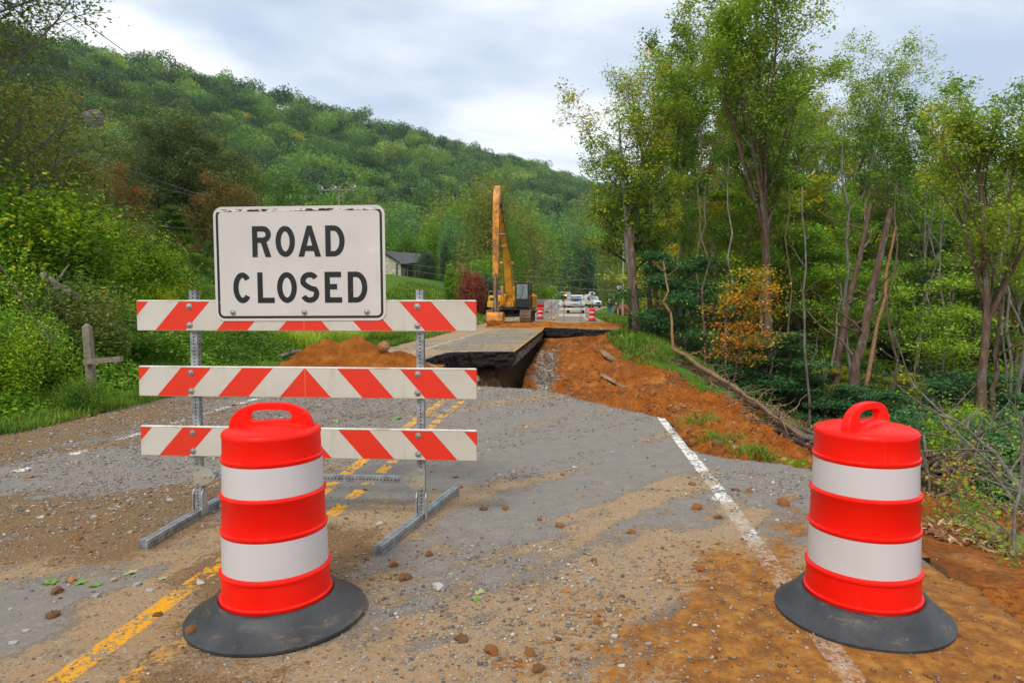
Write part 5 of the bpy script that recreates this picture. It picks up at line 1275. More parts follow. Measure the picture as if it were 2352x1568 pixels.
# ------------------------------------------------------------------ left roadside thicket
big = tree_mesh('edge_tree', 430, 9.2, .14, M_LEAF_OLIVE, M_BARK_G, base=.12, n_main=32, spread=.30, up=.6, leaves=56000, leaf=.085, cl=.4, fork=2, env='round', base_tint=.5, tvar=.5)
p = at_ground(-110, 14.5); put_tree('edge_tree', big, 'airy tall tree filling the upper left corner with small dark leaves', 'tree', p, 0, 1)
t2 = tree_mesh('edge_tree', 431, 7.5, .12, M_LEAF_OLIVE, M_BARK_D, base=.15, n_main=22, spread=.36, up=.6, leaves=20000, leaf=.11, cl=.45, fork=1, env='round', base_tint=.62, tvar=.7)
t3 = tree_mesh('edge_tree', 432, 11, .18, [M_LEAF_DULL], M_BARK_D, base=.18, n_main=26, spread=.42, up=.7, leaves=52000, leaf=.14, cl=.5, fork=2, env='round', base_tint=.6, tvar=.6)
t4 = tree_mesh('edge_tree', 433, 8, .12, M_LEAF_RUST, M_BARK_D, base=.1, n_main=22, spread=.36, up=.55, leaves=18000, leaf=.14, cl=.5, env='round', base_tint=.55, tvar=.9)
t5 = tree_mesh('edge_tree', 434, 8, .1, M_LEAF_MID, M_BARK_D, base=.08, n_main=24, spread=.34, up=.25, leaves=20000, leaf=.14, cl=.5, env='cone', flat=.75, base_tint=.25, tvar=.45, droop=.05)
free('edge_tree', 'olive tree with thin boughs left of the big domed tree', 165, 24, 318, t2, 7.9)
free('edge_tree', 'broad dark domed tree in the middle of the left thicket', 375, 40, 292, t3, 11.8, 1.3)
free('edge_tree', 'second crown of dark leaves against the mountain, right part of the dome', 475, 42, 335, t3, 11.8, 1.1, rz=2)
free('edge_tree', 'rust-brown tree under the left side of the domed crown', 270, 32, 395, t4, 8.4, 1.0)
free('edge_tree', 'rust-speckled tree under the right side of the domed crown', 505, 37, 425, t4, 8.4, 1.0, rz=2.2)
free('edge_tree', 'green layered tree with hanging boughs left of the sign', 430, 29, 478, t5, 8.2, 1.15)
free('edge_tree', 'green layered tree right behind the left edge of the sign', 520, 33, 500, t5, 8.2, 1.1, rz=1.5)
free('edge_tree', 'bright leafy tree top showing just above the sign', 610, 48, 428, tree_mesh('edge_tree', 435, 8, .12, M_LEAF_LIME, M_BARK_D, base=.1, n_main=20, spread=.4, up=.5, leaves=12000, leaf=.16, cl=.5, base_tint=.2), 8.3)
free('edge_tree', 'olive tree between the corner tree and the olive one', 60, 21, 240, t2, 7.9, 1.1, rz=3)
LB = [bush_meshes('lime_bush', 440 + i, 1.5, 1.5, 2.3, 26000, .062, M_LEAF_LIME, lobes=15, stems=22, base_tint=.42, tvar=.95, shell=.75) for i in range(3)]
GB = [bush_meshes('green_bush', 450 + i, 1.3, 1.3, 1.6, 20000, .056, M_LEAF_MID, lobes=13, stems=18, base_tint=.34, tvar=.85, shell=.75) for i in range(2)]
DB = bush_meshes('dark_bush', 460, 1.4, 1.4, 1.9, 14000, .07, M_LEAF_OLIVE, lobes=10, stems=26, base_tint=.55, tvar=.7, shell=.7)
# (pixel column, distance, top row, mesh, width scale)
LBS = [(-30, 13.5, 415, LB[0], 1.5), (60, 14.5, 455, LB[1], 1.35), (150, 16.5, 520, LB[2], 1.2), (245, 17, 560, LB[0], 1.15), (330, 18, 560, LB[1], 1.1), (200, 19, 500, LB[2], 1.3), (-10, 11.5, 590, LB[1], 1.0), (95, 13, 640, GB[0], 1.25), (190, 14.2, 660, GB[1], 1.2), (300, 16, 650, LB[2], 1.1),
       (5, 10.4, 720, GB[1], .9), (110, 12.0, 740, GB[0], .85), (250, 14.0, 730, GB[1], 1.0), (-40, 9.4, 740, LB[0], .75), (300, 14.5, 790, GB[0], .8), (340, 16.2, 740, DB, .9), (395, 19, 690, GB[0], 1.1), (440, 21, 700, DB, 1.0), (480, 22, 720, GB[1], .95), (520, 22, 745, GB[0], .8), (560, 25, 705, DB, 1.1), (640, 29, 720, GB[1], 1.2), (720, 31, 730, DB, 1.0), (790, 33, 725, GB[0], 1.0), (850, 36, 730, GB[1], 1.0),
       (0, 17, 470, DB, 1.6), (110, 19, 440, DB, 1.8), (380, 23, 620, DB, 1.3), (610, 30, 640, DB, 1.4), (680, 34, 640, GB[1], 1.5), (420, 26, 640, GB[0], 1.6), (130, 12.2, 660, DB, 1.1), (230, 13.3, 800, GB[0], .65), (400, 17.5, 800, GB[0], .7), (590, 28, 690, GB[0], 1.1)]
HB = {id(LB[0]): 2.3, id(LB[1]): 2.3, id(LB[2]): 2.3, id(GB[0]): 1.6, id(GB[1]): 1.6, id(DB): 1.9}
for i_, (px, Y_, tp, ms, wd) in enumerate(LBS):
    p = at_ground(px, Y_, -.12); H = crown_top(px, tp, Y_) - p.z; s = max(H / HB[id(ms)], .3)
    lb = {0: 'yellow-green leafy bush in the thicket on the left roadside bank', 1: 'green leafy bush in the thicket on the left roadside bank', 2: 'thin dark bush with bare stems in the thicket on the left bank'}[0 if ms in LB else (1 if ms in GB else 2)]
    if ms is GB[0] and i_ > 20: lb = 'low green bush behind the barricade at the foot of the left bank'
    put_bush('bush', ms, lb, 'bush', p, i_ * 1.7, (s ** .5 * wd, s ** .5 * wd, s), {0: 'yellow-green bushes on the left bank', 1: 'green bushes on the left bank', 2: 'thin dark bushes on the left bank'}[0 if ms in LB else (1 if ms in GB else 2)])
# ------------------------------------------------------------------ machine paints
M_YEL = simple('machine_yellow', (.78, .36, .022), .45, var=.12, scale=2.5, dirt=(.22, .10, .04), dirt_amt=.30, dscale=2.2)
M_YELO = simple('scraped_orange_yellow', (.72, .27, .012), .5, var=.22, scale=2.5, dirt=(.13, .05, .02), dirt_amt=.48, dscale=2.6)
M_BLK = simple('black_paint', (.018, .022, .022), .4, var=.3, scale=5, dirt=(.12, .09, .06), dirt_amt=.2)
M_TRACK = simple('muddy_track_steel', (.20, .125, .085), .75, .1, var=.35, scale=9, bump=.5, dirt=(.30, .17, .09), dirt_amt=.5)
M_GLASS = glassy('window_glass', (.06, .085, .085), .06)
M_GLASSB = glassy('pale_windscreen', (.20, .25, .26), .08)
M_CHROME = simple('chrome_rod', (.6, .6, .6), .2, .9, .1)
M_HOSE = simple('hydraulic_hose', (.02, .02, .02), .5)
M_WHITE = simple('white_paint', (.72, .72, .71), .35, var=.06, dirt=(.4, .33, .25), dirt_amt=.12)
M_RED = simple('red_paint', (.52, .012, .010), .25, var=.1)
M_TYRE = simple('vehicle_tyre', (.022, .022, .022), .8, var=.3, dirt=(.12, .08, .05), dirt_amt=.2)
M_RIM = simple('wheel_rim', (.35, .35, .35), .4, .6)
def emit(name, col, k):
    t = NT(name); t.b.inputs['Emission Color'].default_value = (*col, 1); t.b.inputs['Emission Strength'].default_value = k; return t.done(col, .4)
M_AMBER = emit('amber_lamp', (1, .35, .03), 6); M_TAIL = simple('tail_lamp_red', (.6, .02, .02), .25)
M_LAMP = simple('headlamp_glass', (.6, .62, .62), .15)
M_ORG = simple('orange_fabric', (.75, .10, .02), .7)
M_BLUE = simple('blue_paint', (.02, .10, .42), .4)
M_GREYP = simple('grey_panel', (.40, .41, .42), .5, var=.12)

def roundbox(m, x0, x1, y0, y1, z0, z1, b=.05, k=0): m.box(x0, x1, y0, y1, z0, z1, k, bev=b)
# ------------------------------------------------------------------ long-reach excavator (faces -y)
EX = thing('excavator', 'yellow long-reach excavator parked on the road with its arm raised', 'excavator', (-.03, 49.4, .0), math.radians(-9.2))
rt = Matrix.Rotation(math.radians(3.5), 4, 'Z')
for sx in (-1, 1):
    x = sx * 1.18
    tr = thing('track', None, None); tr.parent = EX; tr.rotation_euler = (0, 0, math.radians(3.5))
    pl = []
    for a in np.linspace(90, 270, 9): pl.append((-2.0 + .48 * math.cos(math.radians(a)), .49 + .46 * math.sin(math.radians(a))))
    for a in np.linspace(-90, 90, 9): pl.append((2.0 + .48 * math.cos(math.radians(a)), .49 + .46 * math.sin(math.radians(a))))
    q = MB(); q.prism([(a * .96, .49 + (b - .49) * .88) for a, b in pl], x - .16, x + .16, 'x'); q.build('track_frame', M_BLK, tr)
    # shoes around the loop, each with a grouser
    P = [Vector((0, a, b)) for a, b in pl]; per = [0]
    for i_ in range(len(P)): per.append(per[-1] + (P[(i_ + 1) % len(P)] - P[i_]).length)
    nsh = 48; shoe = MB(); shoe.box(-.38, .38, -.105, .105, 0, .035); shoe.box(-.38, .38, -.105, -.080, .035, .075); shoe.box(-.38, .38, .04, .055, .035, .055); sme = shoe.mesh('shoe', M_TRACK)
    for k in range(nsh):
        s_ = per[-1] * k / nsh; j = bisect_right(per, s_) - 1; j = min(j, len(P) - 1); a = P[j]; b = P[(j + 1) % len(P)]; f_ = (s_ - per[j]) / max(1e-6, per[j + 1] - per[j]); c = a + (b - a) * f_
        out_ = Vector((0, c.y - max(-2, min(2, c.y)), c.z - .49)).normalized() if abs(c.y) > 2 else Vector((0, 0, 1 if c.z > .49 else -1))
        o = link('shoe', sme, tr); o.location = (x, c.y, c.z) ; o.rotation_euler = (math.atan2(-out_.y, out_.z), 0, 0)
        o.location = Vector((x, c.y, c.z)) - out_ * .06
m = MB(); m.box(-1.0, 1.0, -.55, .55, .45, .75, 0, .04, rt); m.box(-1.0, 1.0, -1.15, -.85, .5, .68, 0, .04, rt); m.box(-1.0, 1.0, .85, 1.15, .5, .68, 0, .04, rt); m.build('undercarriage', M_BLK, EX)
m = MB(); m.lathe([(.62, .72), (.66, .75), (.66, .9), (.6, .95)], 28, capb=True, capt=True); m.build('slew_ring', M_BLK, EX)
m = MB(); m.box(-1.42, 1.50, -1.55, 2.4, .94, 1.12, 0, .04); m.build('deck', M_BLK, EX)
m = MB(); m.box(-1.46, -.46, -1.45, 2.0, 1.13, 1.98, 0, .10); m.build('side_body', M_YEL, EX)
m = MB(); m.box(-1.50, -1.0, -1.60, -1.47, 1.13, 1.55, 0, .04); m.build('step_box', M_YEL, EX)
for k in range(4): m = MB(); m.box(-.86, -.58, -1.47, -1.45, 1.30 + k * .07, 1.335 + k * .07); m.build('vent_slat', M_BLK, EX)
m = MB(); m.box(-1.30, -1.02, -1.468, -1.452, 1.62, 1.80); m.build('access_panel', M_BLK, EX)
m = MB(); m.box(-.42, .5, .4, 2.2, 1.13, 2.0, 0, .12); m.build('engine_hood', M_YEL, EX)
m = MB(); m.box(-.95, -.5, -.6, .1, 1.99, 2.35, 0, .10); m.build('engine_intake', M_BLUE, EX)
m = MB(); m.prism([(-1.45, 1.05), (1.5, 1.05), (1.56, 1.3), (1.5, 2.05), (1.2, 2.15), (-1.2, 2.15), (-1.5, 2.05), (-1.5, 1.3)], 2.25, 3.1, 'y', taper=.95, c=(0, 1.6)); m.build('counterweight', M_YEL, EX)
m = MB(); m.box(1.50, 1.62, -.25, 2.2, 1.12, 1.98, 0, .06); m.build('side_door', M_YEL, EX)
# cab
cabg = thing('cab', None, None); cabg.parent = EX
x0, x1, y0, y1, z0, z1 = .52, 1.50, -1.70, -.10, 1.13, 2.86
m = MB()
for (px, py) in ((x0 + .05, y0 + .05), (x1 - .05, y0 + .05), (x0 + .05, y1 - .05), (x1 - .05, y1 - .05)): m.box(px - .05, px + .05, py - .05, py + .05, z0, z1 - .09, 0, .015)
m.box(x0, x1, y0, y1, z1 - .09, z1 + .03, 0, .03); m.box(x0, x1, y0, y1, z0, z0 + .14, 0, .02); m.box(x0 + .0, x1, y0 - .004, y0 + .06, z0 + .1, z0 + .62, 0, .02); m.box(x1 - .05, x1 + .004, y0, y1, z0 + .1, z0 + .7, 0, .02)
m.build('cab_frame', M_BLK, cabg)
m = MB(); m.box(x0 + .10, x1 - .10, y0 + .035, y0 + .045, z0 + .62, z1 - .10); m.build('windscreen', M_GLASSB, cabg)
m = MB(); m.box(x1 - .045, x1 - .035, y0 + .12, y1 - .1, z0 + .72, z1 - .12); m.build('side_window', M_GLASS, cabg)
m = MB(); m.box(x0 + .035, x0 + .045, y0 + .12, y1 - .1, z0 + .4, z1 - .12); m.build('side_window', M_GLASS, cabg)
m = MB(); m.box(.82, 1.24, -.72, -.58, 1.9, 2.45, 0, .05); m.build('operator_seat', M_BLK, cabg)
m = MB(); m.tube([(.9, -1.705, 1.8), (1.05, -1.708, 2.15), (1.1, -1.708, 2.6)], .012, 5); m.build('wiper', M_HOSE, cabg)
for sx in (.62, 1.4): m = MB(); m.box(sx - .06, sx + .06, y0 - .06, y0 + .02, z1 - .02, z1 + .07, 0, .015); m.build('work_lamp', M_ORG, cabg)
m = MB(); m.tube([(-1.5, -1.3, 1.9), (-1.62, -1.35, 2.1), (-1.62, -1.35, 2.35)], .015, 5); m.box(-1.70, -1.54, -1.37, -1.34, 2.05, 2.32, 0, .01); m.build('mirror', M_BLK, EX)
m = MB(); m.tube([(-1.4, -1.5, 1.98), (-1.4, -1.5, 2.25), (-.6, -1.5, 2.25), (-.6, -1.5, 1.98)], .02, 6); m.build('hand_rail', M_YEL, EX)
# boom: a tapering box that rises from between cab and body; path in local y,z
def boxpath(path, name, mat, wx, par=EX, xo=0):
    rings = []
    for (y, z, h, ny, nz) in path: rings.append([Vector((xo - wx(z) / 2, y + ny * h / 2, z + nz * h / 2)), Vector((xo + wx(z) / 2, y + ny * h / 2, z + nz * h / 2)), Vector((xo + wx(z) / 2, y - ny * h / 2, z - nz * h / 2)), Vector((xo - wx(z) / 2, y - ny * h / 2, z - nz * h / 2))])
    q = MB(); q.loft(rings); return q.build(name, mat, par)
bo = boxpath([(-.75, 1.35, .55, -.8, .5), (-1.05, 2.3, .75, -.93, .35), (-1.7, 3.8, .85, -.95, .3), (-2.8, 5.3, .72, -.85, .5), (-4.1, 6.6, .55, -.76, .64), (-5.35, 7.75, .40, -.75, .66)], 'boom', M_YEL, lambda z: .56 - .03 * z, xo=.02)
bo2 = MB(); bo2.box(-.36, .40, -1.15, -.75, 1.1, 1.5, 0, .06); bo2.build('boom_foot', M_YEL, EX)
for sx in (-1, 1):
    m = MB(); m.tube([(sx * .42 + .02, -1.35, 1.35), (sx * .42 + .02, -1.62, 2.35), (sx * .42 + .02, -1.70, 2.6)], .105, 10); m.build('cylinder_barrel', M_YEL, EX, smooth=40)
    m = MB(); m.tube([(sx * .42 + .02, -1.70, 2.6), (sx * .36 + .02, -2.10, 4.15)], .045, 8); m.build('cylinder_rod', M_CHROME, EX, smooth=40)
    m = MB(); m.tube([(sx * .30 + .02, -2.1, 4.2), (sx * .48 + .02, -2.1, 4.2)], .12, 10); m.build('pivot_pin', M_YEL, EX, smooth=40)
for k, sx in enumerate((-.34, -.22, .26, .38)):
    m = MB(); m.tube([(sx, -1.5, 1.2), (sx, -1.66, 1.55), (sx * 1.0, -1.6, 1.75), (sx * 1.3, -1.4, 1.78), (sx * 1.3, -1.2, 1.6)], .022, 6); m.build('hydraulic_pipe', M_YEL, EX)
m = MB(); m.box(-.34, .36, -1.75, -1.45, .98, 1.20, 0, .03); m.build('valve_block', M_BLK, EX)
for sx in (-1, 1):
    m = MB(); m.tube([(sx * .24 + .02, -2.6, 4.9), (sx * .22 + .02, -3.9, 6.1), (sx * .2 + .02, -5.2, 7.5)], .02, 5); m.build('hose', M_HOSE, EX)
for zz_ in (5.55, 6.3): m = MB(); m.box(-.2, .24, -3.06 - (zz_ - 5.55) * .85 - .13, -2.98 - (zz_ - 5.55) * .85 - .1, zz_ - .28, zz_ - .22); m.build('hose_clamp', M_CHROME, EX)
# stick hanging down in front of the boom
st_ = boxpath([(-5.60, 8.88, .30, -.99, .1), (-5.66, 8.6, .46, -.99, .1), (-5.84, 7.8, .60, -.99, .1), (-5.98, 6.4, .50, -.99, .1), (-6.15, 4.2, .38, -.99, .1), (-6.25, 3.0, .30, -.99, .1)], 'stick', M_YELO, lambda z: .40 if z > 5 else .40 - (5 - z) * .035)
m = MB(); m.box(-.22, .24, -5.78, -5.2, 7.45, 7.92, 0, .05); m.tube([(-.3, -5.5, 7.7), (.32, -5.5, 7.7)], .13, 12); m.build('stick_pivot', M_BLK, EX, smooth=40)
m = MB(); m.box(-.19, .21, -5.85, -5.60, 8.3, 8.88, 0, .03); m.build('stick_head', M_YEL, EX)
m = MB(); m.tube([(0, -6.42, 3.3), (0, -6.50, 2.4), (0, -6.52, 1.75)], .10, 10); m.build('bucket_cylinder', M_TRACK, EX, smooth=40)
m = MB(); m.tube([(0, -6.53, 1.8), (0, -6.54, 1.05)], .045, 8); m.build('bucket_cylinder_rod', M_CHROME, EX, smooth=40)
m = MB(); m.box(-.14, .14, -6.38, -6.2, .95, 3.1, 0, .03); m.build('stick_tip', M_TRACK, EX)
for sx in (-1, 1): m = MB(); m.prism([(-6.62, .95), (-6.45, 1.2), (-6.15, 1.05), (-6.05, .80), (-6.5, .72)], sx * .19 - .03, sx * .19 + .03, 'x'); m.build('bucket_link', M_TRACK, EX)
m = MB(); sec = [(-6.62, .88), (-6.80, .66), (-6.86, .36), (-6.74, .08), (-6.45, -.02), (-6.05, .05), (-5.9, .35), (-5.98, .55), (-6.1, .80)]
m.prism(sec, -.46, .50, 'x'); bk = m.build('bucket', M_YELO, EX)
for sx in (-.47, .51): m = MB(); m.prism([(-6.62, .90), (-6.84, .64), (-6.90, .36), (-6.76, .04), (-6.45, -.04), (-6.0, .03), (-5.86, .35), (-6.1, .84)], sx - .02, sx + .02, 'x'); m.build('side_plate', M_YELO, bk)
for k in range(5): m = MB(); x = -.40 + k * .21; m.prism([(-5.98, -.02), (-5.80, .06), (-5.98, .08)], x - .04, x + .04, 'x'); m.build('tooth', M_TRACK, bk)

# ------------------------------------------------------------------ vehicles
def wheel(par, x, y, r, w, side):
    q = thing('wheel', None, None); q.parent = par; q.location = (x, y, r)
    R_ = Matrix.Rotation(PI / 2, 4, 'Y')
    m = MB(); m.lathe([(r * .6, -w / 2), (r * .94, -w / 2), (r, -w / 2 + .04), (r, w / 2 - .04), (r * .94, w / 2), (r * .6, w / 2)], 20, mt=R_); m.build('tyre', M_TYRE, q, smooth=40)
    m = MB(); m.lathe([(.03, side * w * .30), (r * .35, side * w * .25), (r * .58, side * w * .42), (r * .62, side * w * .46), (r * .62, -side * w * .3)], 16, mt=R_, capb=True); m.build('rim', M_RIM, q, smooth=40)
def body_from_profile(name, prof, w, mat, par, tuck=.06, glass=None):
    m = MB(); rings = []
    for sx, k in ((-w / 2, 0), (-w / 2 + tuck, 1), (w / 2 - tuck, 1), (w / 2, 0)):
        cy = sum(p[0] for p in prof) / len(prof); cz = sum(p[1] for p in prof) / len(prof)
        f_ = 1.0 if k else .965
        rings.append([Vector((sx, cy + (a - cy) * f_, cz + (b - cz) * f_)) for a, b in prof])
    m.loft(rings); return m.build(name, mat, par, smooth=35)
def pickup(label, loc, rz, paint, face='rear', crew=True):
    """front points to -y; length about 5.6 m"""
    t = thing('pickup_truck', label, 'pickup truck', loc, rz)
    body_from_profile('body', [(-2.75, .55), (-2.78, .95), (-2.6, 1.08), (-1.35, 1.18), (2.75, 1.18), (2.80, .6), (2.7, .48), (-2.6, .42)], 1.96, paint, t)
    body_from_profile('cabin', [(-1.35, 1.17), (-.62, 1.80), (-.35, 1.86), (1.05, 1.86), (1.22, 1.80), (1.38, 1.17)], 1.72, paint, t, .12)
    m = MB(); m.loft([[Vector((-.76, -1.31, 1.22)), Vector((.76, -1.31, 1.22)), Vector((.66, -.70, 1.755)), Vector((-.66, -.70, 1.755))], [Vector((-.76, -1.28, 1.21)), Vector((.76, -1.28, 1.21)), Vector((.66, -.67, 1.75)), Vector((-.66, -.67, 1.75))]]); m.build('windscreen', M_GLASSB, t)
    m = MB(); m.loft([[Vector((-.72, 1.375, 1.25)), Vector((.72, 1.375, 1.25)), Vector((.62, 1.245, 1.75)), Vector((-.62, 1.245, 1.75))], [Vector((-.72, 1.35, 1.25)), Vector((.72, 1.35, 1.25)), Vector((.62, 1.22, 1.75)), Vector((-.62, 1.22, 1.75))]]); m.build('rear_window', M_GLASS, t)
    for sx in (-1, 1):
        for (a, b) in ((-.95, .15), (.22, 1.12)):
            m = MB(); m.prism([(a, 1.25), (b, 1.25), (b - .06, 1.72), (a + (.45 if a < 0 else .05), 1.72)], sx * .845 - .012, sx * .845 + .012, 'x'); m.build('side_window', M_GLASS, t)
        for y in (-1.85, 1.75): wheel(t, sx * .86, y, .40, .27, sx)
        m = MB(); m.box(sx * .97 - .13, sx * .97 + .13, -1.12, -1.0, 1.2, 1.42, 0, .03); m.build('mirror', M_BLK, t)
        m = MB(); m.box(sx * .82 - .12, sx * .82 + .12, -2.80, -2.70, .78, .98, 0, .02); m.build('headlight', M_LAMP, t)
        m = MB(); m.box(sx * .90 - .06, sx * .90 + .06, 2.76, 2.83, .78, 1.12, 0, .01); m.build('tail_light', M_TAIL, t)
    m = MB(); m.box(-.62, .62, -2.80, -2.74, .66, .98, 0, .02); m.build('grille', M_BLK, t)
    m = MB(); m.box(-.96, .96, -2.86, -2.7, .42, .62, 0, .04); m.build('front_bumper', M_CHROME, t)
    m = MB(); m.box(-.94, .94, 2.72, 2.90, .46, .64, 0, .04); m.build('rear_bumper', M_CHROME, t)
    m = MB(); m.box(-.78, .78, 2.79, 2.815, .70, 1.14, 0, .01); m.build('tailgate', paint, t)
    m = MB(); m.box(-.22, .22, 2.816, 2.83, .86, .98); m.build('tailgate_handle', M_BLK, t)
    return t
p = G(1242, 718); pickup('red pickup truck seen from behind beyond the far barricade', (p.x + .15, p.y + 2.8, 0), math.radians(176), M_RED)
p = G(1266, 712); t = pickup('small white truck between the red pickup and the white dump pickup', (W(1264, 700, 119).x, 119, 0), math.radians(-8), M_WHITE)
p = G(1281, 709); t = pickup('white pickup with a dark hood facing the camera next to the orange machine', (W(1280, 700, 132).x, 132, 0), math.radians(-8), M_WHITE)
m = MB(); m.box(-1.15, 1.15, 1.4, 3.3, 1.0, 2.25, 0, .05); m.build('dump_box', M_BLK, t)
m = MB(); m.lathe([(.09, 2.25), (.09, 2.4), (.05, 2.44)], 10, capb=True, capt=True); m.build('beacon', M_AMBER, t, loc=(-.9, 1.6, 0))
# flatbed service truck behind the barricade, seen from the back
p = W(1327, 719, 88)
T = thing('service_truck', 'white flatbed service truck behind the middle barricade', 'service truck', (p.x, 91, 0), math.radians(174))
T.rotation_euler = (0, 0, math.radians(-6))
body_from_profile('cabin', [(2.2, .9), (2.15, 1.6), (2.35, 2.35), (2.6, 2.45), (3.9, 2.45), (4.1, 2.2), (4.1, .9)], 2.0, M_WHITE, T, .1)
m = MB(); m.box(-.8, .8, 2.12, 2.16, 1.65, 2.25); m.build('rear_window', M_GLASS, T)
m = MB(); m.box(-1.25, 1.25, -2.6, 2.0, .95, 1.10, 0, .02); m.build('flatbed', M_GREYP, T)
for sx in (-1, 1):
    m = MB(); m.box(sx * 1.0 - .28, sx * 1.0 + .28, -2.55, -1.9, 1.105, 1.60, 0, .03); m.build('tool_box', M_WHITE, T)
    m = MB(); m.box(sx * .55 - .24, sx * .55 + .24, -2.62, -2.56, 1.02, 1.55, 0, .01); m.build('panel_door', M_GREYP, T)
    for y in (-1.6, 3.0): wheel(T, sx * .98, y, .48, .34 if y < 0 else .26, sx)
    m = MB(); m.box(sx * 1.1 - .06, sx * 1.1 + .06, -2.66, -2.60, .78, .90); m.build('tail_light', M_TAIL, T)
m = MB(); m.box(-.35, .35, -2.58, -2.0, 1.105, 1.75, 0, .03); m.build('hydraulic_unit', M_BLK, T)
m = MB(); m.box(-.1, .45, .6, 1.2, 1.105, 2.05, 0, .03); m.build('blue_tank', M_BLUE, T)
m = MB(); m.box(-1.25, -.65, 1.3, 1.8, 1.105, 2.75, 0, .03); m.build('mesh_cabinet', M_GREYP, T)
m = MB(); m.tube([(-1.0, -2.4, 1.1), (-1.0, -2.4, 2.0), (-1.0, 1.2, 2.3)], .03, 6); m.tube([(1.0, -2.4, 1.1), (1.0, -2.4, 2.0), (1.0, 1.2, 2.3)], .03, 6); m.tube([(-1.0, -2.4, 2.0), (1.0, -2.4, 2.0)], .03, 6); m.build('roll_bar', M_CHROME, T)
m = MB(); m.prism([(.4, 1.9), (1.5, 2.05), (2.0, 2.5), (1.8, 2.6), (1.2, 2.35)], -.10, .06, 'y'); m.build('folded_jib', M_WHITE, T, loc=(0, .3, 0))
m = MB(); m.box(-1.0, 1.0, -2.5, 3.9, .55, .75, 0, .03); m.build('chassis', M_BLK, T)
# bucket truck in three-quarter view at the bend
T = thing('bucket_truck', 'white utility bucket truck with its boom folded at the bend of the road', 'utility truck', (W(1358, 700, 165).x, 168, .0), math.radians(24))
body_from_profile('hood', [(-3.9, .75), (-3.95, 1.35), (-3.6, 1.62), (-2.3, 1.85), (-2.3, .7)], 2.1, M_WHITE, T, .25)
body_from_profile('cabin', [(-2.35, .8), (-2.35, 1.85), (-1.95, 2.72), (-1.6, 2.82), (-.5, 2.82), (-.35, 2.6), (-.35, .8)], 2.3, M_WHITE, T, .1)
m = MB(); m.loft([[Vector((-.98, -2.36, 1.92)), Vector((.98, -2.36, 1.92)), Vector((.9, -2.02, 2.62)), Vector((-.9, -2.02, 2.62))], [Vector((-.98, -2.30, 1.92)), Vector((.98, -2.30, 1.92)), Vector((.9, -1.98, 2.62)), Vector((-.9, -1.98, 2.62))]]); m.build('windscreen', M_GLASSB, T)
for sx in (-1, 1):
    m = MB(); m.prism([(-1.85, 1.9), (-.75, 1.9), (-.8, 2.6), (-1.65, 2.6)], sx * 1.14 - .01, sx * 1.14 + .012, 'x'); m.build('side_window', M_GLASS, T)
    m = MB(); m.box(sx * .78 - .2, sx * .78 + .2, -3.97, -3.85, 1.02, 1.30, 0, .03); m.build('headlight', M_LAMP, T)
    m = MB(); m.box(sx * 1.3 - .1, sx * 1.3 + .1, -2.3, -2.2, 1.7, 2.3, 0, .03); m.build('mirror', M_BLK, T)
    for y in (-2.9, 1.9): wheel(T, sx * 1.0, y, .52, .32, sx)
    m = MB(); m.box(sx * 1.0 - .24, sx * 1.0 + .24, -.2, 3.6, .95, 2.05, 0, .03); m.build('tool_cabinet', M_WHITE, T)
m = MB(); m.box(-.5, .5, -4.0, -3.9, .95, 1.4, 0, .02); m.build('grille', M_BLK, T)
m = MB(); m.box(-1.15, 1.15, -4.15, -3.9, .55, .8, 0, .04); m.build('front_bumper', M_BLK, T)
m = MB(); m.box(-.5, .5, -2.3, 3.8, .6, .9, 0, .03); m.build('chassis', M_BLK, T)
m = MB(); m.lathe([(.45, 1.2), (.4, 2.6), (.3, 3.0)], 14, capt=True); m.build('boom_turret', M_WHITE, T, loc=(0, 2.2, 0))
m = MB(); m.tube([(.1, 2.6, 3.1), (.1, -.6, 3.35), (.0, -2.4, 3.4)], .16, 8); m.build('lower_boom', M_WHITE, T, smooth=40)
m = MB(); m.tube([(.35, -2.0, 3.75), (.6, 1.0, 3.5), (.9, 3.9, 2.4)], .10, 8); m.build('upper_boom', M_WOOD, T, smooth=40)
m = MB(); m.box(-1.55, -.65, -2.9, -2.0, 2.9, 3.85, 0, .08); m.build('bucket', M_WHITE, T)
m = MB(); m.box(-1.42, -.78, -2.91, -2.9, 3.05, 3.70); m.build('bucket_window', M_BLK, T)
for k in range(6): m = MB(); rr_ = random.Random(k); m.box(-.5 + .2 * k, -.38 + .2 * k, -1.9 + .3 * (k % 3), -1.6 + .3 * (k % 3), 3.35, 3.65 + .12 * (k % 2), 0, .03); m.build('boom_fitting', M_GREYP if k % 2 else M_BLK, T)
for (x, z) in ((1.3, 2.1), (1.55, 2.6)): m = MB(); m.box(x - .12, x + .12, 1.3, 1.5, z - .45, z + .25, 0, .04); m.build('safety_flag', M_ORG, T)
# orange loader
T = thing('wheel_loader', 'yellow-orange loader with a lit amber lamp parked behind the vehicles', 'loader', (W(1294, 700, 142).x, 142, 0), math.radians(20))
m = MB(); m.box(-1.0, 1.0, -2.0, 2.0, .7, 1.9, 0, .1); m.build('body', M_YEL, T)
for (a, b) in ((-.75, -.7), (.75, -.7), (-.75, .7), (.75, .7)): m = MB(); m.box(a - .05, a + .05, b - .05, b + .05, 1.9, 3.35); m.build('canopy_post', M_BLK, T)
m = MB(); m.box(-1.1, 1.1, -1.0, 1.0, 3.35, 3.5, 0, .04); m.build('canopy', M_GREYP, T)
m = MB(); m.box(.3, 1.15, -2.15, -2.0, 1.0, 2.7, 0, .05); m.build('loader_frame', M_YEL, T)
for z in (1.2, 1.7, 2.2): m = MB(); m.box(.5, .9, -2.17, -2.15, z, z + .22); m.build('frame_opening', M_BLK, T)
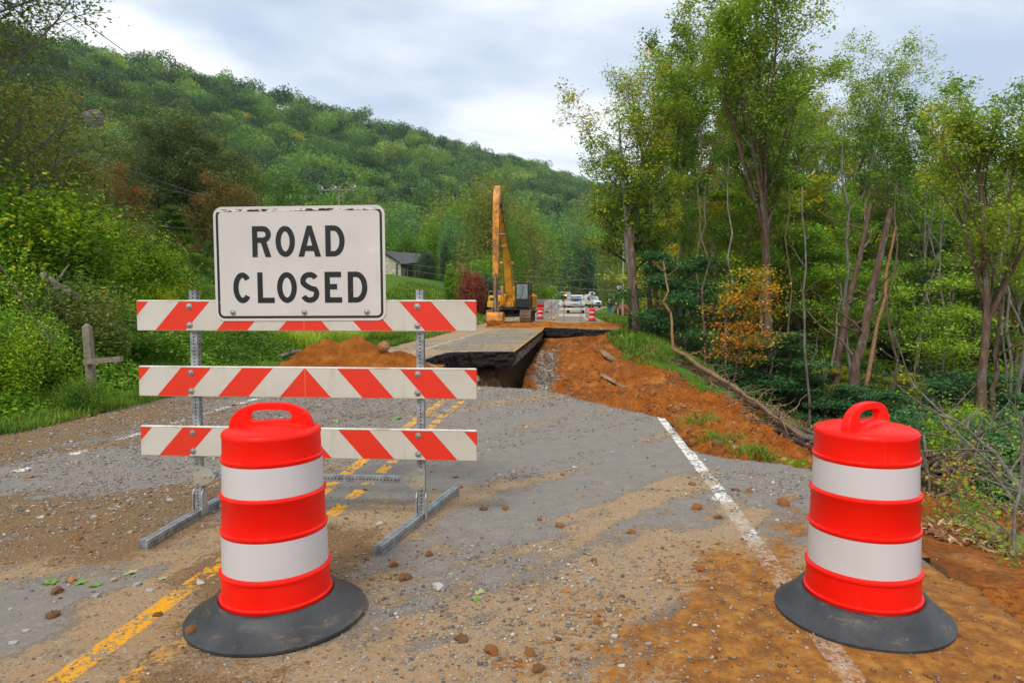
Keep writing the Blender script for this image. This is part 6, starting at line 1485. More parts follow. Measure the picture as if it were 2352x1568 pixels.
m = MB(); m.lathe([(.16, 0), (.16, .14), (.08, .2)], 12, capb=True, capt=True); m.build('amber_lamp', M_AMBER, T, loc=(0, -1.1, 2.75))
m = MB(); m.box(-.7, .7, -.9, -.6, 1.9, 2.7, 0, .05); m.build('operator_station', M_BLK, T)
for sx in (-1, 1):
    for y in (-1.5, 1.3): wheel(T, sx * 1.1, y, .65, .42, sx)
# red vehicle half hidden by the trunks at the driveway
T = thing('parked_car', 'red vehicle parked at the driveway, mostly hidden by the tree trunks', 'car', (W(1441, 700, 84).x, 84, TZ(W(1441, 700, 84).x, 84) - .02), math.radians(168))
body_from_profile('body', [(-2.3, .5), (-2.35, .9), (-1.2, 1.05), (-.5, 1.6), (1.2, 1.65), (1.9, 1.1), (2.3, 1.05), (2.35, .5)], 1.85, M_RED, T)
m = MB(); m.prism([(-.95, 1.08), (1.65, 1.08), (1.15, 1.55), (-.45, 1.52)], -.94, -.915, 'x'); m.build('side_window', M_GLASS, T)
for sx in (-1, 1):
    m = MB(); m.box(sx * .75 - .14, sx * .75 + .14, 2.28, 2.37, .8, 1.0); m.build('tail_light', M_TAIL, T)
    for y in (-1.45, 1.45): wheel(T, sx * .82, y, .34, .22, sx)

# ------------------------------------------------------------------ far barricades and drums
def far_barricade(label, xa, xb, Y, n=3, rz=0, legs=((.18, .82)), base=True, z=(.45, .95, 1.45)):
    a = W(xa, 700, Y).x; b = W(xb, 700, Y).x; w = b - a
    t = thing('far_barricade', label, 'barricade', ((a + b) / 2, Y, 0), rz)
    for zz_ in z: m = MB(); m.box(-w / 2, w / 2, -.02, .02, zz_ - .10, zz_ + .10, 0, .008); m.build('rail', M_WHITE, t)
    for l in legs:
        x = -w / 2 + w * l
        m = MB(); m.bar((x, -.05, .02), (x, -.05, 1.72), .05); m.build('upright_post', M_GALV, t)
        m = MB(); m.bar((x, -.75, .03), (x, .75, .03), .055); m.build('foot', M_GALV, t)
    return t
far_barricade('white three-rail barricade seen from behind in the middle of the far road', 1284, 1345, 54.5, rz=.03)
far_barricade('white three-rail barricade partly hidden behind the excavator', 1172, 1231, 54.5, legs=(.12, .86))
m_ = None
def mat_x():
    return simple('red_tape', (.55, .03, .02), .5)
M_TAPE = mat_x(); M_SBACK = simple('grey_sign_back', (.40, .40, .40), .5, var=.08)
a = W(1266, 700, 55.5); t = thing('roll_up_sign', 'grey back of a folded-out road sign crossed by red struts', 'road sign', (a.x, 55.5, 0), .04, scale=(.66, .8, .86))
m = MB(); m.prism([(-.86, .98), (-.74, .86), (.74, .80), (.86, .92), (.88, 1.72), (.76, 1.84), (-.74, 1.88), (-.86, 1.76)], -.012, .012, 'y'); m.build('sign_face', M_SBACK, t)
for i_, (p0, p1) in enumerate((((-.66, 1.76), (.70, .92)), ((.70, 1.74), (-.68, .98)), ((.0, 1.86), (.0, .84)))):
    m = MB(); m.bar((p0[0], -.03 - i_ * .012, p0[1]), (p1[0], -.03 - i_ * .012, p1[1]), .05, .01); m.build('strut', M_TAPE, t)
m = MB(); m.bar((0, -.03, .05), (0, -.03, .84), .035); m.build('mast', M_STEEL, t); m = MB(); m.bar((0, -.03, .14), (0, -.03, .50), .10); m.build('spring_stand', simple('sand_cover', (.34, .30, .24), .8), t)
for a_ in (.5, 2.2, 3.8, 5.5): m = MB(); m.bar((0, 0, .14), (.62 * math.cos(a_), .62 * math.sin(a_), .02), .035); m.build('stand_leg', M_BLK, t)
m = MB(); m.tube([(.86, -.02, .95), (.98, -.05, .70), (1.04, -.05, .35)], .03, 6); m.build('loose_strip', M_WHITE, t)
pa = G(1241, 733); pb = G(1360, 738)
make_drum('traffic_drum', 'far orange and white drum beside the excavator, left of the crossed sign', (pa.x, pa.y, 0), base_r=.44, low=True)
make_drum('traffic_drum', 'far orange and white drum on the right edge of the road', (pb.x, pb.y, 0), base_r=.44, low=True)

# ------------------------------------------------------------------ two workers on the driveway
M_SKIN = simple('skin', (.42, .24, .17), .6); M_JEANS = simple('blue_jeans', (.06, .12, .24), .85); M_DARKJ = simple('dark_green_jacket', (.02, .035, .03), .85)
def plaid():
    t = NT('plaid_shirt'); v = t.sepxyz(t.tc.outputs['Object'])
    a = t.math('GREATER_THAN', t.math('FRACT', t.math('MULTIPLY', v[0], 9)), .5); b = t.math('GREATER_THAN', t.math('FRACT', t.math('MULTIPLY', v[2], 8)), .6)
    return t.done(t.mix(a, t.mix(b, (.05, .05, .08), (.2, .2, .25)), t.mix(b, (.24, .23, .28), (.45, .43, .45))), .85)
M_PLAID = plaid(); M_NAVY = simple('navy_trousers', (.02, .025, .045), .85)
def person(label, loc, rz, top, leg, pose):
    t = thing('person', label, 'person', loc, rz)
    J = pose['j']; E_ = pose['e']
    me = bpy.data.meshes.new('body'); me.from_pydata([p for p, r in J], E_, [])
    o = link('body', me, t)
    sk_ = me.skin_vertices.new(name='') if hasattr(me.skin_vertices, 'new') and not me.skin_vertices else None
    md = o.modifiers.new('skin', 'SKIN'); md.use_smooth_shade = True
    if not me.skin_vertices:
        pass
    for i_, (p, r) in enumerate(J):
        v = me.skin_vertices[0].data[i_]; v.radius = r if hasattr(r, '__len__') else (r, r)
        v.use_root = (i_ == 0)
    s_ = o.modifiers.new('sub', 'SUBSURF'); s_.levels = 1; s_.render_levels = 1
    dg = bpy.context.evaluated_depsgraph_get(); ev = bpy.data.meshes.new_from_object(o.evaluated_get(dg))
    o.modifiers.clear(); o.data = ev
    ev.materials.clear()
    for q in (leg, top, M_SKIN, M_BLK): ev.materials.append(q)
    for pl in ev.polygons:
        c = pl.center
        if c.z < .10: k = 3
        elif c.z < pose['waist']: k = 0 if not (abs(c.x) > .23) else (2 if c.z < pose['hand'] else 1)
        elif c.z < pose['neck']: k = 1
        else: k = 2
        pl.material_index = k
    ev.polygons.foreach_set('use_smooth', np.ones(len(ev.polygons), bool))
    return t
def joints(bend=0.0, stride=.1, armf=0.0):
    b = bend
    J = [((0, 0, .96), (.15, .11)), ((0, -b * .35, 1.18), (.15, .11)), ((0, -b * .8, 1.42), (.17, .11)), ((0, -b * 1.0, 1.50), .065), ((0, -b * 1.15, 1.61), (.085, .10)), ((0, -b * 1.25, 1.72), (.08, .095)),
         ((-.10, .0, .88), .095), ((-.11, -stride, .48), .065), ((-.11, -stride * .6, .08), .048), ((-.11, -stride * .6 - .14, .045), .04),
         ((.10, .0, .88), .095), ((.11, stride * .4, .48), .065), ((.11, stride, .08), .048), ((.11, stride - .14, .045), .04),
         ((-.20, -b * .8, 1.42), .062), ((-.27, -b * .7 - armf * .4, 1.14), .046), ((-.25, -b * .6 - .08 - armf, .90), .034), ((-.25, -b * .6 - .1 - armf, .80), .036),
         ((.20, -b * .8, 1.42), .062), ((.27, -b * .7 - armf * .4, 1.14), .046), ((.26, -b * .6 - .08 - armf, .90), .034), ((.26, -b * .6 - .1 - armf, .80), .036)]
    E_ = [(0, 1), (1, 2), (2, 3), (3, 4), (4, 5), (0, 6), (6, 7), (7, 8), (8, 9), (0, 10), (10, 11), (11, 12), (12, 13), (2, 14), (14, 15), (15, 16), (16, 17), (2, 18), (18, 19), (19, 20), (20, 21)]
    return dict(j=J, e=E_, waist=.98, neck=1.50, hand=.90)
def hat(par, loc, mat, brim=True, name='hat'):
    m = MB(); m.lathe([(.17 if brim else .135, .0), (.125, .015), (.12, .07), (.08, .12), (.001, .135)], 16); m.build(name, mat, par, smooth=40, loc=loc)
qa = W(1399, 720, 76); qz = TZ(qa.x, 76)
t = person('worker in a dark jacket, jeans and a brimmed hat walking on the driveway', (qa.x, 76, qz), math.radians(160), M_DARKJ, M_JEANS, joints(.12, .16, .05))
hat(t, (0, -.14, 1.725), M_GREYP)
qb = W(1414, 735, 80); qz2 = TZ(qb.x, 80)
t = person('worker in a white hard hat and plaid shirt holding a white pole', (qb.x, 80, qz2), math.radians(20), M_PLAID, M_NAVY, joints(.10, .05, .12))
hat(t, (0, -.12, 1.71), M_WHITE, True, 'hard_hat')
m = MB(); m.tube([(.2, -.25, 1.15), (.05, -.5, .0)], .03, 8); o = m.build('survey_pole', M_WHITE, None, loc=(qb.x, 80, qz2)); tag(o, 'white pole held by the worker in the plaid shirt', 'pole')

# ------------------------------------------------------------------ house on the lawn
def mat_stone():
    t = NT('pale_stone_wall'); v = t.mapv((1, 1, 2.4)); d = t.voro(3.0, vec=v, feat='DISTANCE_TO_EDGE'); c = t.voro(3.0, vec=v, out='Color')
    k = t.mix(t.seprgb(c)[0], (.46, .40, .30), (.66, .60, .48)); k = t.mix(t.ramp(d, [(.0, 1.0), (.07, 0.0)]), k, (.24, .20, .15))
    t.bump(t.ramp(d, [(0, 0.0), (.12, 1.0)]), .6, .05); return t.done(k, .9)
def mat_shingle():
    t = NT('grey_shingles'); b = t.n.new('ShaderNodeTexBrick'); b.inputs['Scale'].default_value = 3.5; b.inputs['Color1'].default_value = (.05, .052, .058, 1); b.inputs['Color2'].default_value = (.12, .12, .13, 1); b.inputs['Mortar'].default_value = (.02, .02, .02, 1)
    b.inputs['Mortar Size'].default_value = .03; t.l.new(t.tc.outputs['Object'], b.inputs[0]); return t.done(b.outputs[0], .85)
M_STONEW = mat_stone(); M_SHING = mat_shingle(); M_TRIM = simple('dark_trim', (.05, .045, .045), .6)
HY = 88; ha = W(960, 650, HY); hb = W(924, 648, HY); hz0 = TZ(W(905, 650, HY).x, HY) - .1
xr = W(921, 648, HY).x; xp = W(955, 648, HY).x; hz0 = W(905, 648, HY).z - .15
ht = W(905, 603, HY).z
H_ = thing('house', 'pale stone house with a grey shingled roof and dark corner porch', 'house', (xr, HY, hz0))
eh = ht - hz0
m = MB(); m.prism([(-9.5, -2), (0, -2), (0, eh - .15), (-4.7, eh + 2.6), (-9.5, eh - .15)], 0, 9, 'y'); m.build('wall', M_STONEW, H_)
m = MB(); m.prism([(.45, eh - .42), (.45, eh - .27), (-4.7, eh + 2.95), (-9.95, eh - .27), (-9.95, eh - .42), (-4.7, eh + 2.75)], -.35, 9.4, 'y'); m.build('roof', M_SHING, H_)
pw = xp - xr
m = MB(); m.loft([[Vector((-1.6, -.5, eh + .95)), Vector((pw + .35, -.5, eh + .55)), Vector((pw + .35, -.5, eh + .45)), Vector((-1.6, -.5, eh + .85))], [Vector((-.1, -.7, eh - .15)), Vector((pw + .45, -.7, eh - .08)), Vector((pw + .45, -.7, eh - .2)), Vector((-.1, -.7, eh - .3))]][::-1] if False else [[Vector((.2, -.8, eh - .25)), Vector((pw + .45, -.8, eh - .1)), Vector((pw + .45, -.8, eh + .0)), Vector((.2, -.8, eh - .15))], [Vector((-2.6, 3.2, eh + 1.6)), Vector((pw + .45, 3.2, eh + 1.25)), Vector((pw + .45, 3.2, eh + 1.35)), Vector((-2.6, 3.2, eh + 1.7))], [Vector((.2, 7.5, eh - .25)), Vector((pw + .45, 7.5, eh - .2)), Vector((pw + .45, 7.5, eh - .1)), Vector((.2, 7.5, eh - .15))]]); m.build('porch_roof', M_SHING, H_)
m = MB(); m.box(.1, pw, -.2, 6.5, -2, .75, 0); m.build('porch_base', simple('brown_stone_base', (.20, .14, .10), .9), H_)
for x in (pw - .12, pw * .45): m = MB(); m.box(x - .09, x + .09, -.12, .06, .75, eh - .2); m.build('porch_post', M_TRIM, H_)
m = MB(); m.box(.1, pw, 4.0, 4.2, .75, eh - .2); m.build('porch_wall', M_TRIM, H_)
for x in (-6.6, -2.6):
    w_ = MB(); w_.box(x - .5, x + .5, -.06, -.01, 1.3, 2.5); w_ = w_.build('window', M_TRIM, H_); m = MB(); m.box(x - .42, x + .42, -.075, -.062, 1.38, 2.42); m.build('pane', M_GLASS, w_)
m = MB(); m.box(-.62, -.40, -.05, -.01, 1.1, 2.6); m.build('downpipe', M_TRIM, H_)
p = W(1305, 672, 190); t = thing('far_house', 'gable roof edge of a house half hidden by the bright bush', 'house', (p.x - 1.5, 190, p.z - 5.5))
m = MB(); m.prism([(-4, 0), (4, 0), (4, 3.6), (0, 5.5), (-4, 3.6)], 0, 8, 'y'); m.build('wall', M_GREYP, t); m = MB(); m.prism([(-4.4, 3.4), (0, 5.6), (4.4, 3.4), (4.4, 3.6), (0, 5.85), (-4.4, 3.6)], -.3, 8.3, 'y'); m.build('roof', M_WHITE, t)

# ------------------------------------------------------------------ utility poles and wires
M_POLE = simple('pole_wood', (.20, .19, .14), .85, var=.3, scale=12); M_INS = simple('grey_insulator', (.5, .5, .48), .4); M_WIRE = simple('power_line', (.07, .07, .07), .6); M_WIREL = simple('bright_power_line', (.20, .21, .20), .5)
PY = 72; pt = W(779, 430, PY); gz = TZ(pt.x, PY)
U = thing('utility_pole', 'wooden utility pole with a crossarm standing behind the road closed sign', 'utility pole', (pt.x, PY, gz))
h = pt.z - gz
m = MB(); m.tube([(0, 0, -.5), (0, 0, h)], [.17, .11], 10); m.build('pole', M_POLE, U, smooth=40)
m = MB(); m.box(-1.95, 1.75, -.17, -.06, h - .40, h - .26, 0, .01, Matrix.Rotation(.0, 4, 'Y')); m.build('crossarm', M_POLE, U)
for s_ in (-1, 1): m = MB(); m.bar((0, -.18, h - 1.05), (s_ * .85, -.18, h - .40), .05, .02); m.build('brace', M_INS, U)
ins = [(-1.85, h - .1), (-.45, h - .05), (1.6, h + .05)]
for x, z in ins:
    m = MB(); m.lathe([(.05, -.16), (.12, -.12), (.12, .06), (.06, .10), (.02, .12)], 10, capb=True); o = m.build('insulator', M_INS, U, loc=(x + .1, -.11, z)); 
    m = MB(); m.tube([(x + .1, -.1, z + .1), (x - .2, -.1, z + .25), (x - .35, -.1, z - .05), (x - .05, -.1, z - .2)], .022, 5); m.build('jumper_wire', M_INS, U)
RPx = W(1431, 700, 62); rz_ = TZ(RPx.x, 62)
V_ = thing('utility_pole', 'pale slim utility pole with a grey box beside the driveway', 'utility pole', (RPx.x, 62, rz_)); hh = W(1431, 560, 62).z - rz_
m = MB(); m.tube([(0, 0, -.5), (0, 0, hh)], [.11, .08], 8); m.build('pole', simple('pale_pole_wood', (.34, .36, .26), .85), V_, smooth=40)
m = MB(); m.box(-.55, -.12, -.12, .12, 2.6, 2.95, 0, .02); m.build('meter_box', M_INS, V_); m = MB(); m.box(-.6, -.1, -.16, .14, 3.0, 3.06); m.build('box_lid', M_TRIM, V_)
def wire(label, a, b, sag, r=.012, mat=None, n=28):
    a = Vector(a); b = Vector(b); pts_ = [a.lerp(b, k / n) - Vector((0, 0, sag * 4 * (k / n) * (1 - k / n))) for k in range(n + 1)]
    m = MB(); m.tube([p - a for p in pts_], [r * max(1, p.y / 26) if p.y > 0 else r for p in pts_], 5); o = m.build('power_line', mat or M_WIRE, None, loc=a, smooth=True); tag(o, label, 'power line'); return o
def tip(k): return (U.location.x + ins[k][0], PY, gz + ins[k][1] + .05)
wire('highest power line running from the upper left to the crossarm', W(110, -8, 17), tip(0), .15)
wire('second power line, from the left edge above the rock face to the crossarm', W(-30, 158, 19), tip(1), .5, .010)
wire('third power line passing just over the domed trees', W(-30, 60, 21), tip(2), .9, .007)
wire('thick low cable sagging from the left edge down behind the sign', W(-30, 268, 15), W(640, 492, 62), .35, .016)
wire('bright thin cable crossing the trees left of the sign', W(205, 507, 26), W(610, 531, 50), .1, .012, M_WIREL)
wire('faint cable low in the trees left of the sign', W(300, 560, 26), W(610, 580, 50), .1, .006, M_WIREL)
wire('faint long cable across the domed tree', W(200, 385, 22), W(620, 475, 60), .3, .006, M_WIREL)
ex = (150, 0)
for k, (pa_, pb_, Ya, Yb, sg, lb) in enumerate((((830, 430), (1540, 660), PY, 120, .4, 'line from the right end of the crossarm falling to the far right'), ((800, 440), (1540, 690), PY, 110, .6, 'middle line from the crossarm down across the mountain'),
        ((885, 600), (1450, 650), 62, 62, .25, 'cable in front of the house roof to the slim pole'), ((885, 612), (1440, 668), 62, 62, .35, 'lower cable in front of the house to the slim pole'), ((885, 640 - 10), (1136, 668), 62, 58, .1, 'lowest cable passing the porch'),
        ((1200, 700 - 48), (1432, 630), 100, 63, .2, 'cable crossing the road beyond the excavator'), ((1228, 648), (1435, 668), 90, 64, .25, 'second cable crossing the road beyond the excavator'))):
    wire(lb, W(*pa_, Ya), W(*pb_, Yb), sg, .0045, M_WIREL)

# gravel driveway joining the road on the right
n_ = 24; dv = []
for i_ in range(n_ + 1):
    x = float(XR(76)) + .9 + 9.5 * i_ / n_
    for y in (72.8, 74.3, 76.0, 77.6): dv.append((x, y, TZ(x, y) + .06))
Fd = [(i_ * 4 + j, (i_ + 1) * 4 + j, (i_ + 1) * 4 + j + 1, i_ * 4 + j + 1) for i_ in range(n_) for j in range(3)]
tag(link('driveway', np_mesh('driveway', dv, Fd, simple('driveway_gravel', (.24, .22, .19), .9, var=.2, scale=3), smooth=True)), kind='structure')
# ------------------------------------------------------------------ loose stones on the road
def stonemat(name, cols):
    t = NT(name); c = t.ramp(t.attr('tint'), cols); c = t.mix(t.ramp(t.noise(40, 4, .7), [(.4, 0.0), (.7, .4)]), c, (.22, .19, .16)); return t.done(c, .85, 0, .3)
M_GRAV = stonemat('limestone_gravel', [(0, (.08, .07, .06)), (.25, (.17, .155, .135)), (.5, (.27, .25, .215)), (.72, (.38, .35, .30)), (.80, (.38, .26, .13)), (.9, (.30, .13, .05)), (1, (.55, .53, .50))])
M_CLODS = stonemat('clay_crumbs', [(0, (.12, .045, .012)), (.5, (.24, .095, .02)), (.8, (.34, .15, .035)), (1, (.42, .23, .08))])
ICO = rock_mesh('_t', 1, M_GRAV, 1, (1, 1, 1), 0); IV = np.array([v.co for v in ICO.vertices]); IF = np.array([p.vertices for p in ICO.polygons]); bpy.data.meshes.remove(ICO)
def scatter_stones(name, P, size, seed, mat, label, flat=.55):
    rs = np.random.RandomState(seed); n = len(P); k = len(IV)
    sc = size[:, None] * np.stack([.8 + .6 * rs.rand(n), .65 + .5 * rs.rand(n), flat * (.7 + .6 * rs.rand(n))], -1)
    base = IV[None] * (1 + .8 * (rs.rand(n, k) - .5))[:, :, None]
    V = base * sc[:, None, :]; a = rs.rand(n) * 6.3; ca, sa = np.cos(a)[:, None], np.sin(a)[:, None]
    x = V[:, :, 0] * ca - V[:, :, 1] * sa; y = V[:, :, 0] * sa + V[:, :, 1] * ca
    V = np.stack([x, y, V[:, :, 2]], -1) + P[:, None] + np.array([0, 0, 1]) * (sc[:, 2] * .45)[:, None, None]
    Fc = (IF[None] + (np.arange(n) * k)[:, None, None]).reshape(-1, 3)
    o = link(name, np_mesh(name, V.reshape(-1, 3), Fc, mat, attrs={'tint': np.repeat(rs.rand(n), k)})); return tag(o, label, name.replace('_', ' '), kind='stuff')
rs = np.random.RandomState(21)
def road_candidates(n, y0, y1, power=1.0, u0=-7.9, u1=1.05):
    Y = y0 * (y1 / y0) ** (rs.rand(n) ** power); U = rs.uniform(u0, u1, n); X = XR(Y) + U
    ok = ~inpoly(X, Y, HOLE) & (np.abs(X) < Y * .80 + .3); return X[ok], Y[ok], U[ok]
def rz_at(x, y):   # small relief height of the road there
    jy = np.clip(np.searchsorted(ry, y) - 1, 0, len(ry) - 1); ju = np.clip(((x - XR(y)) + 8.0) / .06, 0, len(ru) - 1).astype(int); return rel[jy, ju]
X, Y, U = road_candidates(150000, 2.3, 17, 1.15)
sa, mu, di, gr = road_masks(X, Y)
pr = np.clip(gr * 1.1 + di * .16 + sa * .13 + .012, 0, 1) * np.clip(.25 + Y / 9, 0, 1) 
kp = rs.rand(len(X)) < pr * .85; X, Y, gr = X[kp], Y[kp], gr[kp]
sz = (.0030 + .0075 * rs.rand(len(X)) ** 3.0) * (1 + .45 * gr) * np.clip(.75 + Y / 16, .9, 1.5)
scatter_stones('gravel', np.stack([X, Y, rz_at(X, Y)], -1), sz, 3, M_GRAV, 'grey and tan gravel spilled across the road and its left lane')
print('gravel', len(X))
X, Y, U = road_candidates(60000, 2.3, 12, 1.1)
sa, mu, di, gr = road_masks(X, Y)
pr = np.clip(mu * .55 + di * .35 + sa * .06 + .004, 0, 1) * (.3 + .7 * (fbm(X * 2, Y * 2, 66, 3) > .5))
kp = rs.rand(len(X)) < pr * .5; X, Y = X[kp], Y[kp]
scatter_stones('clay_crumbs', np.stack([X, Y, rz_at(X, Y)], -1), .003 + .010 * rs.rand(len(X)) ** 3.5, 4, M_CLODS, 'small orange-brown clay crumbs tracked over the road', .7)
# clods and gravel down the washed-out slope
Yh = rs.uniform(6, 38, 30000); Xh = XR(Yh) + rs.uniform(-3.2, 3.9, 30000); so = (fbm(Xh * .8, Yh * .8, 67, 3) > .46)
inn = (inpoly(Xh, Yh, HOLE) | (Xh - XR(Yh) > 1.2)) & so & (Xh - XR(Yh) < np.interp(Yh, [4, 16, 20, 28, 37], [2.2, 3.6, 2.6, .9, .5])); Xh, Yh = Xh[inn][:9000], Yh[inn][:9000]
nk = len(Xh)
scatter_stones('soil_clods', np.stack([Xh, Yh, TZv(Xh, Yh)], -1), .007 + .042 * rs.rand(len(Xh)) ** 4 * np.clip(Yh / 14, .5, 1.3), 5, M_CLODS, 'clods of orange soil scattered down the washed-out slope', .8)
ns = 2600; Ys = rs.uniform(21, 33, ns); Xs = XR(Ys) - 3.2 + .15 + np.abs(rs.randn(ns)) * .38 + (27 - Ys).clip(0, 6) * .16
kk = fbm(Xs * 2, Ys * 1.2, 69, 3) > .42; Xs, Ys = Xs[kk], Ys[kk]
scatter_stones('base_gravel', np.stack([Xs, Ys, TZv(Xs, Ys)], -1), .014 + .05 * rs.rand(len(Xs)) ** 2.5, 6, M_GRAV, 'pale road-base gravel spilling down beside the broken slab', .8)
# bigger stones and clods, each by itself, lying on the road
SM = [rock_mesh('stone', 500 + i, M, 2 if i > 2 else 1, sq, .42 if i < 3 else .75) for i, (M, sq) in enumerate([(simple('pale_stone', (.42, .40, .36), .85, var=.3, scale=25), (1, .75, .55)), (simple('grey_stone', (.27, .27, .26), .85, var=.3, scale=25), (1, .8, .5)), (simple('tan_stone', (.40, .27, .14), .85, var=.35, scale=20), (1, .7, .6)), (simple('clay_lump', (.25, .095, .022), .95, var=.45, scale=28, bump=.6), (1, .85, .6)), (simple('brown_clay_lump', (.17, .08, .03), .95, var=.45, scale=28, bump=.6), (1, .9, .65))])]
big_px = [(1798, 1160, .055, 3), (1160, 1168, .03, 3), (1110, 1170, .028, 4), (1208, 984, .05, 2), (1010, 1352, .05, 0), (1292, 1092, .025, 3), (263, 1333, .024, 2), (315, 1345, .030, 1), (460, 1342, .034, 0), (222, 1370, .028, 1), (120, 1415, .03, 4), (130, 1360, .03, 4), (345, 1358, .026, 0), (508, 1165, .04, 2), (870, 1205, .032, 0), (905, 1300, .03, 3), (930, 1330, .035, 4), (1392, 1440, .028, 2), (1372, 1432, .024, 3), (1410, 1462, .02, 0), (1368, 1400, .02, 1), (1650, 1190, .032, 3), (1720, 1130, .03, 3), (1590, 1115, .035, 3), (1600, 1168, .045, 3), (1640, 1150, .04, 0), (1690, 1128, .03, 4), (1285, 1210, .03, 3), (1240, 1195, .022, 3), (1365, 1290, .025, 3), (1450, 1225, .03, 3), (1610, 1312, .03, 3), (1490, 1480, .02, 1), (1235, 1540, .028, 4), (1130, 1500, .04, 3), (1215, 1505, .03, 3), (1060, 1470, .03, 4), (60, 1450, .02, 0), (30, 1478, .022, 0), (180, 1240, .03, 3), (300, 1225, .03, 2), (95, 1190, .03, 0), (215, 1190, .035, 0), (390, 1150, .03, 0), (1085, 1255, .02, 0), (985, 1275, .025, 4), (1500, 1070, .03, 1), (1320, 1075, .03, 0), (1405, 1040, .03, 1), (1180, 1085, .028, 1), (1130, 1100, .02, 2), (1340, 1000, .03, 2), (1620, 1058, .035, 0), (1775, 1110, .03, 0)]
for k, (px, py, s, kd) in enumerate(big_px):
    g = G(px, py); 
    o = link('stone' if kd < 3 else 'clay_lump', SM[kd], road, loc=(g.x, g.y, s * .28), rot=(rs.rand() * .4, rs.rand() * .4, rs.rand() * 6.3)); o.scale = (s, s, s)
for k in range(130):
    Y_ = 2.6 * (11 / 2.6) ** rs.rand(); U_ = rs.uniform(-7.6, .95); X_ = float(XR(Y_)) + U_
    if inpoly(np.array([X_]), np.array([Y_]), HOLE)[0] or abs(X_) > Y_ * .76: continue
    if (X_ + 1.17) ** 2 + (Y_ - 3.3) ** 2 < .25 or (X_ - 1.74) ** 2 + (Y_ - 3.3) ** 2 < .22: continue
    kd = int(rs.choice([0, 1, 2, 3, 4], p=[.34, .3, .14, .14, .08])); s = .007 + .013 * rs.rand() ** 2 + .0006 * Y_
    o = link('stone' if kd < 3 else 'clay_lump', SM[kd], road, loc=(X_, Y_, s * .3), rot=(rs.rand() * .4, rs.rand() * .4, rs.rand() * 6.3)); o.scale = (s, s, s)
# fallen green and brown leaves on the road
M_FL = [simple('fallen_green_leaf', (.13, .26, .04), .6, var=.3), simple('fallen_brown_leaf', (.34, .14, .03), .8, var=.4), simple('fallen_pale_leaf', (.30, .36, .16), .7, var=.3)]
def leafshape(seed, mat):
    r_ = random.Random(seed); m = MB(); n = 22; p = []
    for i_ in range(n):
        a = 2 * PI * i_ / n; r = (.55 + .45 * abs(math.cos(2.5 * a))) * (1.1 if math.cos(a) > 0 else .8); p.append((r * math.cos(a), r * math.sin(a), .12 * math.sin(3 * a + seed) + .10 * r * r))
    m.add([(0, 0, .0)] + p, [(0, 1 + i_, 1 + (i_ + 1) % n) for i_ in range(n)]); return m.mesh('fallen_leaf', mat)
LM = [leafshape(i_, M_FL[i_ % 3]) for i_ in range(6)]
for k, (px, py, s, q) in enumerate([(112, 1338, .045, 0), (182, 1340, .04, 3), (165, 1333, .04, 1), (297, 1316, .04, 2), (1100, 1362, .035, 2), (1095, 1378, .03, 0), (908, 962, .09, 0), (196, 957, .10, 4), (180, 960, .08, 1), (70, 1095, .05, 4), (770, 968, .07, 2), (720, 980, .06, 5), (845, 975, .06, 3), (1045, 1095, .04, 4), (118, 1335, .035, 3), (375, 1330, .03, 2), (480, 1000, .07, 4), (1300, 1360, .035, 1), (1655, 1088, .03, 2), (540, 930, .07, 1), (215, 1345, .035, 0), (640, 900, .08, 4)]):
    g = G(px, py); o = link('fallen_leaf', LM[q], road, loc=(g.x, g.y, .006), rot=(0, 0, k * 1.9)); o.scale = (s, s, s)
# shredded twigs and straw on the far slab
n = 2600; Yt = rs.uniform(21.5, 44, n); Xt = XR(Yt) + rs.uniform(-7.2, -3.3, n); kp = fbm(Xt * .9, Yt * .45, 68, 3) > .52; Xt, Yt = Xt[kp], Yt[kp]; n = len(Xt)
C = np.stack([Xt, Yt, np.full(n, .015)], -1); LV, LF, LT = leaves_np(C, .13, rs, rs.rand(n), .9, .16); LV[:, 2] = np.clip(LV[:, 2], .006, .05)
M_TWIG = leafmat('straw_and_twigs', [(0, (.10, .07, .03)), (.5, (.22, .16, .07)), (.8, (.10, .15, .03)), (1, (.30, .24, .12))], .1)
tag(link('straw_litter', np_mesh('straw_litter', LV, LF, M_TWIG, attrs={'tint': LT})), 'straw and shredded twigs lying on the far pavement', 'litter', kind='stuff')

# ------------------------------------------------------------------ grass
def blades(name, X, Y, h, w, mat, label, seed, lean=.35, Zf=None, kind=True):
    rs = np.random.RandomState(seed); n = len(X); Z = TZv(X, Y) if Zf is None else Zf
    a = rs.rand(n) * 2 * PI; l = lean * (.3 + rs.rand(n)); hh = h * (.5 + .8 * rs.rand(n)); ww = w * (.7 + .6 * rs.rand(n))
    B = np.stack([X, Y, Z - .02], -1); wd = np.stack([np.cos(a + 1.57), np.sin(a + 1.57), 0 * a], -1) * ww[:, None] / 2
    dr = np.stack([np.cos(a), np.sin(a), 0 * a], -1)
    m1 = B + dr * (l * hh * .25)[:, None] + np.array([0, 0, 1]) * (hh * .55)[:, None]; t1 = B + dr * (l * hh)[:, None] + np.array([0, 0, 1]) * (hh * (1 - l * .35))[:, None]
    V = np.stack([B - wd, B + wd, m1 + wd * .8, m1 - wd * .8, t1 + wd * .12, t1 - wd * .12], 1).reshape(-1, 3)
    i_ = np.arange(n)[:, None] * 6; Fc = np.concatenate([i_ + np.array([[0, 1, 2, 3]]), i_ + np.array([[3, 2, 4, 5]])])
    tn = np.clip(.15 + .8 * fbm(X * .9, Y * .9, seed, 3) + (rs.rand(n) - .5) * .5, 0, 1)
    o = link(name, np_mesh(name, V, Fc, mat, attrs={'tint': np.repeat(tn, 6)}))
    return tag(o, label, 'grass', kind='stuff')
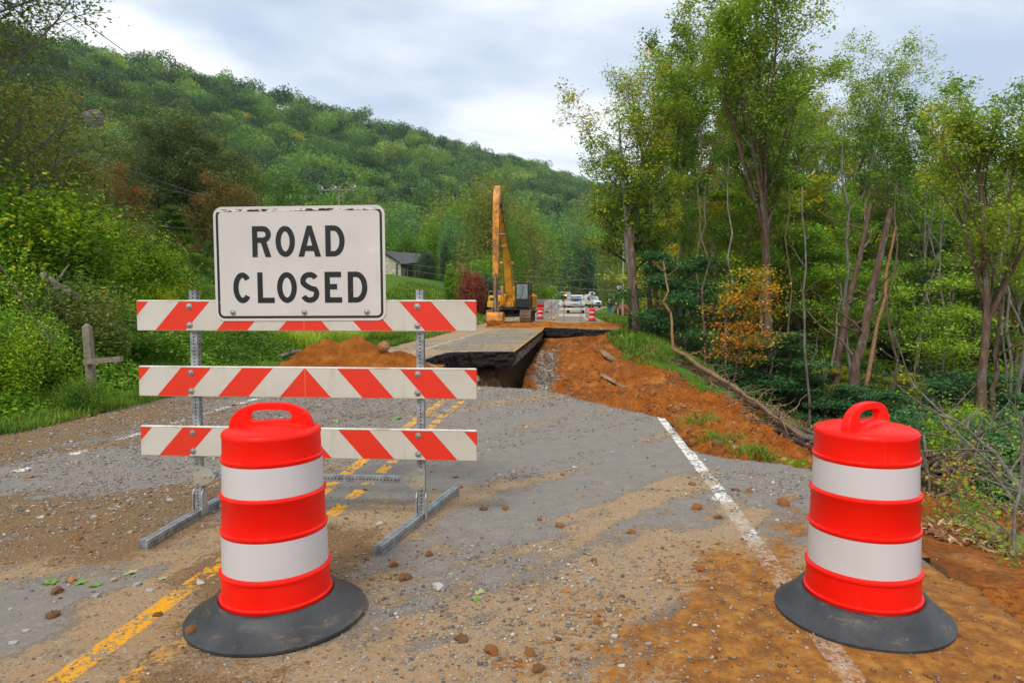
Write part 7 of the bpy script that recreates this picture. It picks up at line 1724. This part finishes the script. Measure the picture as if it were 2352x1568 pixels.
M_GRASS = leafmat('grass_green', [(0, (.020, .045, .005)), (.4, (.055, .105, .008)), (.75, (.10, .165, .012)), (1, (.20, .20, .03))], .35)
M_GRASSY = leafmat('grass_yellow', [(0, (.10, .16, .015)), (.4, (.22, .30, .03)), (.75, (.36, .40, .06)), (1, (.50, .46, .14))], .4)
# bank on the right
n = 70000; Yg = 13 * (75 / 13) ** (rs.rand(n) ** .9); Ug = rs.uniform(.1, 6.2, n); Xg = XR(Yg) + Ug
rimv = np.interp(Yg, [4, 8, 12, 16, 19, 21, 24, 28, 31, 34, 37, 39], [2.2, 2.8, 3.5, 3.6, 3.2, 2.4, 1.65, .85, .5, .35, .5, 1.2])
dens = np.where(Yg > 25, sst(3.6, 2.2, Ug - rimv), .12 * sst(1.3, .5, Ug - rimv)) * (fbm(Xg * .8, Yg * .8, 70, 3) > np.where(Yg > 25, .36, .47))
kp = (Ug > rimv - .25) & (rs.rand(n) < dens) & ~((Yg > 37) & (Ug < 1.3)); Xg, Yg = Xg[kp], Yg[kp]
blades('bank_grass', Xg, Yg, np.clip(.16 + Yg * .004, .16, .34), np.clip(Yg * .0011, .012, .05), M_GRASS, 'bright green grass on the bank right of the washout', 81, .9)
# clumps on the slide
pc = []
for (px, py, Y_, k, r_) in ((1612, 955, 13.5, 900, .55), (1590, 925, 15, 500, .45), (1640, 1005, 11.2, 380, .28), (1735, 1040, 9.6, 700, .33), (1760, 1045, 9.2, 700, .32), (1640, 935, 15.5, 700, .6), (1700, 990, 12.5, 250, .3)):
    p = W(px, py, Y_); pc.append(np.stack([p.x + rs.randn(k) * r_ * .5, Y_ + rs.randn(k) * r_ * .5], -1))
pc = np.concatenate(pc); pc = pc[rs.rand(len(pc)) < .28]; blades('slide_grass', pc[:, 0], pc[:, 1], .24, .014, M_GRASS, 'torn tufts of grass that slid down with the soil', 82, 1.5)
# left verge and the lawn edge
n = 90000; Yg = 6.5 * (70 / 6.5) ** (rs.rand(n) ** .85); Ug = -7.75 - np.abs(rs.randn(n)) * 1.4; Ug = np.where(Yg > 26, -7.7 - rs.rand(n) * 8, Ug); Xg = XR(Yg) + Ug
kp = (fbm(Xg * .7, Yg * .7, 73, 3) > .3) & (Xg > -Yg * .8 - .4); Xg, Yg = Xg[kp], Yg[kp]
blades('verge_grass', Xg, Yg, np.clip(.13 + .004 * Yg, .12, .26), np.clip(Yg * .0010, .009, .05), M_GRASS, 'green grass along the left verge of the road', 83, .8)
n = 16000; q = rs.rand(n); Yg = rs.uniform(18.5, 27, n); Xg = XR(Yg) - 8.6 - rs.rand(n) ** 1.2 * 3.2
kp = fbm(Xg * .5, Yg * .5, 74, 3) > .40; Xg, Yg = Xg[kp], Yg[kp]
blades('tall_grass', Xg, Yg, .85, .022, M_GRASSY, 'tall yellow-green grass behind the barricade', 84, 1.0)
# creeping plants at the foot of the left bank
n = 100000; Yg = 6.8 * (34 / 6.8) ** (rs.rand(n) ** .9); Ug = -8.35 - np.abs(rs.randn(n)) * 2.3; Xg = XR(Yg) + Ug; kp = (Xg > -Yg * .8 - .5) & (fbm(Xg * .9, Yg * .9, 75, 4) > .34); Xg, Yg, Ug = Xg[kp], Yg[kp], Ug[kp]
hgt = np.clip((-Ug - 8.2) * .45, 0.04, .75) * (.25 + 1.4 * fbm(Xg * 1.3, Yg * 1.3, 76, 4)) * rs.rand(len(Xg)) ** .4
C = np.stack([Xg, Yg, TZv(Xg, Yg) + hgt], -1); tn = np.clip(.0 + .75 * fbm(Xg * 1.1, Yg * 1.1, 77, 3) + .35 * (rs.rand(len(Xg)) - .3), 0, 1)
LV, LF, LT = leaves_np(C, .062, rs, tn, .7, .75); LV2 = LV
tag(link('ground_creepers', np_mesh('ground_creepers', LV, LF, M_LEAF_MID, attrs={'tint': LT})), 'low leafy creepers covering the foot of the left bank', 'ground cover', kind='stuff')
# leaf litter, low plants and twigs on the slope at the right
n = 26000; Yg = 4.5 * (48 / 4.5) ** rs.rand(n); Xg = XR(Yg) + 1.9 + rs.rand(n) * 26 * np.clip(Yg / 16, .22, 1); kp = (Xg < Yg * .8 + .5) & (fbm(Xg * 1.0, Yg * 1.0, 78, 3) > .42) & ((Xg - XR(Yg) > 3.4) | (Yg < 7)); Xg, Yg = Xg[kp], Yg[kp]
C = np.stack([Xg, Yg, TZv(Xg, Yg) + .05 + .28 * rs.rand(len(Xg)) ** 2 * np.clip(Yg / 12, .25, 2.4)], -1)
LV, LF, LT = leaves_np(C, .055, rs, np.clip(.15 + .9 * fbm(Xg * .6, Yg * .6, 79, 3) + .3 * (rs.rand(len(Xg)) - .5), 0, 1), .7, .6)
tag(link('forest_floor_plants', np_mesh('forest_floor_plants', LV, LF, M_LEAF_OLIVE, attrs={'tint': LT})), 'low plants on the slope below the road', 'undergrowth', kind='stuff')
n = 24000; Yg = 4.5 * (40 / 4.5) ** rs.rand(n); Xg = XR(Yg) + 1.5 + rs.rand(n) * 24 * np.clip(Yg / 16, .22, 1); kp = (Xg < Yg * .8 + .5) & ((Xg - XR(Yg) > 3.2) | (Yg < 7)); Xg, Yg = Xg[kp], Yg[kp]
C = np.stack([Xg, Yg, TZv(Xg, Yg) + .02], -1); LV, LF, LT = leaves_np(C, .10, rs, rs.rand(len(Xg)), .9, .3)
M_BROWNL = leafmat('brown_litter', [(0, (.05, .022, .010)), (.5, (.13, .055, .018)), (.8, (.22, .12, .05)), (1, (.30, .22, .13))], .1)
tag(link('brown_leaf_litter', np_mesh('brown_leaf_litter', LV, LF, M_BROWNL, attrs={'tint': LT})), 'brown leaf litter and bark scraps on the slope below the road', 'leaf litter', kind='stuff')

# ------------------------------------------------------------------ soil heap with boulder, and the log behind it
M_SOIL = NT('dug_soil'); t = M_SOIL; sn = t.noise(3.2, 9, .72)
c = t.ramp(sn, [(.3, (.17, .05, .010)), (.48, (.40, .12, .016)), (.62, (.54, .185, .026)), (.75, (.58, .27, .07))]); c = t.mix(t.ramp(t.noise(24, 5, .8), [(.34, .65), (.46, 0.0)]), c, (.09, .027, .006)); t.bump(t.noise(12, 9, .8), 1, .09); M_SOIL = t.done(c, .95, 0, .15)
ga = W(650, 838, 15.4); gb = W(955, 838, 15.4)
nx, nyy = 110, 70; gx = np.linspace(-2.2, 2.0, nx); gy = np.linspace(-1.5, 1.5, nyy); GX, GY = np.meshgrid(gx, gy)
def lobe(cx, cy, r, h): return h * np.clip(1 - np.hypot((GX - cx) / r, (GY - cy) / (r * .85)) ** 1.25, 0, 1)
HZ = np.maximum.reduce([lobe(-.62, 0, 1.15, .76), lobe(.10, .1, 1.25, .80), lobe(.85, -.05, 1.15, .50), lobe(-1.2, 0, .8, .34), lobe(1.4, 0, .75, .20)])
HZ = HZ + (HZ > .01) * ((fbm(GX * 2.2, GY * 2.2, 101, 5, .6) - .5) * .38 * sst(0, .25, HZ) - np.abs(fbm(GX * 6, GY * 6, 102, 4, .6) - .5) * .18) - .03
i_ = np.arange(nx * nyy).reshape(nyy, nx); Fh = np.stack([i_[:-1, :-1], i_[:-1, 1:], i_[1:, 1:], i_[1:, :-1]], -1).reshape(-1, 4)
cx_ = (ga.x + gb.x) / 2
hp = tag(link('soil_heap', np_mesh('soil_heap', np.stack([GX, GY, HZ * 1.0], -1).reshape(-1, 3), Fh, M_SOIL, smooth=True), loc=(cx_ + .02, 15.6, 0)), 'heap of reddish-brown soil dumped in the left lane behind the barricade', 'soil heap')
bo_ = W(880, 797, 15.3); o = link('boulder', rock_mesh('boulder', 33, simple('clay_caked_boulder', (.30, .13, .05), .85, var=.55, scale=3.5, dirt=(.45, .30, .18), dirt_amt=.3), 3, (1, .8, .95), .2), loc=(bo_.x, 15.35, bo_.z - .0)); o.scale = (.135,) * 3; tag(o, 'clay-caked boulder sitting on the right shoulder of the soil heap', 'boulder')
def log(name, label, a, b, r0, r1, mat, seed, n=8, wob=.08, cat='log', stubs=2):
    rs_ = np.random.RandomState(seed); a = np.array(a, float); b = np.array(b, float); root = a.copy()
    P = [(a + (b - a) * k / n - root) + rs_.randn(3) * wob * r0 * 4 * (0 < k < n) for k in range(n + 1)]
    m = MB(); m.tube(P, [r0 + (r1 - r0) * k / n for k in range(n + 1)], 9)
    for k in range(stubs):
        j = rs_.randint(1, n); d = Vector(rs_.randn(3)); d.z = abs(d.z) * .6; d.normalize(); m.tube([Vector(P[j]), Vector(P[j]) + d * r0 * (3 + 5 * rs_.rand())], [r0 * .4, r0 * .2], 6)
    return tag(m.build(name, mat, None, smooth=40, loc=tuple(root)), label, cat)
M_LOGP = barkmat('lichened_bark', (.07, .055, .04), (.17, .14, .11), (.34, .30, .25)); M_LOGR = simple('peeled_wood', (.22, .125, .065), .8, var=.45, scale=7, bump=.5)
a = W(555, 838, 17.2); b = W(690, 806, 16.6); log('log', 'pale fallen pole lying between the tall grass and the soil heap', a, b, .045, .06, M_LOGP, 1, cat='log')
# debris line on the rim: fallen trunks and branches
rim_px = [(1535, 820, 27.5), (1585, 850, 24.5), (1640, 885, 21.5), (1700, 915, 18.5), (1760, 950, 16.3), (1820, 985, 14.2), (1872, 1012, 12.9), (1930, 1050, 11.2)]
RP = []
for (px, py, Y_) in rim_px: p = W(px, py, Y_); RP.append(Vector((p.x, p.y, TZ(p.x, p.y) + .10)))
def seg(i0, i1, du=0, dz=0): a = RP[i0] + Vector((du, 0, dz)); b = RP[i1] + Vector((du, 0, dz)); return a, b
labs = ['long peeled trunk lying along the rim of the slide, upper stretch', 'long brown trunk along the rim of the slide, middle stretch', 'grey fallen trunk low on the rim, ending behind the right drum', 'thin fallen trunk just below the upper rim log', 'pale split branch on top of the rim debris', 'dark fallen limb under the rim debris', 'thin pale pole across the lower rim', 'bent branch poking up from the rim debris']
specs = [(0, 3, .1, .06, .085, .06, M_LOGR), (2, 5, .15, .02, .09, .07, M_BARK), (4, 7, .12, .05, .10, .07, M_LOGP), (2, 4, -.15, .02, .05, .04, M_LOGR), (3, 6, .0, .16, .045, .03, M_LOGR), (4, 7, -.12, .0, .06, .05, M_BARK_D), (5, 7, .25, .12, .035, .025, M_LOGP), (4, 6, .2, .20, .03, .015, M_LOGP)]
for k, (i0, i1, du, dz, r0, r1, mt_) in enumerate(specs):
    a, b = seg(i0, i1, du, dz); log('fallen_log', labs[k], a, b, r0, r1, mt_, 40 + k, wob=.09, cat='fallen tree', stubs=4)
# tangled twigs and roots along the rim
def tangle(name, label, centers, n, L, r, mat, seed, cat, updir=.2, loc=None):
    rs_ = np.random.RandomState(seed); paths = []
    base = np.array(centers[0], float)
    for k in range(n):
        c = np.array(centers[rs_.randint(len(centers))], float) - base + rs_.randn(3) * np.array([.25, .35, .06]); d = rs_.randn(3); d[2] = d[2] * .35 + updir; d /= np.linalg.norm(d)
        pp, rr, _ = grow(rs_, c, d, L * (.4 + .9 * rs_.rand()), r * (.5 + rs_.rand()), r * .2, 6, .35, -.05); paths.append((pp, rr, 4))
    V, Fc = tubes_np(paths, 4); o = link(name, np_mesh(name, V, Fc, mat, smooth=True), loc=tuple(base)); return tag(o, label, cat)
mids = [RP[i].lerp(RP[i + 1], f) for i in range(1, 7) for f in (0, .33, .66)]
o = tangle('brushwood', 'tangle of dry twigs heaped along the rim debris', mids, 150, 1.0, .018, M_LOGR, 60, 'brushwood', .15); o['kind'] = 'stuff'
for k, (px, py, Y_, lb) in enumerate(((1505, 850, 25, 'pale roots hanging from the cut edge of the grass bank'), (1535, 880, 22.5, 'exposed curling roots below the grass bank'), (1480, 840, 27, 'short roots under the overhanging turf'))):
    p = W(px, py, Y_); cs_ = [Vector((p.x + .2 * j, Y_ - .2 * j, TZ(p.x + .2 * j, Y_ - .2 * j) + .25)) for j in range(3)]
    tangle('exposed_roots', lb, cs_, 12, .9, .014, M_LOGR, 70 + k, 'roots', -.5)
# plates of broken asphalt and rocks on the slide
def plate(label, px, py, Y_, w, d, rx, ry_, rz__, yellow=False, s=1):
    p = W(px, py, Y_); rs_ = random.Random(int(px)); m = MB(); pl = [(w * x * (1 + .12 * rs_.uniform(-1, 1)), d * y * (1 + .12 * rs_.uniform(-1, 1))) for x, y in ((-.5, -.4), (-.1, -.5), (.45, -.45), (.5, .1), (.4, .5), (-.2, .48), (-.5, .3))]
    m.prism(pl, -.05, .05, 'z'); o = m.build('asphalt_slab', [simple('dusty_asphalt', (.34, .26, .17), .9, var=.3, scale=8, dirt=(.30, .12, .03), dirt_amt=.5)], None, loc=(p.x, Y_, TZ(p.x, Y_) + .07), rot=(rx, ry_, rz__)); tag(o, label, 'asphalt slab')
    if yellow:
        m = MB(); m.box(-.05 * w - .05, -.05 * w + .05, -.42 * d, .42 * d, .052, .056); m.build('painted_line', simple('worn_yellow_paint', (.80, .38, .02), .7, dirt=(.4, .3, .2), dirt_amt=.4), o)
plate('tilted slab of road surface bearing a yellow line, down in the slide', 1535, 948, 11.6, .55, 1.1, .15, .35, .75, True)
plate('tan broken slab beside the one with the yellow line', 1560, 965, 11.0, .6, .9, .2, .3, .6)
plate('broken slab in the middle of the orange slope', 1415, 832, 23, .9, 1.3, .2, .5, .5)
plate('small upper slab on the orange slope below the far edge', 1398, 795, 28, .7, .9, .3, .5, .3)
plate('thin dark slab lying at the near edge of the slide', 1680, 925 + 60, 11.5, .35, .5, .1, .2, .3)
for k, (px, py, Y_, s, lb) in enumerate(((1648, 1008, 10.4, .09, 'brown rock standing in the slide above the near pavement'), (1590, 985, 11.2, .09, 'orange boulder of clay near the broken slabs'), (1545, 890 + 40, 14.5, .07, 'rounded stone in the upper slide'), (1500, 900, 17, .11, 'clay boulder in the middle of the slide'), (1790, 1010, 11.5, .07, 'dark rock low on the slide behind the drum'), (1640, 905 + 50, 14, .07, 'grey stone half buried near the rim'))):
    p = W(px, py, Y_); o = link('rock', rock_mesh('rock', 600 + k, SM[3].materials[0] if k in (1, 3) else SM[4].materials[0], 2, (1, .8, 1.0), .3), loc=(p.x, Y_, TZ(p.x, Y_) + s * .45), rot=(0, 0, k * 1.3)); o.scale = (s, s, s); tag(o, lb, 'rock')
# leafy broken branches at the near edge
def leafy(label, a, b, r, seed, n=700, leaf=.07, mat=None, bark=None, subs=9, L=.8, up=.25):
    rs_ = np.random.RandomState(seed); a = np.array(a, float); b = np.array(b, float); d = b - a; ln = np.linalg.norm(d)
    t = thing('fallen_branch', label, 'branch', tuple(a)); paths = []; tips = []
    P, R_, _ = grow(rs_, (0, 0, 0), d / ln, ln, r, r * .3, 8, .10, 0); paths.append((P, R_, 6)); P = np.array(P)
    for k in range(subs):
        f = 1 + 6.8 * (k + .5) / subs; j = int(f); q = P[j] + (P[j + 1] - P[j]) * (f - j); dd = rs_.randn(3); dd[2] = abs(dd[2]) * .5 + up; dd = dd / np.linalg.norm(dd) + d / ln * .5
        p2, r2, _ = grow(rs_, q, dd, L * (.5 + .8 * rs_.rand()), r * .4, .004, 5, .22, -.04); paths.append((p2, r2, 4))
        for w in range(4):
            p3, r3, _ = grow(rs_, p2[1 + w], rs_.randn(3), L * .35, r * .15, .003, 3, .3, 0); paths.append((p3, r3, 3)); tips += [p3[1], p3[2], p3[3]]
        tips += [p2[3], p2[4], p2[5]]
    V, Fc = tubes_np(paths, 4); link('stem', np_mesh('stem', V, Fc, bark or M_LOGP, smooth=True), t)
    tips = np.array(tips); ci = rs_.randint(0, len(tips), n); C = tips[ci] + rs_.randn(n, 3) * .07
    LV, LF, LT = leaves_np(C, leaf, rs_, np.clip(.45 + .6 * (rs_.rand(n) - .5), 0, 1), .5, .65); link('foliage', np_mesh('foliage', LV, LF, mat or M_LEAF_MID, attrs={'tint': LT}), t); return t
def gp(px, py, Y_, dz=.05): p = W(px, py, Y_); return (p.x, Y_, TZ(p.x, Y_) + dz)
leafy('leafy branch with maple-like leaves at the pavement edge left of the right drum', gp(1822, 1075, 6.6, .02), gp(1770, 1030, 8.2, .3), .016, 1, 340, .10, subs=6, L=.45)
leafy('small leafy twig beside the drum at the broken pavement edge', gp(1850, 1075, 6.5, .0), gp(1838, 1030, 7.4, .3), .012, 2, 220, .09, subs=5, L=.35)
leafy('wilted green sprig lying at the white line by the broken edge', gp(1560, 1025, 7.4, .0), gp(1620, 1046, 6.9, .05), .010, 3, 130, .07, subs=4, L=.25, up=0)
leafy('long dark branch lying along the dirt edge right of the drum', gp(2500, 1390, 3.7, .05), gp(2120, 1160, 5.9, .18), .035, 4, 650, .036, M_LEAF_YG, M_LOGP, 12, .55)
leafy('grey fallen branch with yellowing leaves at the lower right edge', gp(2420, 1230, 4.6, .25), gp(2190, 1120, 7.2, .35), .028, 5, 420, .034, M_LEAF_YG, M_LOGP, 12, .8)
leafy('pale bare branch reaching left from the right edge of the picture', gp(2430, 1090, 7.0, .35), gp(2150, 1050, 9.5, .7), .030, 6, 200, .045, M_LEAF_YG, M_LOGP, 12, .9)
leafy('silvery fallen branch crossing the brush at the right edge', gp(2400, 1150, 6.0, .35), gp(2260, 990, 9.0, 1.3), .026, 7, 150, .04, M_LEAF_YG, M_LOGP, 12, .9)
leafy('upright bent twigs in the brush at the right edge', gp(2330, 1290, 4.5, .0), gp(2345, 1120, 5.4, .9), .014, 8, 160, .032, M_LEAF_LIME, M_LOGP, 10, .5)
leafy('low green brush of branches right of the drum at mid slope', gp(2180, 1180, 6.2, .05), gp(2260, 1120, 7.6, .4), .014, 9, 600, .038, M_LEAF_MID, M_LOGP, 12, .5)
leafy('dry curled branch beside the root ball behind the drum', gp(2150, 1060, 9.5, .1), gp(2230, 1030, 10.5, .7), .02, 10, 160, .06, M_LEAF_ORANGE, M_LOGR, 10, .7)
log('log', 'short charred log end on the slope right of the drum', gp(2232, 1165, 6.3, .12), gp(2262, 1172, 6.1, .12), .055, .055, M_BARK_D, 3, n=3, wob=.02, stubs=0)
log('log', 'reddish log lying across the slope at the right edge', gp(2260, 1100, 8.4, .12), gp(2400, 1120, 8.0, .14), .07, .06, M_LOGR, 4, n=4, wob=.05)
cs_ = [Vector(gp(2118 + 8 * j, 1035 + 6 * j, 11.5, .45)) for j in range(3)]; tangle('root_ball', 'upturned root ball just right of the drum top', cs_, 40, .9, .04, M_BARK, 90, 'root ball', .2)
# wooden cross-shaped post on the left bank
M_POSTW = simple('weathered_wood', (.20, .165, .12), .85, var=.35, scale=14, bump=.5)
p0 = G(214, 885); p0 = Vector((p0.x, 9.9, TZ(W(214, 885, 9.9).x, 9.9))); p0.x = W(214, 885, 9.9).x; zt = W(200, 750, 9.9)
t = thing('wooden_post', 'leaning weathered wooden cross-shaped post standing in the weeds on the left', 'post', p0)
dz = zt.z - p0.z; dx = zt.x - p0.x
m = MB(); m.bar((0, 0, -.1), (dx, 0, dz), .10, .10); c = Vector((dx, 0, dz)); m.loft([[c + Vector((a_ * .05, b_ * .05, -.01)) for a_, b_ in ((-1, -1), (1, -1), (1, 1), (-1, 1))], [c + Vector((a_ * .01, b_ * .01, .05)) for a_, b_ in ((-1, -1), (1, -1), (1, 1), (-1, 1))]]); m.build('upright', M_POSTW, t)
cz = p0.z; m = MB(); m.bar((W(203, 830, 9.9).x - p0.x, -.09, W(183, 830, 9.9).z - cz), (W(290, 822, 9.9).x - p0.x, -.12, W(290, 822, 9.9).z - cz), .075, .075); m.build('crossbar', M_POSTW, t)
# fallen dead logs in the left thicket
log('log', 'old grey log hanging in the left thicket, upper piece', W(100, 630, 12.5), W(182, 690, 12.2), .07, .055, M_LOGP, 11, cat='log')
log('log', 'dark rotten log end sticking out beside the top rail', W(275, 725, 14.5), W(330, 762, 14.0), .07, .06, M_BARK_D, 12, cat='log')
leafy('thin arching bare stem in the lower left thicket', W(0, 610, 9.5), W(130, 800, 9.8), .012, 21, 60, .05, M_LEAF_MID, M_LOGP, 5, .3)

put_bush('bush', GB[0], 'small leafy weed clump around the foot of the wooden post', 'bush', (p0.x + .12, 9.55, -.1), 1.0, (.30, .30, .34))

# ridge of orange soil dumped across the far end of the cut
nx, nyy = 120, 26; gx = np.linspace(-1.6, 7.0, nx); gy = np.linspace(-1.3, 1.3, nyy); GX, GY = np.meshgrid(gx, gy)
hh_ = (.10 + .26 * fbm(GX * .9, GY * .6, 121, 3)) * np.clip(1 - (GY / (.75 + .5 * fbm(GX * .8, GX * 0, 122, 3))) ** 2, 0, 1) * sst(-1.6, .4, GX) * sst(7.0, 6.2, GX)
hh_ = hh_ + (hh_ > .01) * (fbm(GX * 5, GY * 5, 123, 4, .6) - .5) * .14 - .012
i_ = np.arange(nx * nyy).reshape(nyy, nx); Fh = np.stack([i_[:-1, :-1], i_[:-1, 1:], i_[1:, 1:], i_[1:, :-1]], -1).reshape(-1, 4)
tag(link('soil_ridge', np_mesh('soil_ridge', np.stack([GX, GY - GX * .17, hh_], -1).reshape(-1, 3), Fh, M_SOIL, smooth=True), loc=(0, 41.6, .035)), 'low ridge of orange soil heaped across the road at the far end of the washout', 'soil heap')
# ------------------------------------------------------------------ thin air haze
hz_ = MB(); hz_.box(-520, 620, -45, 1300, -40, 190); t = NT('haze'); pv = t.n.new('ShaderNodeVolumePrincipled'); pv.inputs['Color'].default_value = (.80, .88, 1.0, 1); pv.inputs['Density'].default_value = .00016; pv.inputs['Anisotropy'].default_value = .2
t.n.remove(t.b); t.l.new(pv.outputs[0], t.out.inputs['Volume']); ho = hz_.build('haze', t.m); tag(ho, kind='stuff')
